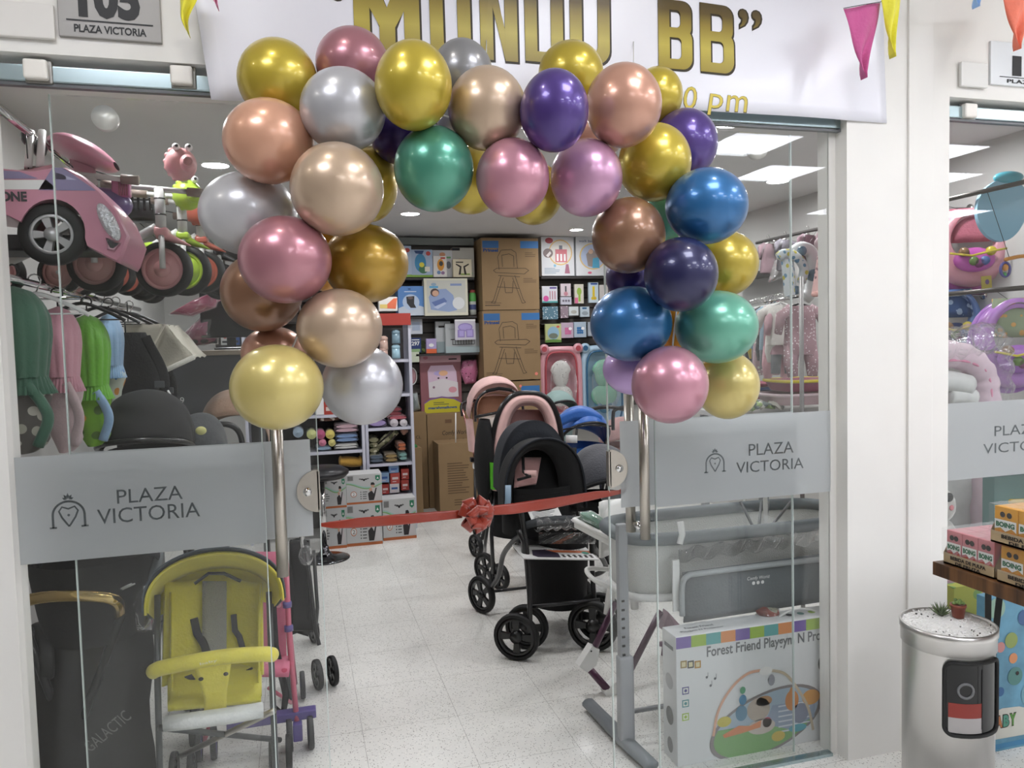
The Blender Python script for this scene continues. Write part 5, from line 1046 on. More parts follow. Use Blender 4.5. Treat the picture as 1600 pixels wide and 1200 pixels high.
def seat_art(m, F, w, h):
    m.poly([(-w*.5, -h*.5), (-w*.5, -h*.25), (-w*.3, -h*.18), (0, -h*.3), (w*.3, -h*.16), (w*.5, -h*.22), (w*.5, -h*.5)], ink('#c6d0dc'), F); m.disc(0, -h*.05, w*.33, ink('#b9cbe2'), F, .0009, h*.27); m.poly([(-w*.18, h*.14), (w*.14, h*.16), (w*.12, -h*.10), (w*.2, -h*.24), (-w*.02, -h*.24), (-w*.16, -h*.08)], ink('#2a2a2d'), F, .0012); m.disc(-w*.02, h*.10, w*.10, ink('#6a5a55'), F, .0014, h*.05); m.rect(-w*.25, h*.30, w*.22, h*.325, ink('#dfe7f2'), F); m.disc(-w*.05, h*.40, w*.06, ink('#20386a'), F, .0009, h*.018)
pbox('blue box with a black car seat print, under the toy shelf', 622, 447, 662, 493, YS_, .2, ink('#5a8ac6'), seat_art, G_)
def swad(m, F, w, h):
    m.rect(-w*.44, -h*.42, w*.45, h*.45, ink('#bfc0b6'), F); m.poly([(-w*.36, -h*.34), (-w*.40, h*.0), (-w*.30, h*.2), (0, h*.22), (w*.16, h*.05), (w*.24, -h*.36), (w*.05, -h*.40)], ink('#8c9ec2'), F, .0009); m.disc(-w*.26, h*.12, w*.10, ink('#4b3a38'), F, .0012, h*.11); m.disc(-w*.245, h*.10, w*.075, ink('#cda389'), F, .0014, h*.08)
    m.poly([(-w*.34, -h*.14), (-w*.05, -h*.02), (w*.02, -h*.12), (-w*.25, -h*.26)], ink('#5e72a6'), F, .0012); m.poly([(-w*.3, -h*.27), (-w*.04, -h*.14), (w*.0, -h*.18), (-w*.2, -h*.32)], ink('#b3bfd8'), F, .0014); m.disc(w*.28, -h*.17, w*.14, ink('#d6d8d8'), F, .0016, h*.165); m.rect(w*.10, h*.30, w*.36, h*.36, ink('#7f8fb5'), F, .001); m.rect(-w*.38, h*.24, -w*.18, h*.30, ink('#5b9fc4'), F, .0013); m.disc(-w*.28, h*.34, w*.06, ink('#8aa0b4'), F, .0012, h*.04)
pbox('large cream box showing a baby wrapped in a blue blanket', 663, 435, 731, 493, YS_-.03, .12, ink('#cfccb8'), swad, G_)
p = PY(739, 492, YS_+.05); t = thing('jar_bottle', 'green and white spray bottle right of the swaddled baby box', 'bottle', p); MB().lathe([(.0005, 0), (.034, 0), (.034, .13), (.0005, .13)], ink('#b9bdb6'), n=20).lathe([(.0345, .05), (.0345, .10)], ink('#3f4a78'), n=20).build('bottle_body', t); MB().lathe([(.033, .13), (.036, .14), (.033, .20), (.02, .225), (.0005, .23)], ink('#4f9a4a'), n=20).build('green_cap', t)
MB().lathe([(.028, .215), (.028, .24), (.0005, .245)], ink('#8a3a34'), n=16).build('red_tip', t)
pbox('white and orange card on top of the red headed unit', 592, 464, 621, 486, 6.62, .08, ink('#dcdad4'), lambda m, F, w, h: (m.poly([(-w*.3, -h*.3), (w*.3, h*.4), (w*.5, h*.4), (w*.4, -h*.35)], ink('#d9704e'), F), m.rect(-w*.45, -h*.3, -w*.05, -h*.02, ink('#d8c170'), F, .001)), None)
def pack(lab, x0, y0, x1, y1, Y, c, art=None, grp=None, nm='blister_pack', wrap=False):
    return pbox(lab, x0, y0, x1, y1, Y, .03, c if not isinstance(c, str) else ink(c), art, grp, 'pack', nm)
pack('white hanging bib pack left of the grey cartons', 640, 495, 660, 522, 7.38, '#c6cad2', lambda m, F, w, h: m.rect(-w*.3, -h*.3, w*.3, h*.2, ink('#a9b6ca'), F)); 
pack('navy pack printed 297, on the left of the slatwall', 641, 528, 658, 551, 7.36, '#22356a', lambda m, F, w, h: (m.text('297', h*.28, WPAP, F @ tr(0, h*.12, 0), bold=.03), m.rect(-w*.4, -h*.45, w*.4, -h*.25, ink('#8fae7c'), F), m.rect(-w*.35, h*.34, w*.35, h*.40, WPAP, F)))
pack('dark green herbal pack behind the navy one', 655, 532, 664, 552, 7.42, pat('leaf print', '#3f4a2c', '#7f9450', 30, .4)); pack('small orange and violet pack left of the grey cartons', 666, 529, 682, 552, 7.36, '#a99bc4', lambda m, F, w, h: (m.rect(-w*.5, -h*.5, w*.5, -h*.2, ink('#d9663a'), F), m.disc(0, h*.05, w*.25, WPAP, F, .0009, h*.12)))
GC = mat('grey white carton', '#b3b7b7', rough=.5)
pbox('pale grey flat carton standing behind the lilac plate', 681, 502, 704, 551, 7.42, .06, GC, lambda m, F, w, h: (m.rect(-w*.3, h*.3, w*.4, h*.36, INK, F), m.rect(-w*.5, -h*.5, w*.5, -h*.15, ink('#8f9ea0'), F)), None); 
pbox('wide grey carton with a dark crib drawing', 696, 505, 749, 551, 7.38, .06, GC, lambda m, F, w, h: (m.rect(-w*.5, -h*.5, w*.5, -h*.28, ink('#a9b9ba'), F), [m.rect(-w*.3+i*w*.08, -h*.22, -w*.285+i*w*.08, -h*.05, INK, F) for i in range(9)], m.rect(-w*.35, -h*.06, w*.38, -h*.03, INK, F), m.rect(-w*.3, -h*.23, w*.34, -h*.21, INK, F), m.text('Comfy', h*.08, ink('#7a7a7a'), F @ tr(-w*.3, h*.3, 0))), None)
t = pack('lilac divided baby plate in a clear pack', 711, 499, 743, 531, 7.30, '#c3bfc9', lambda m, F, w, h: (m.disc(0, h*.12, w*.36, ink('#8f7fb8'), F, .0009, h*.2), m.disc(0, h*.12, w*.30, ink('#a99bd0'), F, .0012, h*.15), m.rect(-w*.38, -h*.38, -w*.03, h*.0, ink('#8f7fb8'), F, .0014), m.rect(w*.03, -h*.38, w*.40, h*.02, ink('#8f7fb8'), F, .0014), m.rect(-w*.3, -h*.32, -w*.08, -h*.05, ink('#ab9dd2'), F, .0017), m.rect(w*.09, -h*.32, w*.34, -h*.03, ink('#ab9dd2'), F, .0017), m.rect(-w*.5, h*.42, w*.5, h*.5, WPAP, F, .001)))
# hanging wrapped baby blanket pack with pony face
def pony(m, F, w, h):
    m.rect(-w*.5, h*.36, w*.5, h*.5, ink('#e0b3bb'), F); m.disc(-w*.36, h*.44, w*.06, ink('#cf7f8c'), F, .001, h*.025); m.rect(w*.2, h*.40, w*.4, h*.42, INK, F, .001)
    m.poly([(-w*.30, -h*.20), (-w*.32, h*.22), (-w*.24, h*.31), (w*.3, h*.31), (w*.38, h*.2), (w*.42, -h*.22)], ink('#d9bdd0'), F, .0009); m.poly([(-w*.30, -h*.22), (-w*.30, h*.03), (w*.05, h*.09), (w*.41, h*.02), (w*.42, -h*.22)], ink('#ddd6d8'), F, .0012)
    m.disc(-w*.04, h*.18, w*.13, ink('#b9a9d8'), F, .0014, h*.04); m.disc(w*.06, h*.18, w*.11, ink('#e6b48c'), F, .0016, h*.045); [m.disc(sx*w+w*.04, h*.10, w*.025, INK, F, .0016, h*.014) for sx in (-.10, .10)]; m.disc(w*.28, -h*.10, w*.10, ink('#d99aa4'), F, .0016, h*.05); m.disc(-w*.18, -h*.05, w*.03, ink('#8f6f7f'), F, .0016)
    m.poly([(-w*.42, -h*.5), (-w*.42, -h*.32), (-w*.28, -h*.26), (0, -h*.23), (w*.3, -h*.26), (w*.46, -h*.32), (w*.46, -h*.5)], ink('#c9bf2f'), F, .0018); m.poly([(-w*.42, -h*.32), (-w*.28, -h*.26), (0, -h*.23), (w*.3, -h*.26), (w*.46, -h*.32), (w*.46, -h*.30), (w*.3, -h*.235), (0, -h*.205), (-w*.28, -h*.235), (-w*.42, -h*.30)], ink('#7f5a96'), F, .002)
    m.text('marshmallows', h*.045, ink('#2a4f8a'), F @ tr(w*.02, -h*.39, .0015), w=w*.70, bold=.04); lines(m, F @ tr(0, 0, .0013), -w*.2, -h*.30, w*.4, 2, h*.03, '#6a6a3a')
YH = 7.46
t = pbox('pink pony face blanket in a clear bag with a yellow marshmallows card', 657, 553, 721, 647, YH, .05, ink('#8f5a60'), pony, None, 'pack', 'blanket_pack')
bag('bag of pink blossoms hanging right of the pony blanket', [(722, 562), (745, 560), (748, 580), (744, 600), (726, 602), (718, 580)], 7.46, pat('pink blossom', '#c96a94', '#5a2030', 40, .25, '#e9a9c2'), 'flower_bag', 'bag of flowers', .10)
pack('green and white hanging pack above the pink mirror', 641, 550, 655, 566, 7.3, '#c3cbb4'); 
p = PY(643, 588, 7.5); t = thing('toy_mirror', 'oval pink toy in a clear pack beside the shelving unit', 'toy', p); MB().ell((0, 0, 0), (.045, .012, .075), ink('#c99aa0')).build('pink_face', t); MB().tube([(.05*cos(a), -.006, .082*sin(a)) for a in [2*pi*i/24 for i in range(24)]], .006, WPAP, 6, closed=True).build('white_rim', t)
bag('small clear bag with grey items low beside the shelving unit', [(643, 614), (652, 612), (657, 640), (645, 645)], 7.45, ink('#8a9694'), 'wrapped_item', 'item', .08)
m = MB(); a = PY(712, 692, 7.02); m.cyl(PY(712, 645, 7.02)-a, PY(712, 693, 7.02)-a, .006, WPAP, 8); tag(m.build('white_stick', loc=a), 'thin white stick standing on the square cardboard box', 'stick')

# ---------------- high chair cartons
def hc(m, F, w, h):
    Lw = .0045
    def st(pts, z=.0008, wd=Lw):
        for (x0, y0), (x1, y1) in zip(pts, pts[1:]):
            dx, dy = (x1-x0)*w, (y1-y0)*h; l = hypot(dx, dy) or 1; nx, ny = -dy/l*wd/2, dx/l*wd/2; m.poly([(x0*w+nx, y0*h+ny), (x1*w+nx, y1*h+ny), (x1*w-nx, y1*h-ny), (x0*w-nx, y0*h-ny)][::-1], INK, F, z)
    for sg, dx in ((-1, -.05), (1, -.05)):
        st([(dx+sg*.12, -.02), (dx+sg*.26, -.36), (dx+sg*.30, -.40), (dx+sg*.24, -.41), (dx+sg*.08, -.05)])
    st([(-.24, -.18), (.14, -.20)]); st([(-.26, .02), (-.30, .05), (-.24, .08), (.26, .08), (.32, .05), (.24, .0), (-.26, .02)]); st([(-.2, .06), (-.22, .24), (-.16, .33), (.02, .34), (.1, .30), (.12, .08)]); st([(-.14, .10), (-.15, .26), (-.02, .28), (.06, .25), (.06, .1)]); st([(-.22, -.02), (.16, -.04)]); st([(-.12, -.10), (-.10, -.26), (.02, -.26), (.04, -.1)])
    m.rect(-w*.48, h*.36, -w*.20, h*.46, ink('#2a5f94'), F); m.text('Prinsel', h*.045, ink('#1c3f76'), F @ tr(-w*.34, h*.33, 0), w=w*.26, bold=.05); m.rect(w*.18, h*.36, w*.5, h*.46, ink('#2f6aa3'), F)
    lines(m, F, w*.26, h*.30, w*.2, 3, h*.025, '#5a442c', h*.008); lines(m, F, w*.22, -h*.06, w*.25, 3, h*.025, '#5a442c', h*.008); m.rect(-w*.46, -h*.44, -w*.2, -h*.43, INK, F); lines(m, F, -w*.46, -h*.38, w*.3, 2, h*.02, '#5a442c', h*.008); m.rect(-w*.5, h*.484, w*.5, h*.487, ink('#6b4f35'), F)
pbox('brown high chair carton on top of the stack by the back wall', 753, 372, 842, 484, 7.22, .38, KRAFT, hc, 'high chair cartons', name='high_chair_carton')
pbox('brown high chair carton in the middle of the stack', 755, 485, 844, 594, 7.22, .38, KRAFT, lambda m, F, w, h: (hc(m, F, w, h), m.disc(w*.42, -h*.42, .016, ink('#e08070'), F)), group='high chair cartons', name='high_chair_carton')
pbox('brown carton at the bottom of the high chair stack, with a blue label', 757, 596, 848, 800, 7.22, .38, KRAFT, floor=True, art=lambda m, F, w, h: (m.rect(w*.15, h*.36, w*.47, h*.46, ink('#2f6aa3'), F), m.disc(w*.14, h*.46, .014, ink('#e08070'), F)), group='high chair cartons', name='high_chair_carton')

# ---------------- right slatwall goods
G2 = 'packs on the right slatwall'
def ww(m, F, w, h, a='#c8747c', b='#d8b26a'):
    m.disc(w*.08, h*.10, w*.36, ink(b), F, .0007, h*.33); m.disc(w*.08, h*.10, w*.33, ink('#d8d4cc'), F, .0009, h*.30); m.rect(-w*.08, -h*.15, w*.28, h*.18, ink(a), F, .0012); [m.rect(-w*.04+i*w*.11, -h*.12, w*.02+i*w*.11, h*.06, WPAP, F, .0015) for i in range(3)]; m.rect(w*.04, h*.18, w*.14, h*.28, ink('#6a6e78'), F, .0013); m.disc(-w*.30, h*.08, w*.15, ink('#7a6a68'), F, .0010, h*.12); m.poly([(-w*.36, h*.02), (-w*.24, h*.13), (-w*.2, h*.08), (-w*.3, -h*.03)], ink('#dad2d0'), F, .0014)
    m.disc(-w*.26, h*.40, w*.12, ink('#a8434e'), F, .0010, h*.075); m.poly([(w*.2, -h*.44), (w*.24, -h*.2), (w*.32, -h*.2), (w*.36, -h*.44)], ink('#a06a7c'), F, .0012); lines(m, F, -w*.42, -h*.30, w*.5, 4, h*.04, '#8fa0b0'); m.disc(-w*.1, -h*.24, w*.04, ink('#7fb0cc'), F)
pbox('large white box with a red baby carrier print', 846, 370, 897, 431, 7.38, .18, ink('#ced0d2'), ww, G2)
def w2(m, F, w, h):
    m.disc(0, 0, w*.40, ink('#d4b878'), F, .0007, h*.34); m.disc(0, 0, w*.36, ink('#a9b5cc'), F, .0009, h*.31); m.poly([(-w*.15, -h*.25), (-w*.2, h*.05), (-w*.05, h*.2), (w*.1, h*.1), (w*.2, -h*.1), (w*.15, -h*.3)], ink('#8f8580'), F, .0012); m.poly([(-w*.02, -h*.30), (w*.0, -h*.05), (w*.18, -h*.02), (w*.2, -h*.30)], ink('#4f9ab8'), F, .0014); m.disc(-w*.06, h*.12, w*.07, ink('#c9a68e'), F, .0015, h*.06); m.text('walk baby', h*.08, ink('#3a4a7a'), F @ tr(-w*.15, h*.38, 0), w=w*.5, shear=.2); m.disc(-w*.1, -h*.42, w*.06, ink('#c9607a'), F, .0012, h*.03)
pbox('second large white box with a walking harness print', 900, 370, 952, 431, 7.38, .18, ink('#ced0d2'), w2, G2)
for lab, x0, y0, x1, y1, c, art in (('pink and white dental set pack, first in the upper row', 847, 447, 871, 473, '#cfd0d6', lambda m, F, w, h: (m.disc(-w*.25, -h*.25, w*.18, ink('#d0559a'), F), [m.rect(-w*.02+i*w*.16, -h*.3, w*.05+i*w*.16, h*.2, ink('#b9808f'), F) for i in range(3)], m.rect(-w*.5, -h*.5, w*.5, -h*.4, ink('#4f9f9f'), F), m.rect(0, h*.34, w*.45, h*.44, ink('#5b4a8c'), F))),
    ('white and pink card pack, second in the upper row', 876, 443, 892, 463, '#c9bcc0', lambda m, F, w, h: (m.rect(-w*.08, -h*.2, w*.08, h*.3, ink('#4a4a4e'), F), m.disc(0, -h*.3, w*.2, ink('#b87f8a'), F))),
    ('green brush card pack in the upper row', 898, 444, 912, 474, '#c7c3b4', lambda m, F, w, h: (m.disc(0, h*.12, w*.26, ink('#8fae45'), F, .0009, h*.2), m.rect(-w*.1, -h*.4, w*.14, h*.1, ink('#8fae45'), F), m.rect(-w*.5, -h*.5, -w*.15, -h*.2, ink('#c96a8a'), F))),
    ('yellow scissors card pack in the upper row', 920, 441, 935, 473, '#bcccd4', lambda m, F, w, h: (m.rect(-w*.12, -h*.2, w*.12, h*.3, ink('#d0b52a'), F), m.disc(-w*.1, -h*.28, w*.16, ink('#d0b52a'), F, .001), m.disc(w*.12, -h*.28, w*.16, ink('#c9a92a'), F, .0011), m.rect(-w*.3, h*.38, w*.4, h*.46, ink('#2b4a94'), F))),
    ('pale pack at the right end of the upper row', 937, 445, 950, 470, '#c4bfba', None),
    ('small card with grey soothers below the second pack', 876, 464, 893, 476, '#b9b9c4', lambda m, F, w, h: [m.disc(-w*.25+i*w*.25, 0, w*.10, ink('#6a6470'), F) for i in range(3)]),
    ('blue bag of socks, first in the middle row', 848, 479, 872, 499, pat('blue grey knit', '#5d7f8f', '#c9d4da', 50, .3), None), ('grey pink bag of socks, second in the middle row', 876, 478, 888, 497, pat('grey pink knit', '#8f7f88', '#d4ccd0', 50, .3), None),
    ('white card with white socks in the middle row', 889, 479, 904, 493, '#c9cfcf', lambda m, F, w, h: m.disc(0, -h*.1, w*.3, ink('#a8a8a0'), F, .0009, h*.2)), ('white card with blue socks in the middle row', 907, 479, 921, 495, '#b6c4cb', lambda m, F, w, h: (m.disc(0, -h*.15, w*.35, ink('#8f9aa0'), F, .0009, h*.2), m.rect(-w*.3, h*.25, w*.2, h*.42, ink('#2f5f86'), F))),
    ('yellow farm print bib pack, first in the bottom row', 852, 506, 877, 535, '#b7bf86', lambda m, F, w, h: (m.disc(0, 0, w*.36, ink('#8fb4c9'), F, .0008, h*.36), m.disc(0, -h*.15, w*.28, ink('#6f7a6a'), F, .001, h*.15), m.poly([(-w*.5, -h*.5), (-w*.5, -h*.38), (0, -h*.32), (w*.5, -h*.38), (w*.5, -h*.5)], ink('#5f8a3f'), F, .0012), m.disc(w*.3, h*.34, w*.1, ink('#d0665a'), F, .001, h*.06))),
    ('pink rattle ball card, second in the bottom row', 877, 504, 896, 528, '#b9a6b6', lambda m, F, w, h: ([m.disc(-w*.12+(i % 3)*w*.17, -h*.2+(i//3)*h*.15, w*.10, ink('#cf6f9c'), F, .0009, h*.08) for i in range(9)], m.disc(w*.24, h*.1, w*.14, WPAP, F, .0012, h*.1))),
    ('blue rattle ball card, third in the bottom row', 897, 503, 916, 527, '#a9b9c6', lambda m, F, w, h: ([m.disc(-w*.18+(i % 3)*w*.17, -h*.2+(i//3)*h*.15, w*.10, ink('#2f6fa8'), F, .0009, h*.08) for i in range(9)], m.disc(w*.22, h*.08, w*.14, WPAP, F, .0012, h*.1))),
    ('pale card at the right end of the bottom row', 919, 503, 932, 525, '#a3abb4', None)): pack(lab, x0, y0, x1, y1, 7.40, c, art, G2)
# ---------------- bear shaped bath tubs hung upright
def bear_tub(lab, x0, y0, x1, y1, Y, c, rim, inside, cushion, head=False):
    a = PY(x0, y1, Y); b = PY(x1, y0, Y); w = b.x-a.x; h = b.z-a.z; t = thing('bath_tub', lab, 'bath tub', ((a.x+b.x)/2, Y, a.z), group='bear shaped tubs on the back wall'); C = plas('tub '+c, c); I = plas('tub inside '+inside, inside); Rm = plas('tub rim '+rim, rim)
    def rr(u, k): an = 2*pi*u; e = .42; cx = abs(cos(an))**e*(1 if cos(an) > 0 else -1); sy = abs(sin(an))**e*(1 if sin(an) > 0 else -1); return cx*w/2*k, h/2+sy*h/2*(k+ (1-k)*.45)
    P = [(1, .04), (1, .0), (.86, -.012), (.78, .0), (.70, .05), (.60, .10), (.30, .11)]
    m = MB(); m.grid(lambda u, v: (*(lambda q: (q[0], lerp(P[int(v*6*.9999)][1], P[min(int(v*6*.9999)+1, 6)][1], v*6-int(v*6*.9999)), q[1]))(rr(u, lerp(P[int(v*6*.9999)][0], P[min(int(v*6*.9999)+1, 6)][0], v*6-int(v*6*.9999)))),), 48, 19, C, cu=True)
    m.add([(*(lambda q: (q[0], .11, q[1]))(rr(i/48, .32)),) for i in range(48)], [tuple(range(48))], I); m.build('shell', t)
    m = MB(); m.tube([(*(lambda q: (q[0], -.004, q[1]))(rr(i/48, .74)),) for i in range(48)], .010, Rm, 8, closed=True); m.build('rim', t)
    for sg in (-1, 1): m = MB(); m.lathe([(.0005, -.02), (.035, -.02), (.05, -.005), (.05, .02), (.0005, .02)], C, tr(sg*w*.40, 0, h*.97) @ rot('X', 90), 20); m.lathe([(.0005, .022), (.028, .022)], Rm, tr(sg*w*.40, 0, h*.97) @ rot('X', 90), 16); m.build('ear', t)
    if cushion: m = MB(); m.ell((0, .02, h*.66), (w*.26, .05, h*.17), cushion, squash=lambda p: Vector((p.x*(1-.25*(p.z < 0)), p.y, p.z))); m.ell((0, .02, h*.40), (w*.28, .05, h*.13), cushion); m.build('cushion', t); m = MB(); m.grid(lambda u, v: (w*.33*cos(2*pi*u)*sin(pi*v), -.02-.045*sin(pi*v), h*.54+h*.32*sin(2*pi*u)*sin(pi*v)), 20, 8, POLY, cu=True); m.build('clear_bag', t)
    if head: m = MB(); hm = ink('#3f6f8a'); m.ell((0, -.0, h*.24), (.06, .012, .045), hm); [m.ell((sg*.055, 0, h*.24+.04), (.025, .01, .025), hm) for sg in (-1, 1)]; m.build('bear_emblem', t)
bear_tub('pink bear shaped bath tub with a white spotted cushion', 846, 540, 909, 672, 7.30, '#cf98a0', '#a8474f', '#b5626a', pat('white dotted cloth', '#cfcfca', '#2b2b2b', 34, .16))
bear_tub('pale blue bear shaped bath tub with a mint cushion', 909, 538, 980, 672, 7.34, '#a9c4d6', '#2f5f82', '#8fc0da', fab('mint cloth', '#7fb59c'), True)
# ============================================================ strollers standing in the aisle on the right
def arc3(c, w, h, a0, a1, n=20, ex=.8, lean=0.0):
    """upright arch in the XZ plane through world centre c; lean moves the top back"""
    out = []
    for i in range(n+1):
        a = R(lerp(a0, a1, i/n)); s = max(sin(a), 0)**ex; out.append(Vector((c.x+w/2*cos(a), c.y+lean*s, c.z+h*s)))
    return out
BLKF = fab('black stroller cloth', '#0a0a0b', bump=.15); NVY = fab('dark navy cloth', '#1b1f26'); PSK = fab('powder pink cloth', '#d8b0ab', rough=.75, bump=.1); PSK2 = fab('dusky pink cloth', '#b98f8c'); PEACH = fab('peach canopy lining', '#b98a6e'); RGD = mat('rose gold tube', '#c58a80', rough=.25, metal=.8)
GRN = plas('green clip', '#58b62c'); FRB = mat('black frame tube', '#161618', rough=.35, coat=.3)
# ---- front black tandem stroller
o = Vector((1.22, 3.85, 0)); t = thing('tandem_stroller', 'black tandem stroller with clear wrapped tray in the middle of the shop', 'stroller', o)
Yf = 3.72
def q(x, y, d=0): return PY(x, y, Yf+d)
hc_ = q(855, 800); hw = (q(919, 800)-q(792, 800)).x; hh = q(850, 686).z-hc_.z
m = W(o); m.slab(lambda u, v: arc3(Vector((hc_.x, Yf+.02+.17*u, hc_.z)), hw*(1-.05*u), hh*(1-.10*u)+.02*u, 180*v, 180*v, 1, .62)[0], 8, 30, .006, BLKF); h_ = m.build('front_hood', t)
m = W(o); oa = arc3(Vector((hc_.x, Yf+.02, hc_.z)), hw, hh, 0, 180, 40, .62); ic = q(838, 790, .05); ia = arc3(ic, (q(874, 790)-q(801, 790)).x, q(838, 702, .05).z-ic.z, 0, 180, 40, .6)
m.slab(lambda u, v: oa[int(round(u*40))].lerp(ia[int(round(u*40))], v)+Vector((0, -.02*sin(pi*v), 0)), 41, 7, .006, BLKF); m.build('hood_front', h_)
m = W(o); m.tube(arc3(Vector((hc_.x, Yf+.015, hc_.z)), hw, hh, 0, 180, 30, .62), .006, NVY, 8); m.build('hood_piping', h_)
# visor: darker navy rear hood above the front one
rc = q(832, 765, .30); m = W(o); m.slab(lambda u, v: arc3(Vector((rc.x, rc.y-.05+.22*u, rc.z)), (q(892, 700, .3)-q(785, 700, .3)).x*(1-.1*u), q(830, 656, .3).z-rc.z-.02*u, 180*v, 180*v, 1, .7)[0], 8, 26, .006, NVY); ra = arc3(Vector((rc.x, rc.y-.05, rc.z)), (q(892, 700, .3)-q(785, 700, .3)).x, q(830, 656, .3).z-rc.z, 0, 180, 40, .7); m.slab(lambda u, v: ra[int(round(u*40))].lerp(Vector((rc.x, rc.y-.09, rc.z)), v), 41, 6, .006, NVY); m.build('rear_hood', t)
# inner seat
m = W(o); m.slab(lambda u, v: q(lerp(800, 900, u), lerp(700, 800, v), .16-.12*v), 6, 6, .02, BLKF); 
m.slab(lambda u, v: q(lerp(lerp(806, 845, u), lerp(803, 838, u), v), lerp(716, 762, v)-6*v*u, .12-.09*v), 5, 5, .02, PSK2); m.slab(lambda u, v: q(lerp(819, 838, u), lerp(735, 746, v), .02), 4, 3, .015, PSK); s_ = m.build('seat_back', t)
m = W(o); m.tube([q(817, 712, .1), q(818, 738, .02), q(828, 746, .0)], 1, BLKF, 6, flat=(.008, .003), up=(1, 0, 0)); m.tube([q(808, 750, .02), q(830, 744, .0)], 1, BLKF, 6, flat=(.003, .008), up=(0, 1, 0)); m.build('harness', s_)
# seat front/body
m = W(o); m.grid(lambda u, v: Vector((q(lerp(796, 912, .5+.5*cos(2*pi*v)), 800).x*1.0 + 0*u, Yf+.14+.17*sin(2*pi*v)*(1-.2*u), lerp(q(850, 762).z, q(850, 838).z, u))), 8, 28, BLKF, cv=True); m.add([Vector((q(lerp(796, 912, .5+.5*cos(2*pi*i/28)), 800).x, Yf+.14+.17*sin(2*pi*i/28), q(850, 770).z)) for i in range(28)], [tuple(range(28))], BLKF); m.build('seat_body', t)
m = W(o); m.grid(lambda u, v: Vector((q(lerp(836, 938, .5+.5*cos(2*pi*v)*(1-.12*u)), 880).x, Yf+.20+.20*sin(2*pi*v), lerp(q(880, 848).z, q(880, 945, .1).z, u))), 8, 28, BLKF, cv=True); m.add([Vector((q(lerp(836, 938, .5+.44*cos(2*pi*i/28)), 880).x, Yf+.20+.20*sin(2*pi*i/28), q(880, 945, .1).z)) for i in range(28)], [tuple(range(28))], BLKF); m.build('storage_basket', t)
m = W(o); m.tube(bez([q(818, 822, -.02), q(850, 814, -.08), q(895, 812, -.08), q(925, 822, -.02)], 20), .020, mat('grey foam bar', '#34383c', rough=.6), 12); tr_ = m.build('tray_bar', t)
m = W(o); m.grid(lambda u, v: q(lerp(836, 906, u), 819-3*u, -.08)+Vector((0, .035*cos(2*pi*v), .035*sin(2*pi*v)*(1+.2*sin(u*30)))), 30, 14, POLY, cv=True); m.grid(lambda u, v: q(lerp(842, 930, u), lerp(832, 850, v), -.06+.03*sin(u*9+v*4)), 20, 8, POLY); m.build('clear_wrap', tr_)
# frame
L1 = [q(813, 790, -.02), q(822, 850, -.06), q(826, 900, -.10), q(828, 960, -.13), Vector((1.06, 3.60, .10))]
m = W(o); m.tube(bez(L1, 24), .013, FRB, 12); m.build('front_leg', t)
m = W(o); m.tube(bez([q(925, 800, .0), q(925, 880, -.05), q(930, 960, -.10)], 14), .013, FRB, 12); m.build('front_leg', t)
m = W(o); m.tube(bez([q(818, 832, -.03), q(800, 848, .1), q(786, 868, .25), q(779, 900, .40), Vector((1.03, 4.30, .14))], 24), .014, FRB, 12); m.build('rear_leg', t)
m = W(o); m.tube(bez([q(925, 850, 0), q(945, 890, .3), Vector((1.52, 4.30, .14))], 14), .014, FRB, 12); m.build('rear_leg', t)
m = W(o); m.tube([Vector((1.03, 4.3, .13)), Vector((1.52, 4.3, .13))], .009, FRB, 8); m.build('axle', t); m = W(o); m.tube([Vector((1.06, 3.62, .26)), Vector((1.44, 3.60, .26))], .010, FRB, 8); m.build('crossbar', t)
m = W(o); m.tube([q(810, 828, -.04), q(818, 846, -.05), q(819, 868, -.06)], .022, BLACKP, 10, flat=(.6, 1)); m.build('hinge', t)
for c, r in (((1.00, 3.62, .118), .118), ((1.09, 3.74, .115), .115), ((1.40, 3.60, .13), .13), ((1.48, 3.70, .13), .13)): wheel(t, c, r, .042, RUB, BLACKP, (.55, .80, 0), 4, 'front_wheel', o, .26)
for c in ((.99, 4.33, .11), (1.50, 4.33, .11)): wheel(t, c, .11, .035, RUB, BLACKP, (1, .5, 0), 5, 'rear_wheel', o)
# blue grey side clip
m = W(o); m.tube([q(794, 758, -.02), q(794, 780, -.03), q(792, 802, -.03)], 1, plas('blue grey plastic', '#8199ad'), 8, flat=(.016, .006), up=(1, 0, 0)); m.build('side_clip', t)
# product card lying on the basket
def flatcard(lab, P, fn, nm, cat, th=.006):
    c = sum(P, Vector())/4; u = (P[1]-P[0]); v = (P[3]-P[0]); F = frame(P[0], u, v); F = tr(-c) @ F; w = u.length; h = v.length; m = MB(); m.box((w/2, h/2, -th/2), (w, h, th), WPAP, F); fn(m, F @ tr(w/2, h/2, .0005), w, h); tag(m.build(nm, loc=c), lab, cat)
def pc(m, F, w, h):
    m.rect(-w*.1, -h*.05, w*.5, h*.12, ink('#d2764a'), F); m.poly([(-w*.35, -h*.3), (-w*.3, h*.1), (-w*.12, h*.15), (w*.02, -h*.1), (w*.0, -h*.42), (-w*.3, -h*.42)], ink('#3a3444'), F, .0008); m.text('babytrend', h*.12, ink('#4f6a5a'), F @ tr(w*.1, h*.33, 0), w=w*.35); m.text('Sit N Stand Double 2.0', h*.08, INK, F @ tr(w*.12, h*.18, 0), w=w*.5); m.disc(w*.40, -h*.05, w*.05, ink('#3f8f7a'), F, .001)
    [m.disc(w*.06+(i % 6)*w*.075, -h*.25-(i//6)*h*.1, w*.022, INK, F, .0009) for i in range(12)]
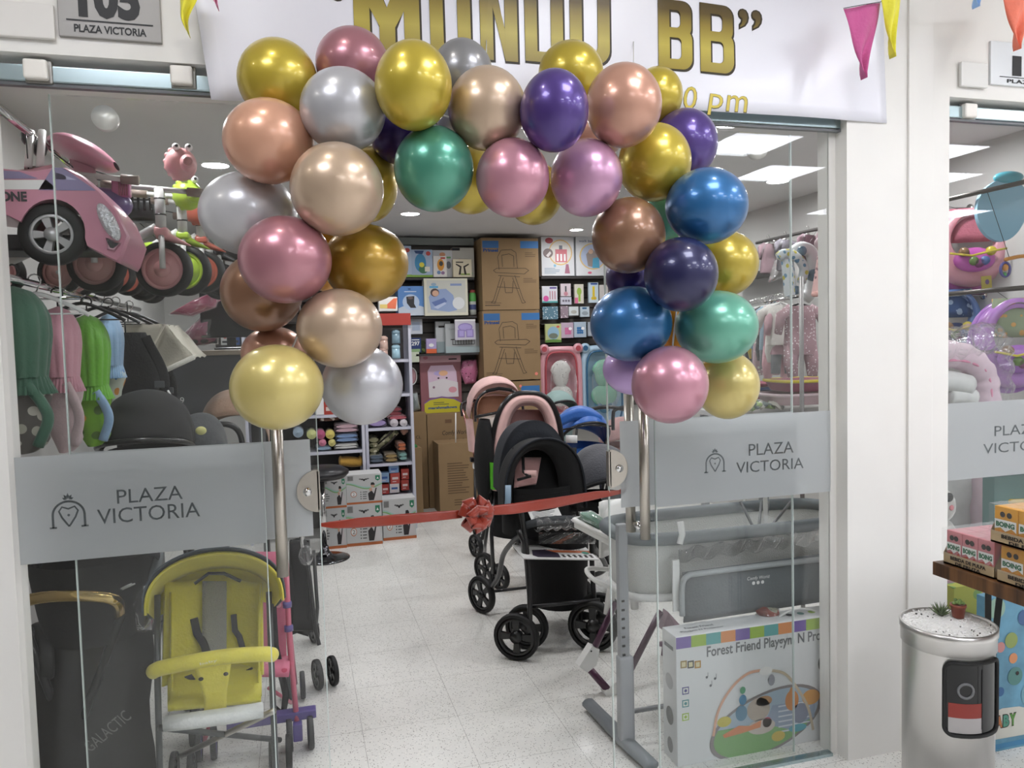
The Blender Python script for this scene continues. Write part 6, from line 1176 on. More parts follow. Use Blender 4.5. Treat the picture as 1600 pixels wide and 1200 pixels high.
flatcard('white and orange product card lying on the black tandem stroller', [q(818, 872, -.14), q(936, 874, -.14), q(925, 850, .06), q(816, 852, .06)], pc, 'product_card', 'card')
flatcard('grey instruction sheet behind the ribbon on the black tandem stroller', [q(832, 815, -.06), q(878, 806, -.06), q(870, 793, .0), q(823, 800, .0)], lambda m, F, w, h: lines(m, F, -w*.4, h*.3, w*.8, 5, h*.13, '#8a8a8a'), 'instruction_sheet', 'paper')

# ---- pink arched stroller behind it
Yp = 4.72; o = Vector((PY(822, 760, Yp).x, Yp+.1, 0)); t = thing('stroller', 'stroller with a tall powder pink arched seat and green clips', 'stroller', o)
def q(x, y, d=0): return PY(x, y, Yp+d)
def arch_px(cx, yb, yt, hwid, n, k=.55, d=0.0, tilt=0):
    out = []
    for i in range(n+1):
        a = pi*i/n; s = sin(a)**k if sin(a) > 0 else 0; out.append(q(cx-hwid*(abs(cos(a))**.72)*(1 if cos(a) > 0 else -1)+tilt*s, lerp(yb, yt, s), d))
    return out
m = W(o); m.tube(arch_px(822, 770, 614, 57, 40, .62, -.02, 3), .017, BLACKP, 12); m.build('seat_shell_rim', t)
ou = arch_px(821, 765, 617, 54, 40, .62, -.02, 3); inn = arch_px(822, 765, 629, 37, 40, .62, -.035, 3); bk = arch_px(822, 765, 633, 34, 40, .62, .12, 3)
m = W(o); m.slab(lambda u, v: (ou[int(round(u*40))].lerp(inn[int(round(u*40))], v) + Vector((0, -.03*sin(pi*v), 0))), 41, 6, .01, PSK); m.build('padded_rim', t)
m = W(o); m.slab(lambda u, v: inn[int(round(u*40))].lerp(bk[int(round(u*40))], v), 41, 4, .006, PSK2)
m.slab(lambda u, v: q(lerp(792, 852, u), lerp(640, 770, v), .125), 5, 5, .01, PSK2); m.build('seat_back', t)
for x, hx in ((772, 8), (863, 6)):
    m = W(o); m.grid(lambda u, v: q(x+hx*cos(2*pi*v)*(1-.3*u), lerp(722, 764, u), -.06)+Vector((0, .03*sin(2*pi*v), 0)), 8, 12, GRN, cv=True); m.build('green_clip', t)
# dark bag behind at left: folded black canopy
m = W(o); m.grid(lambda u, v: q(lerp(742, 772, .5+.5*cos(2*pi*v)*sin(pi*(u*.9+.08))**.5), lerp(655, 790, u), .05)+Vector((0, .12*sin(2*pi*v)*sin(pi*(u*.9+.08))**.5, 0)), 14, 20, BLKF, cv=True); m.build('folded_cover', t)
m = W(o); m.grid(lambda u, v: q(lerp(766, 872, .5+.5*cos(2*pi*v)), lerp(755, 835, u), .1)+Vector((0, .16*sin(2*pi*v), 0)), 6, 24, BLKF, cv=True); m.build('seat_base', t)
for a_, b_ in (((772, 765), (768, 900)), ((868, 765), (862, 880))): m = W(o); m.tube([q(*a_), q(b_[0], 835, -.05), Vector((q(b_[0], b_[1]).x, Yp-.05, .12))], .013, FRB, 10); m.build('front_leg', t)
m = W(o); m.tube([q(766, 790, .1), q(758, 850, .3), Vector((q(758, 850, .4).x, Yp+.42, .12))], .012, FRB, 10); m.build('rear_leg', t)
xw = q(757, 868, .05).x
for c in ((xw+.02, Yp+.12, .105), (xw+.08, Yp-.02, .085)): wheel(t, c, c[2], .035, RUB, BLACKP, (1, .45, 0), 5, 'wheel', o)
wheel(t, (q(866, 870).x, Yp, .10), .10, .035, RUB, BLACKP, (1, .3, 0), 5, 'wheel', o)
# ---- rear pink stroller
Yq = 5.6; o = Vector((PY(778, 800, Yq).x, Yq+.1, 0)); t = thing('stroller', 'pink hooded stroller with rose gold handle tubes in front of the high chair cartons', 'stroller', o)
def q(x, y, d=0): return PY(x, y, Yq+d)
hp = q(776, 655); w_ = (q(815, 650)-q(738, 650)).x; rr_ = q(776, 590).z-hp.z
m = W(o); hood(m, hp+Vector((0, .06, 0)), w_, rr_*1.0, 62, 165, PSK, 2, ex=.5); hd = m.build('hood', t)
front = [hp+Vector((w_/2*.96*cos(a), -.09, (q(776, 606).z-hp.z)*max(sin(a), 0)**.5)) for a in [pi*i/28 for i in range(29)]]
m = W(o); m.tube(front, .010, FRB, 8); m.tube([front[9]+Vector((0, -.006, 0)), front[10], front[14], front[18], front[19]+Vector((0, -.006, 0))], .013, BLKF, 8); m.build('hood_bow', t)
m = W(o); m.slab(lambda u, v: hp+Vector((w_*.44*cos(pi*u), -.07+.16*v, (q(776, 611).z-hp.z)*max(sin(pi*u), 0)**.5*(1-.12*v)-.10*v*0)), 24, 5, .004, PEACH); m.slab(lambda u, v: q(lerp(746, 806, u), lerp(618, 660, v)+5*abs(u-.5), .08), 6, 6, .006, PEACH); m.build('hood_lining', t)
m = W(o); m.tube([q(741, 652, -.1), q(776, 645, -.12), q(812, 642, -.1)], .011, FRB, 8); m.build('front_bar', t)
m = W(o); m.slab(lambda u, v: q(lerp(748, 800, u), lerp(648, 730, v), .05-.15*v), 6, 8, .03, fab('cream seat cloth', '#d9cfc4')); m.build('seat', t)
for x0, y0, x1, y1 in ((723, 640, 742, 715), (806, 650, 812, 720)): m = W(o); m.tube([q(x0, y0, .1), q((x0+x1)/2, (y0+y1)/2, .02), q(x1, y1, -.05)], .0085, RGD, 10); m.build('side_tube', t)
m = W(o); m.tube(bez([q(723, 650, .12), q(722, 632, .16), q(738, 626, .22), q(745, 628, .25)], 12), .014, BLACKP, 10); m.build('handle', t)
m = W(o); m.box(q(740, 718, -.05), (.05, .05, .035), BLACKP, bev=.008); m.box(q(742, 728, -.04), (.03, .04, .04), WHITE, bev=.006); m.build('joint', t)
m = W(o); m.grid(lambda u, v: q(733+5*u+5*cos(2*pi*v), lerp(655, 705, u), 0)+Vector((0, .07*sin(2*pi*v), 0)), 6, 12, PSK, cv=True); m.build('side_panel', t)
for x, d in ((742, -.1), (810, -.1), (748, .35), (812, .35)): m = W(o); m.tube([q(x, 718, 0), Vector((q(x, 800, d).x, Yq+d, .09))], .011, FRB, 8); m.build('leg', t); wheel(t, (q(x, 800, d).x, Yq+d, .085), .085, .035, RUB, BLACKP, (1, .3, 0), 5, 'wheel', o)
# ---- hoods to the right of them
pram_hood('stroller with a greyish teal mesh canopy behind the blue one', 873, 650, 6.1, .28, .21, mat('teal mesh canopy', '#7f9692', rough=.7), BLACKP, 40, 150, 'stroller', 0, 'stroller')
BLU = fab('royal blue satin', '#1f5cab', rough=.4, bump=.4, bscale=20)
t = pram_hood('royal blue stroller with a double canopy, right of the pink arched one', 908, 695, 5.1, .36, .27, BLU, BLACKP, 40, 160, 'stroller', 0, 'stroller')
def q(x, y, d=0): return PY(x, y, 5.1+d)
oo = t.location; m = W(oo); m.slab(lambda u, v: q(lerp(873, 940, u), lerp(650, 668, v)-12*sin(pi*u), -.16), 14, 4, .02, BLU); m.build('lower_canopy', t); m = W(oo); m.slab(lambda u, v: q(lerp(884, 902, u), lerp(680, 692, v), -.21), 3, 3, .003, WPAP); m.build('label_tag', t); m = W(oo); m.tube([q(875, 672, -.22), q(920, 664, -.24), q(955, 666, -.2)], .006, BLACKP, 8); m.build('front_bow', t)
GRY = fab('charcoal pram cloth', '#3c3d42', bump=.3)
t = pram_hood('charcoal grey pram beside the right door edge', 940, 775, 4.36, .39, .31, GRY, BLKF, 28, 160, 'pram', 0, 'pram', True, BLKF)
t = pram_hood('dusky pink pram with two black handles, seen beside the right door edge', 972, 695, 5.7, .34, .22, fab('dusky pink pram cloth', '#a17f7c'), None, 20, 160)
for k, (a_, b_, c_, d_) in enumerate((((915, 648), (922, 640), (950, 636), (976, 640)), ((958, 672), (958, 650), (962, 640), (985, 634)))):
    m = W(t.location); m.tube(bez([PY(*a_, 5.3), PY(*b_, 5.3), PY(*c_, 5.3), PY(*d_, 5.3)], 18), .014, BLACKP, 10); m.build('handle', t)

# ============================================================ ribbon with bow across the doorway
RED = mat('red satin ribbon', '#972f18', rough=.32, sheen=.3, coat=.15, bump=.2, bscale=30)
o = PY(742, 802, 2.41); t = thing('ribbon', 'shiny red ribbon with a bow stretched across the open doorway', 'ribbon', o)
def strip(P, W_, m):
    n = len(P)
    def fn(u, v):
        x = u*(n-1); i = min(int(x), n-2); f = x-i; p = P[i].lerp(P[i+1], f); w = lerp(W_[i], W_[i+1], f); tw = .25*sin(u*9); return p+Vector((0, (v-.5)*w*tw, (v-.5)*w))
    m.slab(fn, 40, 6, .0008, RED)
m = W(o); strip([PY(500, 820, YD), PY(520, 820, 2.43), PY(560, 817, 2.42), PY(620, 812, 2.41), PY(722, 803, 2.41)], [.010, .022, .034, .034, .026], m)
strip([PY(762, 798, 2.41), PY(800, 795, 2.41), PY(870, 785, 2.415), PY(930, 774, 2.425), PY(968, 769, YD), PY(978, 762, YD)], [.030, .034, .036, .030, .014, .02], m); m.build('band', t)
m = MB(); rn = random.Random(5)
for k in range(13):
    a = 2*pi*k/13*2.0+rn.uniform(-.2, .2); r = .058 if k < 8 else .040; dpt = -.012-.035*(k >= 8); d = Vector((cos(a), -.35*(k >= 8)-.1*(k % 2), sin(a))).normalized(); s_ = d.cross(Vector((0, 1, 0))).normalized()*.020
    P = bez([Vector((0, dpt, 0)), d*r*.55+Vector((0, dpt-.022, 0)), d*r+Vector((0, dpt-.004, 0)), d*r*.6+Vector((0, dpt+.018, 0)), Vector((0, dpt+.008, 0))], 16); tw = rn.uniform(-.6, .6)
    m.slab(lambda u, v, P=P, s_=s_, d=d, tw=tw: P[min(int(u*(len(P)-1)+.5), len(P)-1)]+(s_+d*tw*.008)*(v-.5)*2*(.35+.65*sin(pi*min(max(u, .02), .98))), 17, 4, .0008, RED)
m.ell((0, -.03, 0), (.014, .014, .014), RED); m.build('bow', t)
# ============================================================ right part, behind the right pane
GT = mat('grey crib tube', '#8d8f92', rough=.4, metal=.3); MESH = mat('pale grey mesh', '#cfd0cc', rough=.8, bump=.6, bscale=260); SLG = fab('slate grey cloth', '#62686b', bump=.15); WPL = WHITE
Yc = 2.66; o = Vector((PY(1150, 900, Yc).x, Yc+.22, 0)); t = thing('bedside_crib', 'grey mesh bedside crib marked Comfy World, behind the right pane', 'crib', o)
def q(x, y, d=0): return PY(x, y, Yc+d)
x0 = q(990, 860).x; x1 = 2.28; zr = q(1100, 838).z; D = .40
def rim(z, r0=.0, n=40):
    out = []; w = (x1-x0)/2; c = (x0+x1)/2
    for i in range(n):
        a = 2*pi*i/n; e = .5; cx = abs(cos(a))**e*(1 if cos(a) > 0 else -1); sy = abs(sin(a))**e*(1 if sin(a) > 0 else -1); out.append(Vector((c+cx*(w-r0), Yc+D/2+sy*(D/2-r0), z)))
    return out
m = W(o); m.tube(rim(zr), .026, mat('padded slate rail', '#60686b', rough=.6), 14, closed=True); m.build('top_rail', t)
m = W(o); zb = q(1030, 948).z; zs = [zr-.02, zr-.06, zb+.03, zb]
R_ = [rim(z, r) for z, r in zip(zs, (.005, .01, .02, .06))]
m.grid(lambda u, v: R_[int(round(v*3))][int(round(u*40)) % 40], 40, 4, MESH, cu=True); m.build('mesh_side', t)
m = W(o); F_ = rim(zb+.002, .06); m.add(F_, [tuple(range(40))], plas('white crib base', '#cfd0ce')); m.build('base', t)
m = W(o); m.tube([p+Vector((0, 0, -.01)) for p in rim(zb+.03, .015)], .016, fab('white piping cloth', '#d5d5d2'), 8, closed=True); m.build('piping', t)
# wrapped cover strip
m = W(o); m.slab(lambda u, v: q(lerp(1060, 1300, u), lerp(858, 878, v)-u*32+3*sin(u*40), -.03+.012*sin(u*55+v*3)), 60, 5, .001, POLY); m.build('clear_wrap', t)
m = W(o); m.slab(lambda u, v: Vector((lerp(q(1060, 900).x, x1, u), Yc-.035-.01*sin(pi*v), lerp(q(1060, 890).z, q(1060, 968).z, v)+u*.012)), 8, 8, .006, SLG); sd = m.build('drop_side', t)
m = W(o); m.tube(bez([q(1066, 962, -.05), q(1066, 915, -.05), q(1075, 900, -.05), q(1095, 896, -.05), q(1200, 883, -.05), q(1300, 872, -.05)], 30), .011, mat('pale grey tube', '#9ea3a4', rough=.4), 12); m.build('drop_side_tube', sd)
m = W(o); F = frame(q(1185, 903, -.06), (1, 0, 0), (0, 0, 1)); m.text('Comfy World', .017, WPAP, F, w=.10, shear=.15); [m.disc(-.022+i*.02, -.018, .007, WPAP, F) for i in range(3)]; m.build('printed_lettering', sd)
m = W(o); m.box((q(1058, 880, -.03)+q(1054, 950, -.03))/2, (.028, .008, .20), WPAP); m.tube([q(1063, 815, -.02), q(1066, 835, -.03), q(1062, 850, -.03)], 1, WPAP, 6, flat=(.014, .003), up=(1, 0, 0)); m.build('white_strap', t)
zt2 = q(1150, 792).z
m = W(o); m.tube([Vector((x0+.03, Yc+D-.02, zt2)), Vector((x1, Yc+D-.02, zt2+.02))], .014, SLG, 10); m.build('rear_rail', t)
m = W(o); [m.tube([q(a, 784, .1), q(1188+s*4, 838, .0)], .006, mat('dark frame strut', '#55585a', rough=.4), 8) for a, s in ((1157, -1), (1236, 1), (1190, -1), (1201, 1))]; m.build('toy_bar_strut', t)
m = W(o); m.box(q(1196, 805, .03), (.016, .008, .15), WPAP); m.build('white_post', t)
# post and foot
px_ = q(977, 980, .0).x
m = W(o); m.box((px_, Yc+.02, (q(975, 820).z+.34)/2), (.040, .03, q(975, 820).z-.34), GT, bev=.006); [m.box((px_-.006, Yc+.0035, .60-.012-i*.035), (.012, .003, .008), BLACKP) for i in range(8)]; m.build('height_post', t)
m = W(o); m.box((px_+.004, Yc+.02, .20), (.060, .045, .34), mat('grey crib sleeve', '#9b9da0', rough=.45), bev=.012); m.build('post_sleeve', t)
m = W(o); m.tube([Vector((px_-.02, Yc+.36, .03)), Vector((px_, Yc+.02, .03)), Vector((px_+.02, Yc-.17, .03))], [.030, .034, .030], mat('grey crib foot', '#7f8487', rough=.5), 10, flat=(.7, 1)); m.build('foot', t)
m = W(o); m.tube([Vector((px_+.02, Yc+.1, .10)), Vector((x1-.1, Yc+.1, .10))], .010, GT, 8); m.build('cross_tube', t)
m = W(o); m.box((x1-.06, Yc+.1, zb/2), (.04, .03, zb), GT, bev=.006); m.build('height_post', t)
# ---- white high chair
Yh = 3.24; o = Vector((PY(955, 900, Yh).x, Yh+.1, 0)); t = thing('high_chair', 'white high chair with a tray, behind the right door edge', 'high chair', o)
def q(x, y, d=0): return PY(x, y, Yh+d)
m = W(o); m.slab(lambda u, v: q(lerp(lerp(936, 1000, u), lerp(950, 1000, u), v), lerp(790-22*u, 845, v), .1-.12*v+.08*u), 8, 8, .02, WPL); m.slab(lambda u, v: q(lerp(938, 962, u), lerp(775, 862, v)+10*(1-u), .05+.12*u), 6, 8, .015, WPL); m.build('seat_shell', t)
m = W(o); P = [q(897, 812, -.04), q(960, 845, -.14), q(990, 838, -.12), q(990, 815, .08), q(925, 806, .12)]
n = 5; m.add(P+[p-Vector((0, 0, .035)) for p in P], [tuple(range(5)), tuple(range(9, 4, -1))]+[(i, (i+1) % 5, 5+(i+1) % 5, 5+i) for i in range(5)], WPL); m.tube(P, .012, WPL, 8, closed=True); m.build('tray', t)
m = W(o); m.tube(bez([q(985, 893, .05), q(925, 888, .0), q(918, 895, -.04), q(935, 910, -.10), q(965, 918, -.12), q(990, 915, -.1)], 24), .011, WPL, 10); m.build('foot_bar', t)
m = W(o); m.tube([q(962, 850, 0), q(958, 900, -.02), q(950, 960, -.04)], .022, WPL, 10); m.tube([q(985, 850, 0), q(992, 950, .05)], .02, WPL, 10); m.build('leg_panel', t)
PLUM = plas('plum purple tube', '#4f2a42')
for a_, b_, nm in (((1032, 955), (986, 1045), 0), ((962, 942), (930, 1010), 1), ((921, 1045), (950, 1078), 2)): 
    m = W(o); A = q(*a_, -.05); B_ = q(*b_, -.12); m.tube([A, B_], .019, PLUM, 12, flat=(1, .6)); m.build('frame_tube', t)
m = W(o)
for P in ([(905, 1042), (925, 1010), (937, 1015), (932, 1040), (918, 1051)], [(944, 1082), (967, 1062), (968, 1090), (957, 1108)]):
    V = [q(x, y, -.13) for x, y in P]; n = len(V); m.add(V+[p+Vector((0, .05, 0)) for p in V], [tuple(range(n-1, -1, -1)), tuple(range(n, 2*n))]+[(i, (i+1) % n, n+(i+1) % n, n+i) for i in range(n)], WPL)
    m.disc(0, 0, .004, BLACKP, frame(V[1]+Vector((-.005, -.002, -.02)), (1, 0, 0), (0, 0, 1)))
m.build('foot', t)
m = W(o); V = [q(1036, 985, -.1), q(1044, 956, -.08), q(1062, 976, -.08), q(1058, 985, -.1)]; m.add(V+[p+Vector((0, .05, 0)) for p in V], [(3, 2, 1, 0), (4, 5, 6, 7), (0, 1, 5, 4), (1, 2, 6, 5), (2, 3, 7, 6), (3, 0, 4, 7)], fab('mauve cushion', '#9f7c8c')); m.build('mauve_pad', t)
m = W(o); m.tube([q(1040, 1000, .15), q(1030, 1080, .3), Vector((q(1036, 1100, .3).x, Yh+.3, .02))], .014, PLUM, 8); m.build('rear_leg', t)
bag('clear bag with green cloth lying on the white high chair tray', [(905, 800), (925, 798), (948, 812), (948, 830), (925, 826), (908, 812)], 3.2, fab('sage green cloth', '#6f9683'), 'wrapped_cloth', 'bag', .12)
# ---- playgym box
Yg = 2.50; xa = PY(1056, 1000, Yg).x; zt = PY(1056, 996, Yg).z; w = 2.28-xa; h = zt; d = .11
t = thing('playgym_box', 'large white box of a forest playgym mat standing at the foot of the right pane', 'box', (xa+w/2, Yg, 0))
m = MB(); m.box((0, d/2, h/2), (w, d, h), mat('white glossy carton', '#dedfdf', rough=.3, coat=.2), bev=.003); m.build('carton', t)
F = frame((-w/2, -.0006, 0), (1, 0, 0), (0, 0, 1)); m = MB(); sx = PY(1292, 980, Yg).x-xa; k = sx/235
def L(px, py): p = PY(px, py, Yg); return (p.x-xa, p.z)
cols = ['#7d68a8', '#9dbb4a', '#5fa6a4', '#de935c', '#7d68a8', '#9dbb4a', '#5fa6a4', '#de935c', '#7d68a8', '#9dbb4a', '#5fa6a4', '#de935c', '#5b4f90', '#6f8f2a', '#5fa6a4', '#de935c']
sw = w/16
for i in range(16): m.rect(i*sw*1.0, h-.045, (i+1)*sw, h-.002, ink(cols[i]), F)
GI = ink('#77797a'); c = L(1200, 1020)
c = L(1104, 1016); m.text('Forest Friend Playgym N Projector', .052, GI, F @ tr(c[0]+.30, c[1]-.012, 0), w=.60, bold=.02)
for i, (cx, col) in enumerate(((1068, '#a08a5a'), (1079, '#4a4a45'), (1090, '#b5893f'))): a = L(cx, 1038); m.rect(a[0]-.013, a[1]-.014, a[0]+.013, a[1]+.014, ink(col), F); m.rect(a[0]-.008, a[1]-.009, a[0]+.008, a[1]+.009, ink('#d9d0a8'), F, .0009)
for (cx, cy) in ((1104, 1058), (1117, 1060), (1110, 1071)): a = L(cx, cy); m.disc(a[0], a[1], .005, ink('#6a6c70'), F); m.rect(a[0]+.004, a[1], a[0]+.006, a[1]+.018, ink('#6a6c70'), F)
for cy, col in ((1079, '#5d5690'), (1099, '#4f8f92'), (1120, '#9dbb3f')): a = L(1071, cy); m.rect(a[0]-.014, a[1]-.014, a[0]+.014, a[1]+.014, ink(col), F); m.rect(a[0]-.010, a[1]-.010, a[0]+.010, a[1]+.010, ink('#dfe3d8'), F, .0009); m.disc(a[0], a[1], .006, ink(col), F, .0011)
# play mat picture
ce = L(1198, 1128); rx = .245; ry = .125
def E(sx_, sy_, dx=0, dy=0, rot_=.0, n=40): return [(ce[0]+dx+rx*sx_*cos(2*pi*i/n)+ry*.15*sin(2*pi*i/n), ce[1]+dy+ry*sy_*sin(2*pi*i/n)+.04*cos(2*pi*i/n)*sy_) for i in range(n)]
m.poly(E(1, 1), ink('#8b8483'), F, .0008); m.poly(E(.93, .92), ink('#a9bac8'), F, .0010)
gr = [p for p in E(.93, .92) if p[1] < ce[1]+.015]; m.poly(gr, ink('#7fae6b'), F, .0012)
m.poly([(ce[0]+rx*a, ce[1]+ry*b) for a, b in ((.1, .5), (.88, .45), (.86, -.1), (.4, -.35), (-.05, -.05))], ink('#97a4b8'), F, .0014); [m.rect(ce[0]+.05, ce[1]+.05-i*.02, ce[0]+.19, ce[1]+.056-i*.02, ink('#d3d8de'), F, .0016) for i in range(6)]
for a, b, r1, r2, col in ((-.15, .45, .05, .045, '#b7a99c'), (-.05, .68, .035, .02, '#b98f6a'), (.45, .55, .03, .04, '#d08f5a'), (.80, .55, .04, .03, '#d8a05a'), (.6, .1, .035, .04, '#8a8fa0'), (-.75, .25, .03, .02, '#cfc255'), (-.45, .42, .025, .03, '#5a86a0'), (.2, -.5, .03, .02, '#cfb64a'), (.55, -.35, .04, .015, '#5fa6b4'), (-.1, -.1, .06, .03, '#c9bcb2'), (.0, .0, .02, .02, '#c9566a')):
    m.disc(ce[0]+rx*a, ce[1]+ry*b, r1, ink(col), F, .0018, r2)
m.poly([(ce[0]+rx*a, ce[1]+ry*b) for a, b in ((-.78, -.15), (-.5, .05), (-.3, -.02), (-.1, .1), (-.12, -.12), (-.45, -.2), (-.75, -.25))], ink('#d98a5c'), F, .0019)
def band(P, wd, mt_, z):
    for (a, b), (c2, d2) in zip(P, P[1:]):
        l = hypot(c2-a, d2-b) or 1; nx, ny = -(d2-b)/l*wd/2, (c2-a)/l*wd/2; m.poly([(a+nx, b+ny), (c2+nx, d2+ny), (c2-nx, d2-ny), (a-nx, b-ny)], mt_, F, z)
ap = L(1196, 1046)
for P, col in (([L(1114, 1150), L(1122, 1110), L(1142, 1075), L(1168, 1052), ap], '#d9a98e'), ([ap, L(1225, 1052), L(1245, 1075), L(1262, 1105), L(1270, 1140)], '#c9b9a0')):
    P = [tuple(v)[:2] for v in bez([(a, b, 0) for a, b in P], 24)]; band(P, .011, ink(col), .0021)
m.disc(ap[0], ap[1]-.004, .028, ink('#e8e6e2'), F, .0023, .016); a = L(1205, 1062); m.disc(a[0], a[1], .014, ink('#9a9aa0'), F, .0023, .022); a = L(1160, 1078); m.disc(a[0], a[1], .012, ink('#5fa07a'), F, .0023, .014); a = L(1160, 1093); m.disc(a[0], a[1], .016, ink('#4f86a8'), F, .0024, .02); a = L(1236, 1085); m.disc(a[0], a[1], .010, ink('#d08f5a'), F, .0024, .03)
a = L(1293, 1035); m.disc(a[0], a[1], .045, ink('#7a7c78'), F, .0010); m.disc(a[0], a[1], .041, ink('#2f3f34'), F, .0013)
FT = frame((-w/2, 0, h+.0006), (1, 0, 0), (0, 1, 0)); m.text('Forest Friend', .016, GI, FT @ tr(.13, .066, 0), w=.12, bold=.03); m.text('Playgym N Projector', .016, GI, FT @ tr(.13, .036, 0), w=.18, bold=.03); [m.disc(.52+i*.05, .055, .014, ink(c_), FT) for i, c_ in enumerate(('#3f3f42', '#6a8f8a', '#8fae45'))]
FS = frame((-w/2-.0006, d, 0), (0, -1, 0), (0, 0, 1)); m.rect(.02, h-.06, d-.02, h-.045, GI, FS); m.disc(d/2, h*.62, .03, ink('#b9b9ba'), FS); m.disc(d/2, h*.35, .028, ink('#6a6a68'), FS, .0009, .035); m.disc(d/2, h*.12, .022, ink('#8a8a88'), FS, .0009, .03)
m.build('print', t)
m = MB(); m.tube(bez([(-.02, d*.5, h), (.03, d*.5, h+.018), (.10, d*.5, h+.018), (.15, d*.5, h)], 12), .004, WHITE, 8); m.build('carry_handle', t)
bag('red and white wrapped toy between the crib and the playgym box', [(1180, 955), (1195, 948), (1215, 950), (1220, 966), (1190, 974)], 2.6, pat('red white print', '#b5503f', '#d8d2b8', 20, .4), 'wrapped_toy', 'toy', .08)
# ---- pole rack with clothes
Yr = 3.3; pp = PY(1253, 640, Yr); t = thing('garment_rack', 'chrome garment rack pole in front of the hanging baby clothes', 'clothes rack', (pp.x, Yr, 0))
m = MB(); zt = PY(1256, 432, Yr).z; m.cyl((0, 0, 0), (0, 0, zt), .011, mat('dull steel pole', '#7a7876', rough=.45, metal=.5), 14); m.build('post', t); m = MB(); ze = PY(1160, 480, 5.0); e = Vector((ze.x-pp.x, ze.y-Yr, ze.z)); s = Vector((0, 0, PY(1256, 462, Yr).z)); m.tube([s, e], .011, CHROME, 10); m.tube([e, (e.x, e.y, 0)], .011, CHROME, 10); m.build('rail', t)
rail_a = Vector((pp.x, Yr, s.z)); rail_b = Vector((ze.x, ze.y, ze.z))
def garment(lab, base, wd, ht, mt, kind='romper', rz=0.0, grp='baby clothes on the garment rack', hmat=None):
    t = thing('baby_garment', lab, 'baby clothes', base, rz, grp)
    m = MB()
    H = ht; sl = wd*.5
    def body(u, v):
        an = 2*pi*v; ww = wd*.30*(.75+.25*min(1, u*6)) if u < .15 else wd*lerp(.30, .34, u); return (ww*cos(an), .035*sin(an)*(1+.15*sin(9*u)), -.03-(H*.62)*u)
    m.grid(body, 12, 20, mt, cv=True)
    for sg in (-1, 1):
        m.tube([(sg*wd*.20, 0, -.045), (sg*wd*.42, -.01, -H*.20), (sg*wd*.50, -.02, -H*.42)], [wd*.10, wd*.11, wd*.08], mt, 10, flat=(1, .6))
        if kind == 'romper': m.tube([(sg*wd*.17, 0, -H*.58), (sg*wd*.22, -.01, -H*.8), (sg*wd*.20, -.02, -H*.97)], [wd*.17, wd*.14, wd*.10], mt, 10, flat=(1, .55))
        elif kind == 'trousers': m.tube([(sg*wd*.16, 0, -H*.55), (sg*wd*.2, 0, -H*.97)], [wd*.16, wd*.13], fab('grey jersey', '#7d7f82'), 10, flat=(1, .4))
    m.build('cloth', t)
    hm = hmat or WHITE; g = MB(); g.tube([(-wd*.25, 0, -.04), (0, 0, -.015), (wd*.25, 0, -.04)], .006, hm, 8); g.tube([(0, 0, -.015), (0, 0, .005)]+[(.016*sin(R(a)), 0, .02-.016*cos(R(a))) for a in range(30, 280, 40)], .002, CHROME, 6); g.build('hanger', t); return t
PD = pat('pink flower dotted jersey', '#997b80', '#ddd2d2', 75, .28, sel=.7)
cl = ['#cfd0c8', '#a98a90', '#26282b', '#2f5f4a', '#c9c6ba', '#1f2226', '#c8b23e', '#5f7f95', '#b9a0a4', '#3a3d40', '#8fa8b5', '#c99aa0', '#d6d2cb']
nm_ = ['off-white', 'dusty rose', 'black', 'dark green', 'cream', 'charcoal black', 'mustard yellow', 'steel blue', 'mauve', 'dark grey', 'pale blue', 'soft pink', 'white']
dr = (rail_b-rail_a)
for i in range(13):
    f = .93-.055*i; b = rail_a.lerp(rail_b, f)
    garment('%s baby garment on the rack, %s' % (nm_[i], 'farthest from the window' if i == 0 else ('between the %s and the %s one' % (nm_[i-1], nm_[i+1]) if i < 12 else 'just behind the soft pink one')), b, .24, .36+.05*(i % 3), fab('cloth '+cl[i], cl[i]) if i % 4 else pat('striped '+cl[i], cl[i], '#e0ddd6', 40, .3), 'trousers' if i % 3 == 1 else 'romper', atan2(dr.y, dr.x)+pi/2+.15*sin(i*3))
f = PY(1250, 478, 3.55); garment('pink romper with white flower dots facing the window, nearest on the garment rack', f+Vector((0, 0, .03)), .30, .42, PD, 'romper', .0, hmat=BLACKP)
f = PY(1222, 485, 3.8); garment('plain pink baby suit just behind the dotted romper', f+Vector((0, 0, .03)), .27, .40, fab('pale rose jersey', '#b9939a'), 'trousers', .2)
# tubs and basins on a low table
def tub(lab, x0, x1, yt, yb, Y, c, lip, d=.35, nm='bath_tub'):
    a = PY(x0, yb, Y); b = PY(x1, yt, Y); w = b.x-a.x; h = b.z-a.z; t = thing(nm, lab, 'tub', ((a.x+b.x)/2, Y+d/2, a.z), group='stacked tubs and basins'); m = MB()
    def sq(u, k, z): an = 2*pi*u; e = .5; return ((abs(cos(an))**e*(1 if cos(an) > 0 else -1))*w/2*k, (abs(sin(an))**e*(1 if sin(an) > 0 else -1))*d/2*k, z)
    P = [(.80, 0), (.86, h*.2), (.95, h*.9), (1.0, h), (1.0, h+.01), (.93, h+.008), (.78, h*.2), (.7, h*.15)]
    m.grid(lambda u, v: sq(u, *P[int(round(v*7))]), 36, 8, plas('tub '+c, c), cu=True); m.add([sq(i/36, .7, h*.15) for i in range(36)], [tuple(range(36))], plas('tub '+c)); m.build('basin', t)
    m = MB(); m.tube([sq(i/36, 1.0, h+.004) for i in range(36)], .010, plas('lip '+lip, lip), 8, closed=True); m.build('rim', t); return t
Yt = 3.95
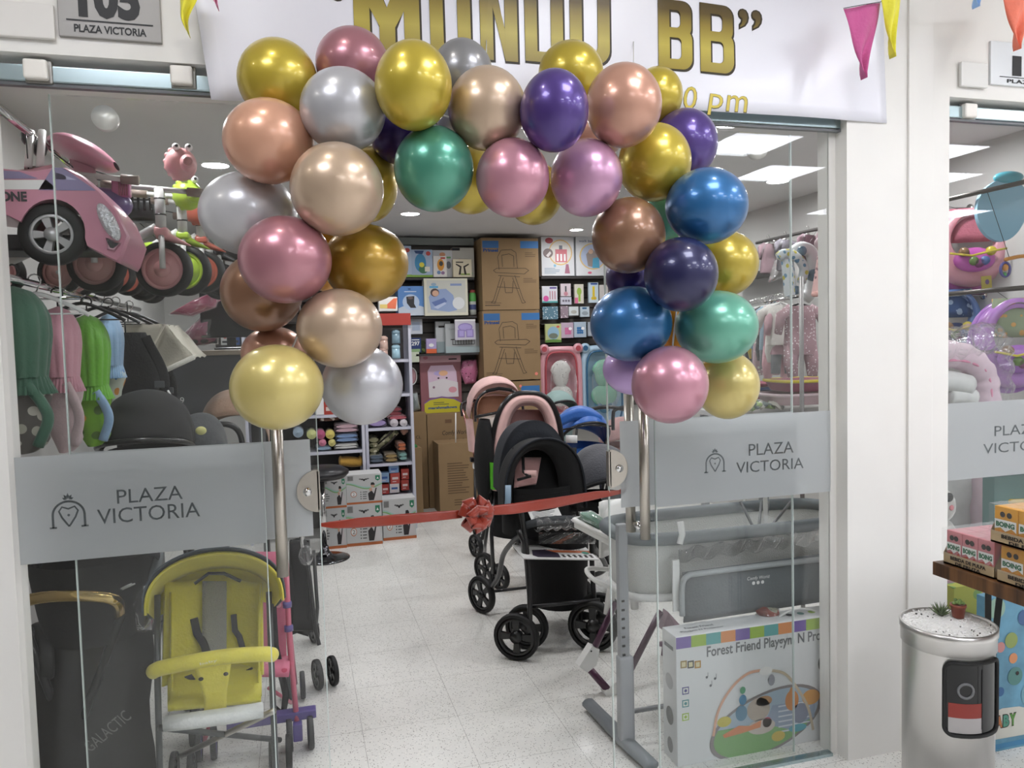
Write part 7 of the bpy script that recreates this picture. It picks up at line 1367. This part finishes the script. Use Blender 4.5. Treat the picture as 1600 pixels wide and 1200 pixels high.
tub('yellow rimmed dark pink bath tub on the pale pink one', 1236, 1330, 594, 614, Yt, '#8f4f62', '#c9b92c'); tub('pale pink bath tub at the bottom, behind the chrome pole', 1222, 1330, 615, 636, Yt, '#b99fa2', '#c4b0b2')
for i, (lab, c, y) in enumerate((('pink basin on top of the basin stack', '#b9657c', 601), ('blue basin in the basin stack', '#4a62a8', 607), ('rose basin third in the basin stack', '#c0607a', 613), ('dark rose basin at the bottom of the basin stack', '#a84f5f', 619))): tub(lab, 1176, 1224, y, y+6, 4.3, c, c, .3, 'basin')
t = thing('rope_pile', 'pile of green and white braided ropes below the basins', 'rope', PY(1205, 642, 4.0)); m = MB(); rn = random.Random(3)
for i in range(9): m.tube([( -.14+.03*i+rn.uniform(-.02, .02)+.03*sin(k), .1+rn.uniform(-.05, .1), .025+.02*sin(k*2+i)) for k in range(5)], .014, fab('rope cloth %d' % (i % 3), ('#8fa56a', '#c9c6bb', '#7f8a86')[i % 3]), 8)
m.build('strands', t)
zt = PY(1230, 641, 4.1).z; m = MB(); m.box((0, 0, zt-.02), (1.05, .75, .03), plas('pale table top', '#c4c2be')); t = thing('display_table', 'pale display table carrying the basins and tubs', 'table', (PY(1235, 640, 4.1).x+.1, 4.15, 0)); m.build('tabletop', t); [MB().box((sx_*.48, sy_*.33, (zt-.035)/2), (.04, .04, zt-.035), GT).build('leg', t) for sx_ in (-1, 1) for sy_ in (-1, 1)]
# ---- right wall goods seen through the right pane
rod('hanging_rail', (3.36, 2.75, 2.280), (3.36, 5.1, 2.280), .012, 'upper chrome rail along the right wall', mt=mat('dark steel rail', '#5a5653', rough=.35, metal=.8)); rod('hanging_rail', (3.36, 2.75, 1.780), (3.36, 4.2, 1.780), .012, 'lower chrome rail along the right wall', mt=mat('dark steel rail'))
for i, (Y, c, n_) in enumerate(((4.95, '#8a6f76', 'mauve grey'), (4.75, '#6f6a72', 'grey'), (4.5, '#7f5f6a', 'plum grey'), (4.3, '#9a7a80', 'old pink'))): garment('%s child dress hanging from the upper right wall rail' % n_, (3.36, Y, 2.280), .28, .34, fab('dress '+c, c), 'dress', .4, 'dresses on the upper right wall rail', WHITE)
# wall shelf with pink and white boxes
m = MB(); a = PY(1188, 430, 5.6); m.box((0, 0, -.015), (.30, .7, .025), DK); tag(m.build('wall_shelf', loc=(3.58, 5.55, a.z)), 'dark shelf on the right wall under the pink and white tin', 'shelf'); m = MB(); m.box((0, .0, -.015), (.30, .7, .025), DK); tag(m.build('wall_shelf', loc=(3.58, 5.55, PY(1175, 502, 5.4).z)), 'lower dark shelf on the right wall with pale blue packs', 'shelf')
t = thing('gift_box', 'white box with a pink lid on the right wall shelf, beside the gold balloon', 'box', (3.52, 5.5, a.z)); MB().box((0, 0, .07), (.16, .16, .14), WPAP, bev=.004).build('carton', t); MB().box((0, 0, .155), (.17, .17, .03), ink('#b5506a'), bev=.006).build('pink_lid', t)
for i in range(2): bag(('upper', 'lower')[i]+' pale blue clothing pack on the lower right wall shelf', [(1160, 486-i*4+i*10), (1190, 484+i*8), (1192, 497+i*3), (1160, 500+i*1)], 5.4, fab('pale blue knit', '#9fb4c2'), 'clothing_pack', 'pack', .14)
bag('grey and white wrapped pack hanging left of the baby walker print', [(1212, 405), (1222, 412), (1220, 436), (1202, 442), (1206, 420)], 4.9, pat('grey check', '#8f8a88', '#b56a6a', 30, .3), 'wrapped_pack', 'pack', .1)
# bouncer rocker
p = PY(1243, 425, 4.4); t = thing('baby_rocker', 'white and blue animal print baby rocker hanging by the right pillar', 'baby rocker', p); BP = pat('blue animal print', '#c3cbcd', '#5f86a0', 26, .38, '#b9b24a')
def q(x, y, d=0): return PY(x, y, 4.4+d)-p
m = MB(); m.tube(bez([q(1236, 398), q(1252, 388), q(1268, 396), q(1270, 425), q(1266, 455), q(1258, 466)], 24), .045, plas('white rocker frame', '#c9cdcc'), 14, flat=(1, .7)); m.build('frame', t)
m = MB(); m.tube(bez([q(1216, 402, -.05), q(1226, 396, -.06), q(1242, 400, -.06), q(1256, 418, -.06), q(1252, 442, -.05)], 20), .030, BP, 10); m.grid(lambda u, v: q(lerp(1220, 1240, v)+6*u, lerp(405, 466, u), -.03-.05*sin(pi*v)), 10, 8, BP); m.build('padded_seat', t)
m = MB(); [m.lathe([(.0005, -.03), (r, -.03), (r, .01), (.0005, .01)], plas('slate blue cap', '#4f6a7a'), tr(q(x, y, -.04)) @ rot('X', 90), 16) for x, y, r in ((1253, 392, .03), (1272, 430, .04), (1243, 455, .035))]; m.build('round_cap', t)
m = MB(); m.tube([(.05, 0, .1), (3.36-p.x, 0, 2.280-p.z)], .0015, BLACKP, 6); m.build('hanging_strap', t)
# plush doll at the pillar edge
p = PY(1290, 430, 4.15); t = thing('plush_doll', 'pink dressed plush doll half hidden by the pillar', 'toy', p); m = MB(); m.ell((0, 0, .17), (.05, .045, .055), fab('doll face', '#cdb08f')); m.build('head', t); m = MB(); m.ell((0, 0, .20), (.075, .05, .05), fab('doll cap', '#b9a0a4')); m.build('cap', t); m = MB(); m.grid(lambda u, v: ((.05+.05*u)*cos(2*pi*v), .05*sin(2*pi*v), .12-.24*u), 8, 16, pat('pink doll dress', '#c9a5a0', '#7a5a60', 34, .3), cv=True); m.tube([(-.03, 0, -.10), (-.09, -.03, -.12), (-.12, -.04, -.12)], .018, fab('doll leg', '#cf9e94'), 8); m.build('dress', t)
m = MB(); m.tube([(0, 0, .24), (3.36-p.x, 0, 2.280-p.z)], .0015, BLACKP, 6); m.build('hanging_strap', t)
# ============================================================ right hand window and the mall side on the right
WALK = {}
def walker(lab, cx, cy, wpx, hpx, Y, main, deep, seat, lid):
    """baby walker hung up with its tray to the viewer"""
    c = PY(cx, cy, Y); k = (c-EYE).dot(_F)/FPX; w = wpx*k; h = hpx*k; t = thing('baby_walker', lab, 'baby walker', c, R(-30), group='baby walkers on the right wall rails'); A = plas('walker '+main, main); B_ = plas('walker deep '+deep, deep)
    def ring(k1, z0, dy, e=.8): return [(w/2*k1*cos(a)*1.0, dy, h/2*k1*sin(a)+z0) for a in [2*pi*i/36 for i in range(36)]]
    m = MB(); 
    lv = [ring(1, -h*.05, .10), ring(1.02, -h*.05, .05), ring(.92, 0, .0), ring(.62, .02, -.01), ring(.55, .03, .03)]; m.grid(lambda u, v: lv[int(round(v*4))][int(round(u*36)) % 36], 36, 5, A, cu=True); m.build('body', t)
    m = MB(); m.tube(ring(1.0, -h*.08, .12), .022, B_, 10, closed=True); m.build('base_rim', t)
    m = MB(); m.grid(lambda u, v: (w*.30*cos(pi*u)*(1-.1*v), -.02+.06*v, h*.05+h*.36*sin(pi*u)*1.0-.02*v), 20, 6, seat); m.slab(lambda u, v: (lerp(-w*.30, w*.30, u), .02, lerp(h*.02, h*.46, v)), 5, 5, .03, seat); m.build('seat', t)
    m = MB(); m.ell((-w*.02, -.03, -h*.22), (w*.27, .035, h*.16), B_); tr_ = m.build('toy_tray', t)
    for i, (dx, dz, c2) in enumerate(((-.17, -.12, '#8a6a4a'), (.17, -.12, '#c9b93f'), (-.05, -.24, '#5f7a3f'), (.02, -.27, '#7a3f6a'), (.09, -.24, '#4f6aa0'))): m = MB(); m.lathe([(.0005, -.03), (.022, -.03), (.026, .0), (.022, .02), (.0005, .02)], plas('knob '+c2, c2), tr(w*dx, -.055, h*dz) @ rot('X', 90), 14); m.build('knob', tr_)
    m = MB(); m.tube([(-w*.35, -.06, -h*.13), (-w*.1, -.10, -h*.18), (w*.1, -.10, -h*.14), (w*.36, -.06, -h*.10)], .006, plas('knob #c9b93f'), 8); m.build('toy_wire', tr_)
    zt_ = 2.280 if c.z > 1.655 else 1.780; M_ = Matrix.Rotation(R(30), 4, 'Z'); m = MB(); m.tube([(0, .05, h*.4), M_ @ Vector((3.36-c.x, 0, zt_-c.z))], .0015, BLACKP, 6); m.build('hanging_strap', t)
    return t
walker('pink and magenta baby walker hanging in the right hand window', 1522, 380, 110, 120, 3.42, '#d9a0aa', '#b95aa8', fab('rose walker seat', '#b9697a'), 0)
walker('lilac baby walker with leafy print, low at the right edge', 1590, 530, 110, 140, 3.05, '#b07fc4', '#9a66b4', pat('leafy print', '#8f9a80', '#c99a5a', 30, .35), 0)
walker('navy and blue baby walker partly hidden by the pillar', 1492, 498, 80, 100, 3.5, '#5f7fb5', '#1f2a4a', pat('navy print', '#2f4f7f', '#9fb5d0', 24, .35), 0)
walker('grey pink baby walker at the very left of the right hand window', 1462, 400, 70, 110, 3.75, '#a58f93', '#6d6466', fab('grey walker seat', '#7a7476'), 0)
# pale blue baby seat pad
p = PY(1562, 330, 3.15); t = thing('seat_pad', 'pale blue oval foam seat pad hanging at the upper right', 'seat pad', p, R(-20)); 
m = MB(); F = frame((0, 0, 0), (1, 0, .12), (-.12, 0, 1)); m.prism([(x, y) for x, y in [(.125*cos(a)*(1+.12*sin(a)), .155*sin(a)+.02*cos(a)) for a in [2*pi*i/40 for i in range(40)]]], .03, plas('pale blue foam', '#92bdd2', rough=.6), F, True); m.build('pad', t); m = MB(); m.ell((.03, -.02, .165), (.075, .03, .032), plas('teal plastic', '#4f9fae')); m.build('headrest', t); m = MB(); m.tube([(0, 0, .15), Matrix.Rotation(R(20), 4, 'Z') @ Vector((3.36-p.x, 0, 2.280-p.z))], .0015, BLACKP, 6); m.build('hanging_strap', t)
p = PY(1578, 415, 3.1); t = thing('toy_arch', 'orange and green hanging rattle toys at the upper right edge', 'toy', p); m = MB(); m.tube(bez([(-.03, 0, .03), (.05, 0, .045), (.12, 0, .05)], 10), .010, plas('orange plastic', '#c98a3f'), 10); m.build('bar', t); m = MB(); m.tube([(-.03+.03*cos(a), 0, -.02+.035*sin(a)) for a in [2*pi*i/16 for i in range(16)]], .007, plas('violet ring', '#4f4a86'), 8, closed=True); m.build('ring', t); m = MB(); m.ell((-.03, 0, -.01), (.018, .012, .018), plas('orange plastic')); m.ell((-.035, 0, -.045), (.012, .01, .012), plas('green bead', '#4f9a5f')); m.build('rattle', t); m = MB(); m.tube([(0, 0, .03), (3.36-p.x, 0, 2.280-p.z)], .0015, BLACKP, 6); m.build('hanging_strap', t)
m = MB(); m.add([(-.035, 0, 0), (.035, 0, .01), (.03, 0, .075), (-.04, 0, .07)], [(0, 1, 2, 3)], ink('#b5a74a')); m.add([(-.035, .002, 0), (-.04, .002, .07), (.03, .002, .075), (.035, .002, .01)], [(0, 1, 2, 3)], ink('#b5a74a')); m.disc(0, .04, .014, ink('#6a4f7a'), frame((0, -.001, 0), (1, 0, 0), (0, 0, 1))); tag(m.build('price_tag', loc=PY(1542, 452, 3.35)), 'small yellow price tag under the pink walker', 'tag')
# pink baby nest wrapped in plastic
Yn = 2.86; o = Vector((PY(1500, 700, Yn).x, Yn, 0)); t = thing('baby_nest', 'pink and white padded baby nest wrapped in clear plastic, standing upright', 'baby nest', o)
def q(x, y, d=0): return PY(x, y, Yn+d)
path = bez([q(1440, 560), q(1475, 553), q(1510, 560), q(1534, 585), q(1540, 625), q(1540, 700), q(1540, 780), q(1536, 850), q(1520, 890)], 48)
m = W(o); m.tube(path, [.062+.004*sin(i*1.9) for i in range(len(path))], fab('pale pink quilted cotton', '#d2bcc6', bump=.5, bscale=14), 18); m.build('padded_rim', t)
m = W(o); m.tube([p+Vector((.0, -.052, -.028 if i < 14 else 0))+Vector((-.02 if i > 14 else 0, 0, 0)) for i, p in enumerate(path)], .006, fab('pink piping', '#d68fa8'), 8); m.build('piping', t)
m = W(o); m.tube(bez([q(1440, 598, -.01), q(1480, 596, -.01), q(1512, 602, -.01)], 14), .050, fab('white quilted cotton', '#cdcdca', bump=.5, bscale=14), 16); m.tube(bez([q(1478, 618, -.0), q(1500, 618, 0), q(1518, 622, .0)], 10), .045, fab('white quilted cotton'), 14); m.slab(lambda u, v: q(lerp(1440, 1530, u), lerp(590, 890, v), .05+.01*sin(v*20)), 8, 30, .04, fab('white quilted cotton')); m.build('inner_pillow', t)
m = W(o); m.ell(q(1462, 610, .02), (.05, .04, .11), fab('pink cushion', '#c9909f')); m.build('pink_cushion', t)
wp = bez([q(1440, 545, -.03), q(1500, 536, -.03), q(1545, 530, 0), q(1556, 560, 0), q(1556, 640, 0)], 30)
m = W(o); m.tube(wp, [.07+.012*sin(i*2.3) for i in range(len(wp))], POLY, 16); m.build('clear_wrap', t)
m = W(o); m.box(((q(1450, 880).x+q(1540, 880).x)/2, Yn+.05, q(1500, 890).z/2), (.30, .2, q(1500, 890).z), fab('pale rose base cloth', '#b9a5ab')); m.build('base_cushion', t)
zc_ = PY(1515, 905, 2.6).z; p = PY(1468, 790, 2.66); t = thing('plush_toy', 'white plush toy head with a rosy cheek low in the right hand window', 'plush toy', p); m = MB(); m.ell((0, 0, 0), (.075, .05, .075), fab('white plush', '#bdb8b2', sheen=.8)); m.build('head', t); m = MB(); m.ell((.0, -.05, .045), (.022, .008, .02), BLACKP); m.ell((.012, -.052, -.0), (.012, .004, .012), ink('#c9787f')); m.build('face', t)
m = MB(); gp = p.z-zc_; m.ell((0, 0, -.05-(gp-.05)/2), (.10, .045, (gp-.05)/2), fab('white plush')); m.build('body', t)
# goods low behind the window
pbox('teal green carton at the right edge, behind the frosted band', 1553, 742, 1640, 900, 2.62, .06, ink('#4a6f6c'), None, None)
tub('yellow tub at the right edge, above the juice cartons', 1582, 1690, 775, 800, 2.6, '#d0a82f', '#d9b53a', .12, 'bucket')
pbox('pale pink carton standing on the floor behind the window', 1440, 905, 1560, 1090, 2.6, .12, ink('#a98a90'), None, None, floor=True)
pbox('yellow green toy carton low in the right hand window', 1490, 915, 1535, 1080, 2.5, .05, pat('yellow green print', '#a9a84f', '#7f9a5a', 12, .4), None, None, floor=True)
# ---- wooden table in the mall with juice packs
def wood():
    m = bpy.data.materials.new('walnut laminate'); m.use_nodes = True; nt, N, L = nodes_of(m); b = N['Principled BSDF']; tc = N.new('ShaderNodeTexCoord'); mp = N.new('ShaderNodeMapping'); mp.inputs['Scale'].default_value = (1, 14, 1); L.new(tc.outputs['Object'], mp.inputs[0])
    v = N.new('ShaderNodeTexNoise'); v.inputs['Scale'].default_value = 2.2; v.inputs['Detail'].default_value = 3; L.new(mp.outputs[0], v.inputs['Vector']); cr = N.new('ShaderNodeValToRGB'); L.new(v.outputs[0], cr.inputs[0]); e = cr.color_ramp.elements; e[0].position = .35; e[0].color = rgb('#3b2618'); e[1].position = .65; e[1].color = rgb('#74502f'); L.new(cr.outputs[0], b.inputs['Base Color']); b.inputs['Roughness'].default_value = .4; return m
WD = wood(); zt = .825; A = PZ(1457, 877, zt); tx = A.x; ty1 = A.y
t = thing('side_table', 'walnut coloured table with black metal legs holding juice cartons', 'table', (tx+.3, ty1-.45, 0))
m = MB(); m.box((0, 0, zt-.022), (.60, .90, .044), WD, bev=.002); m.build('tabletop', t)
for sx_, sy_, ly in ((-.10, .42, 0), (-.04, .42, .10), (.25, .42, 0), (.0, -.40, 0), (.25, -.40, 0)): MB().tube([(sx_, sy_, zt-.044), (sx_-ly, sy_, .0)], .013, BLACKP, 4, smooth=False).build('leg', t)
BO_Y = ink('#d79a2c'); BO_P = ink('#c77f86'); SHR = clear_mat('shrink wrap', (.98, .98, .97), 1.45, .15, .05)
def juice(lab, yb, n, xoff, z, cmt, flav, L_=.25, Dp=.20, H=.112):
    """tray of juice cartons; printed fronts look toward -X"""
    t = thing('juice_pack', lab, 'juice cartons', (tx+xoff, yb, z), group='shrink wrapped juice packs on the side table')
    m = MB(); F = frame((0, L_/2, 0), (0, -1, 0), (0, 0, 1)); K = mat('tray cardboard', '#b09a78', rough=.7); m.box((Dp/2, 0, .003), (Dp, L_, .006), K); m.box((.002, 0, .018), (.004, L_, .036), K); m.box((Dp-.002, 0, .018), (.004, L_, .036), K)
    for sg in (-1, 1): m.add([(0, sg*L_/2, 0), (Dp, sg*L_/2, 0), (Dp, sg*L_/2, H*.9), (Dp*.2, sg*L_/2, H*.9), (0, sg*L_/2, .036)], [(0, 1, 2, 3, 4) if sg < 0 else (4, 3, 2, 1, 0)], K)
    m.text('BEBIDA DE PULPA', .012, INK, frame((-.0008, 0, .025), (0, -1, 0), (0, 0, 1)), w=L_*.7, bold=.04); m.text('DE FRUTA', .010, INK, frame((-.0008, 0, .010), (0, -1, 0), (0, 0, 1)), w=L_*.5, bold=.04); m.build('tray', t)
    w1 = (L_-.01)/n
    for i in range(n):
        for r in range(3):
            y = L_/2-.005-w1*(i+.5); x = .006+(Dp-.012)/3*(r+.5); dx = (Dp-.012)/3; m = MB(); m.box((x, y, .007+H/2-.004), (dx*.97, w1*.97, H-.008), cmt, bev=.002)
            if r == 0:
                F = frame((.0058, y, .055), (0, -1, 0), (0, 0, 1)); m.poly([(-w1*.45, -.012), (-w1*.2, -.006), (0, -.016), (w1*.25, -.004), (w1*.45, -.014), (w1*.45, .018), (-w1*.45, .018)], WPAP, F, .0008); m.text('BOING', .016, ink('#2f6a4a'), F @ tr(0, .004, .0006), w=w1*.78, bold=.06); [m.disc(sx_*w1*.2, .034, .0085, INK, F, .001) for sx_ in (-.6, .8)]; m.poly([(-w1*.45, -.018), (-w1*.1, -.012), (0, -.03), (w1*.3, -.012), (w1*.45, -.02), (w1*.45, -.036), (-w1*.45, -.036)], ink('#b5442c' if flav else '#d98a2c'), F, .0007)
            m.build('juice_carton', t)
    m = MB(); m.grid(lambda u, v: (-.004+(Dp+.008)*u, lerp(-L_/2-.004, L_/2+.004, v), H+.006+.003*sin(u*23)*sin(v*31)), 14, 16, SHR); m.grid(lambda u, v: (-.005-.002*sin(v*17), lerp(-L_/2-.004, L_/2+.004, v), .03+(H-.025)*u), 6, 12, SHR); m.build('shrink_wrap', t)
juice('pink shrink wrapped juice pack at the far end of the side table', ty1-.12, 3, .02, zt, BO_P, 1, .19)
juice('yellow juice pack at the bottom of the right hand stack', ty1-.355, 3, .015, zt, BO_Y, 0); juice('yellow juice pack on top of the right hand stack', ty1-.345, 3, .0, zt+.121, BO_Y, 0)
# ---- steel bin with pebbles
cy_ = 1.93; c0 = PY(1481, 975, cy_); rb = .134; zt_ = c0.z
t = thing('steel_bin', 'round brushed steel bin topped with white pebbles beside the pillar', 'bin', (c0.x, cy_, 0)); SB = mat('soft brushed steel', '#cdcbc8', rough=.3, metal=.9)
m = MB(); m.lathe([(rb*.90, 0), (rb*.90, .02), (rb*.97, .02), (rb*.97, zt_-.06), (rb*.99, zt_-.055)], SB, n=64); m.build('drum', t)
m = MB(); m.lathe([(rb*.975, zt_-.06), (rb*1.005, zt_-.058), (rb*1.005, zt_-.018), (rb*1.03, zt_-.014), (rb*1.03, zt_+.006), (rb*.985, zt_+.008), (rb*.97, zt_-.004)], SB, n=64); m.build('lid_ring', t)
m = MB(); rn = random.Random(9); PB = mat('white pebbles', '#f0efec', rough=.7, bump=.35, bscale=180, var=.05, vscale=120)
m.lathe([(.0005, zt_+.004), (rb*.5, zt_+.003), (rb*.97, zt_-.002)], PB, n=48); pb = m.build('pebble_bed', t)
m = MB()
for i in range(520):
    a = rn.uniform(0, 2*pi); r = rb*.94*rn.random()**.5; s = rn.uniform(.0022, .0042); m.ell((r*cos(a), r*sin(a), zt_+.004), (s, s*.9, s*.7), mat('dark pebble', '#4a4642') if rn.random() < .05 else PB, n=6, k=4)
po = m.build('loose_pebbles', t); po['kind'] = 'stuff'
az0 = R(-139); az1 = R(-55); zb_ = PY(1513, 1150, cy_-.12).z; zt2 = PY(1513, 1037, cy_-.12).z
def cyl_pt(a, z, r): return (r*cos(a), r*sin(a), z)
def rpath(a0, a1, z0, z1, r, k=.025, n=6):
    P = []
    for (ca, cz, s0) in ((a1-k/rb, z0+k, -90), (a1-k/rb, z1-k, 0), (a0+k/rb, z1-k, 90), (a0+k/rb, z0+k, 180)):
        for i in range(n+1): th = R(s0+90*i/n); P.append(cyl_pt(ca+k/rb*cos(th), cz+k*sin(th), r))
    return P
m = MB(); m.grid(lambda u, v: cyl_pt(lerp(az0+.03, az1-.03, u), lerp(zb_+.004, zt2-.004, v), rb*.98), 20, 6, mat('smoked black glass', '#08090a', rough=.12, coat=0)); m.build('dark_window', t)
op = []
P0 = rpath(az0, az1, zb_, zt2, rb*.992); PP = []
for i in range(len(P0)):
    a = Vector(P0[i]); b = Vector(P0[(i+1) % len(P0)]); k = max(1, int((b-a).length/.02))
    for j in range(k):
        p = a.lerp(b, j/k); rr0 = hypot(p.x, p.y); PP.append((p.x/rr0*rb*.995, p.y/rr0*rb*.995, p.z))
m = MB(); m.tube(PP, .006, RUB, 8, closed=True); m.build('window_gasket', t)
m = MB(); a2 = lerp(az0, az1, .56); m.grid(lambda u, v: cyl_pt(lerp(az0+.08, a2, u), lerp(zb_+.055, zb_+.10, v), rb*.984), 10, 3, ink('#8a2f26')); m.grid(lambda u, v: cyl_pt(lerp(az0+.08, a2, u), lerp(zb_+.008, zb_+.055, v), rb*.984), 10, 3, ink('#a9a5a4')); m.tube([cyl_pt(lerp(az0, az1, .30)+.022/rb*cos(x), zb_+.14+.022*sin(x), rb*.986) for x in [2*pi*i/18 for i in range(18)]], .004, mat('grey gauge', '#6f7072', rough=.3), 6, closed=True); m.tube([cyl_pt(a2, zb_+.02, rb*.986), cyl_pt(a2, zt2-.02, rb*.986)], .0015, BLK, 5); m.build('extinguisher', t)
# succulents
p = Vector((c0.x, cy_, zt_+.004)); a = PZ(1497, 964, zt_+.006)
t = thing('potted_succulent', 'small terracotta pot with a green succulent on the white pebbles', 'plant', a); MB().lathe([(.0005, 0), (.017, 0), (.022, .034), (.024, .034), (.024, .042), (.020, .042), (.0005, .038)], plas('terracotta plastic', '#8c4634', rough=.5), n=20).build('pot', t)
m = MB(); [m.ell((.013*cos(i*2.4)*(i/9), .013*sin(i*2.4)*(i/9), .045+.003*(i % 3)), (.006, .006, .005), plas('succulent green', '#7d9a58', rough=.6), n=8, k=5) for i in range(12)]; m.build('leaves', t)
a = PZ(1470, 961, zt_+.006); m = MB()
for i in range(26):
    an = i*2.399; s = .35+.65*(i/26); d = Vector((cos(an)*s, sin(an)*s, 1.2-.8*s)).normalized(); m.tube([(0, 0, 0), d*.020, d*.040+Vector((0, 0, .004))], [.0032, .0025, .0004], fab('spiky leaf green', '#5f6f4a', var=.15), 6)
tag(m.build('spiky_plant', loc=a), 'small spiky green plant growing in the pebbles of the bin', 'plant')
# ---- blue baby play mat carton leaning in front of the window
Yb = 2.22; a = PY(1552, 1160, Yb); t = thing('baby_mat_box', 'blue printed BABY carton on the mall floor behind the steel bin', 'box', (a.x+.2, Yb, 0)); w = .44; h = PY(1552, 935, Yb).z; BM = mat('sea blue carton', '#5f93ac', rough=.45, var=.25, vscale=9)
MB().box((0, .03, h/2), (w, .06, h), BM, bev=.003).build('carton', t); m = MB(); F = frame((-w/2, -.0006, 0), (1, 0, 0), (0, 0, 1))
m.poly([(0, .05), (.0, .15), (.06, .165), (.14, .16), (.2, .14), (.44, .15), (.44, .04)], ink('#c9c8be'), F, .0007)
for i, (ch, c_) in enumerate((('B', '#5f8f86'), ('A', '#b5703f'), ('B', '#4f8f7a'), ('Y', '#5a8f3f'))): m.text(ch, .052, INK, F @ tr(.014+i*.032, .115, .0005), w=.034, bold=.09); m.text(ch, .045, ink(c_), F @ tr(.014+i*.032, .115, .0010), w=.028, bold=.06)
lines(m, F, .02, .08, .2, 1, .02, '#b07f5a'); m.rect(0, .01, .44, .03, ink('#3f7fa8'), F)
for x, z_, r, c_ in ((.12, .28, .035, '#4f7f7a'), (.10, .42, .03, '#8fa05a'), (.05, .40, .02, '#c98a86'), (.16, .5, .03, '#3f5f8a'), (.05, .23, .018, '#2f5f8f'), (.03, .55, .04, '#8fae9a'), (.11, .35, .02, '#d08a5a'), (.2, .2, .05, '#6f9fae')): m.disc(x, z_, r, ink(c_), F, .0009)
m.disc(.13, .29, .008, INK, F, .0012); m.build('print', t)
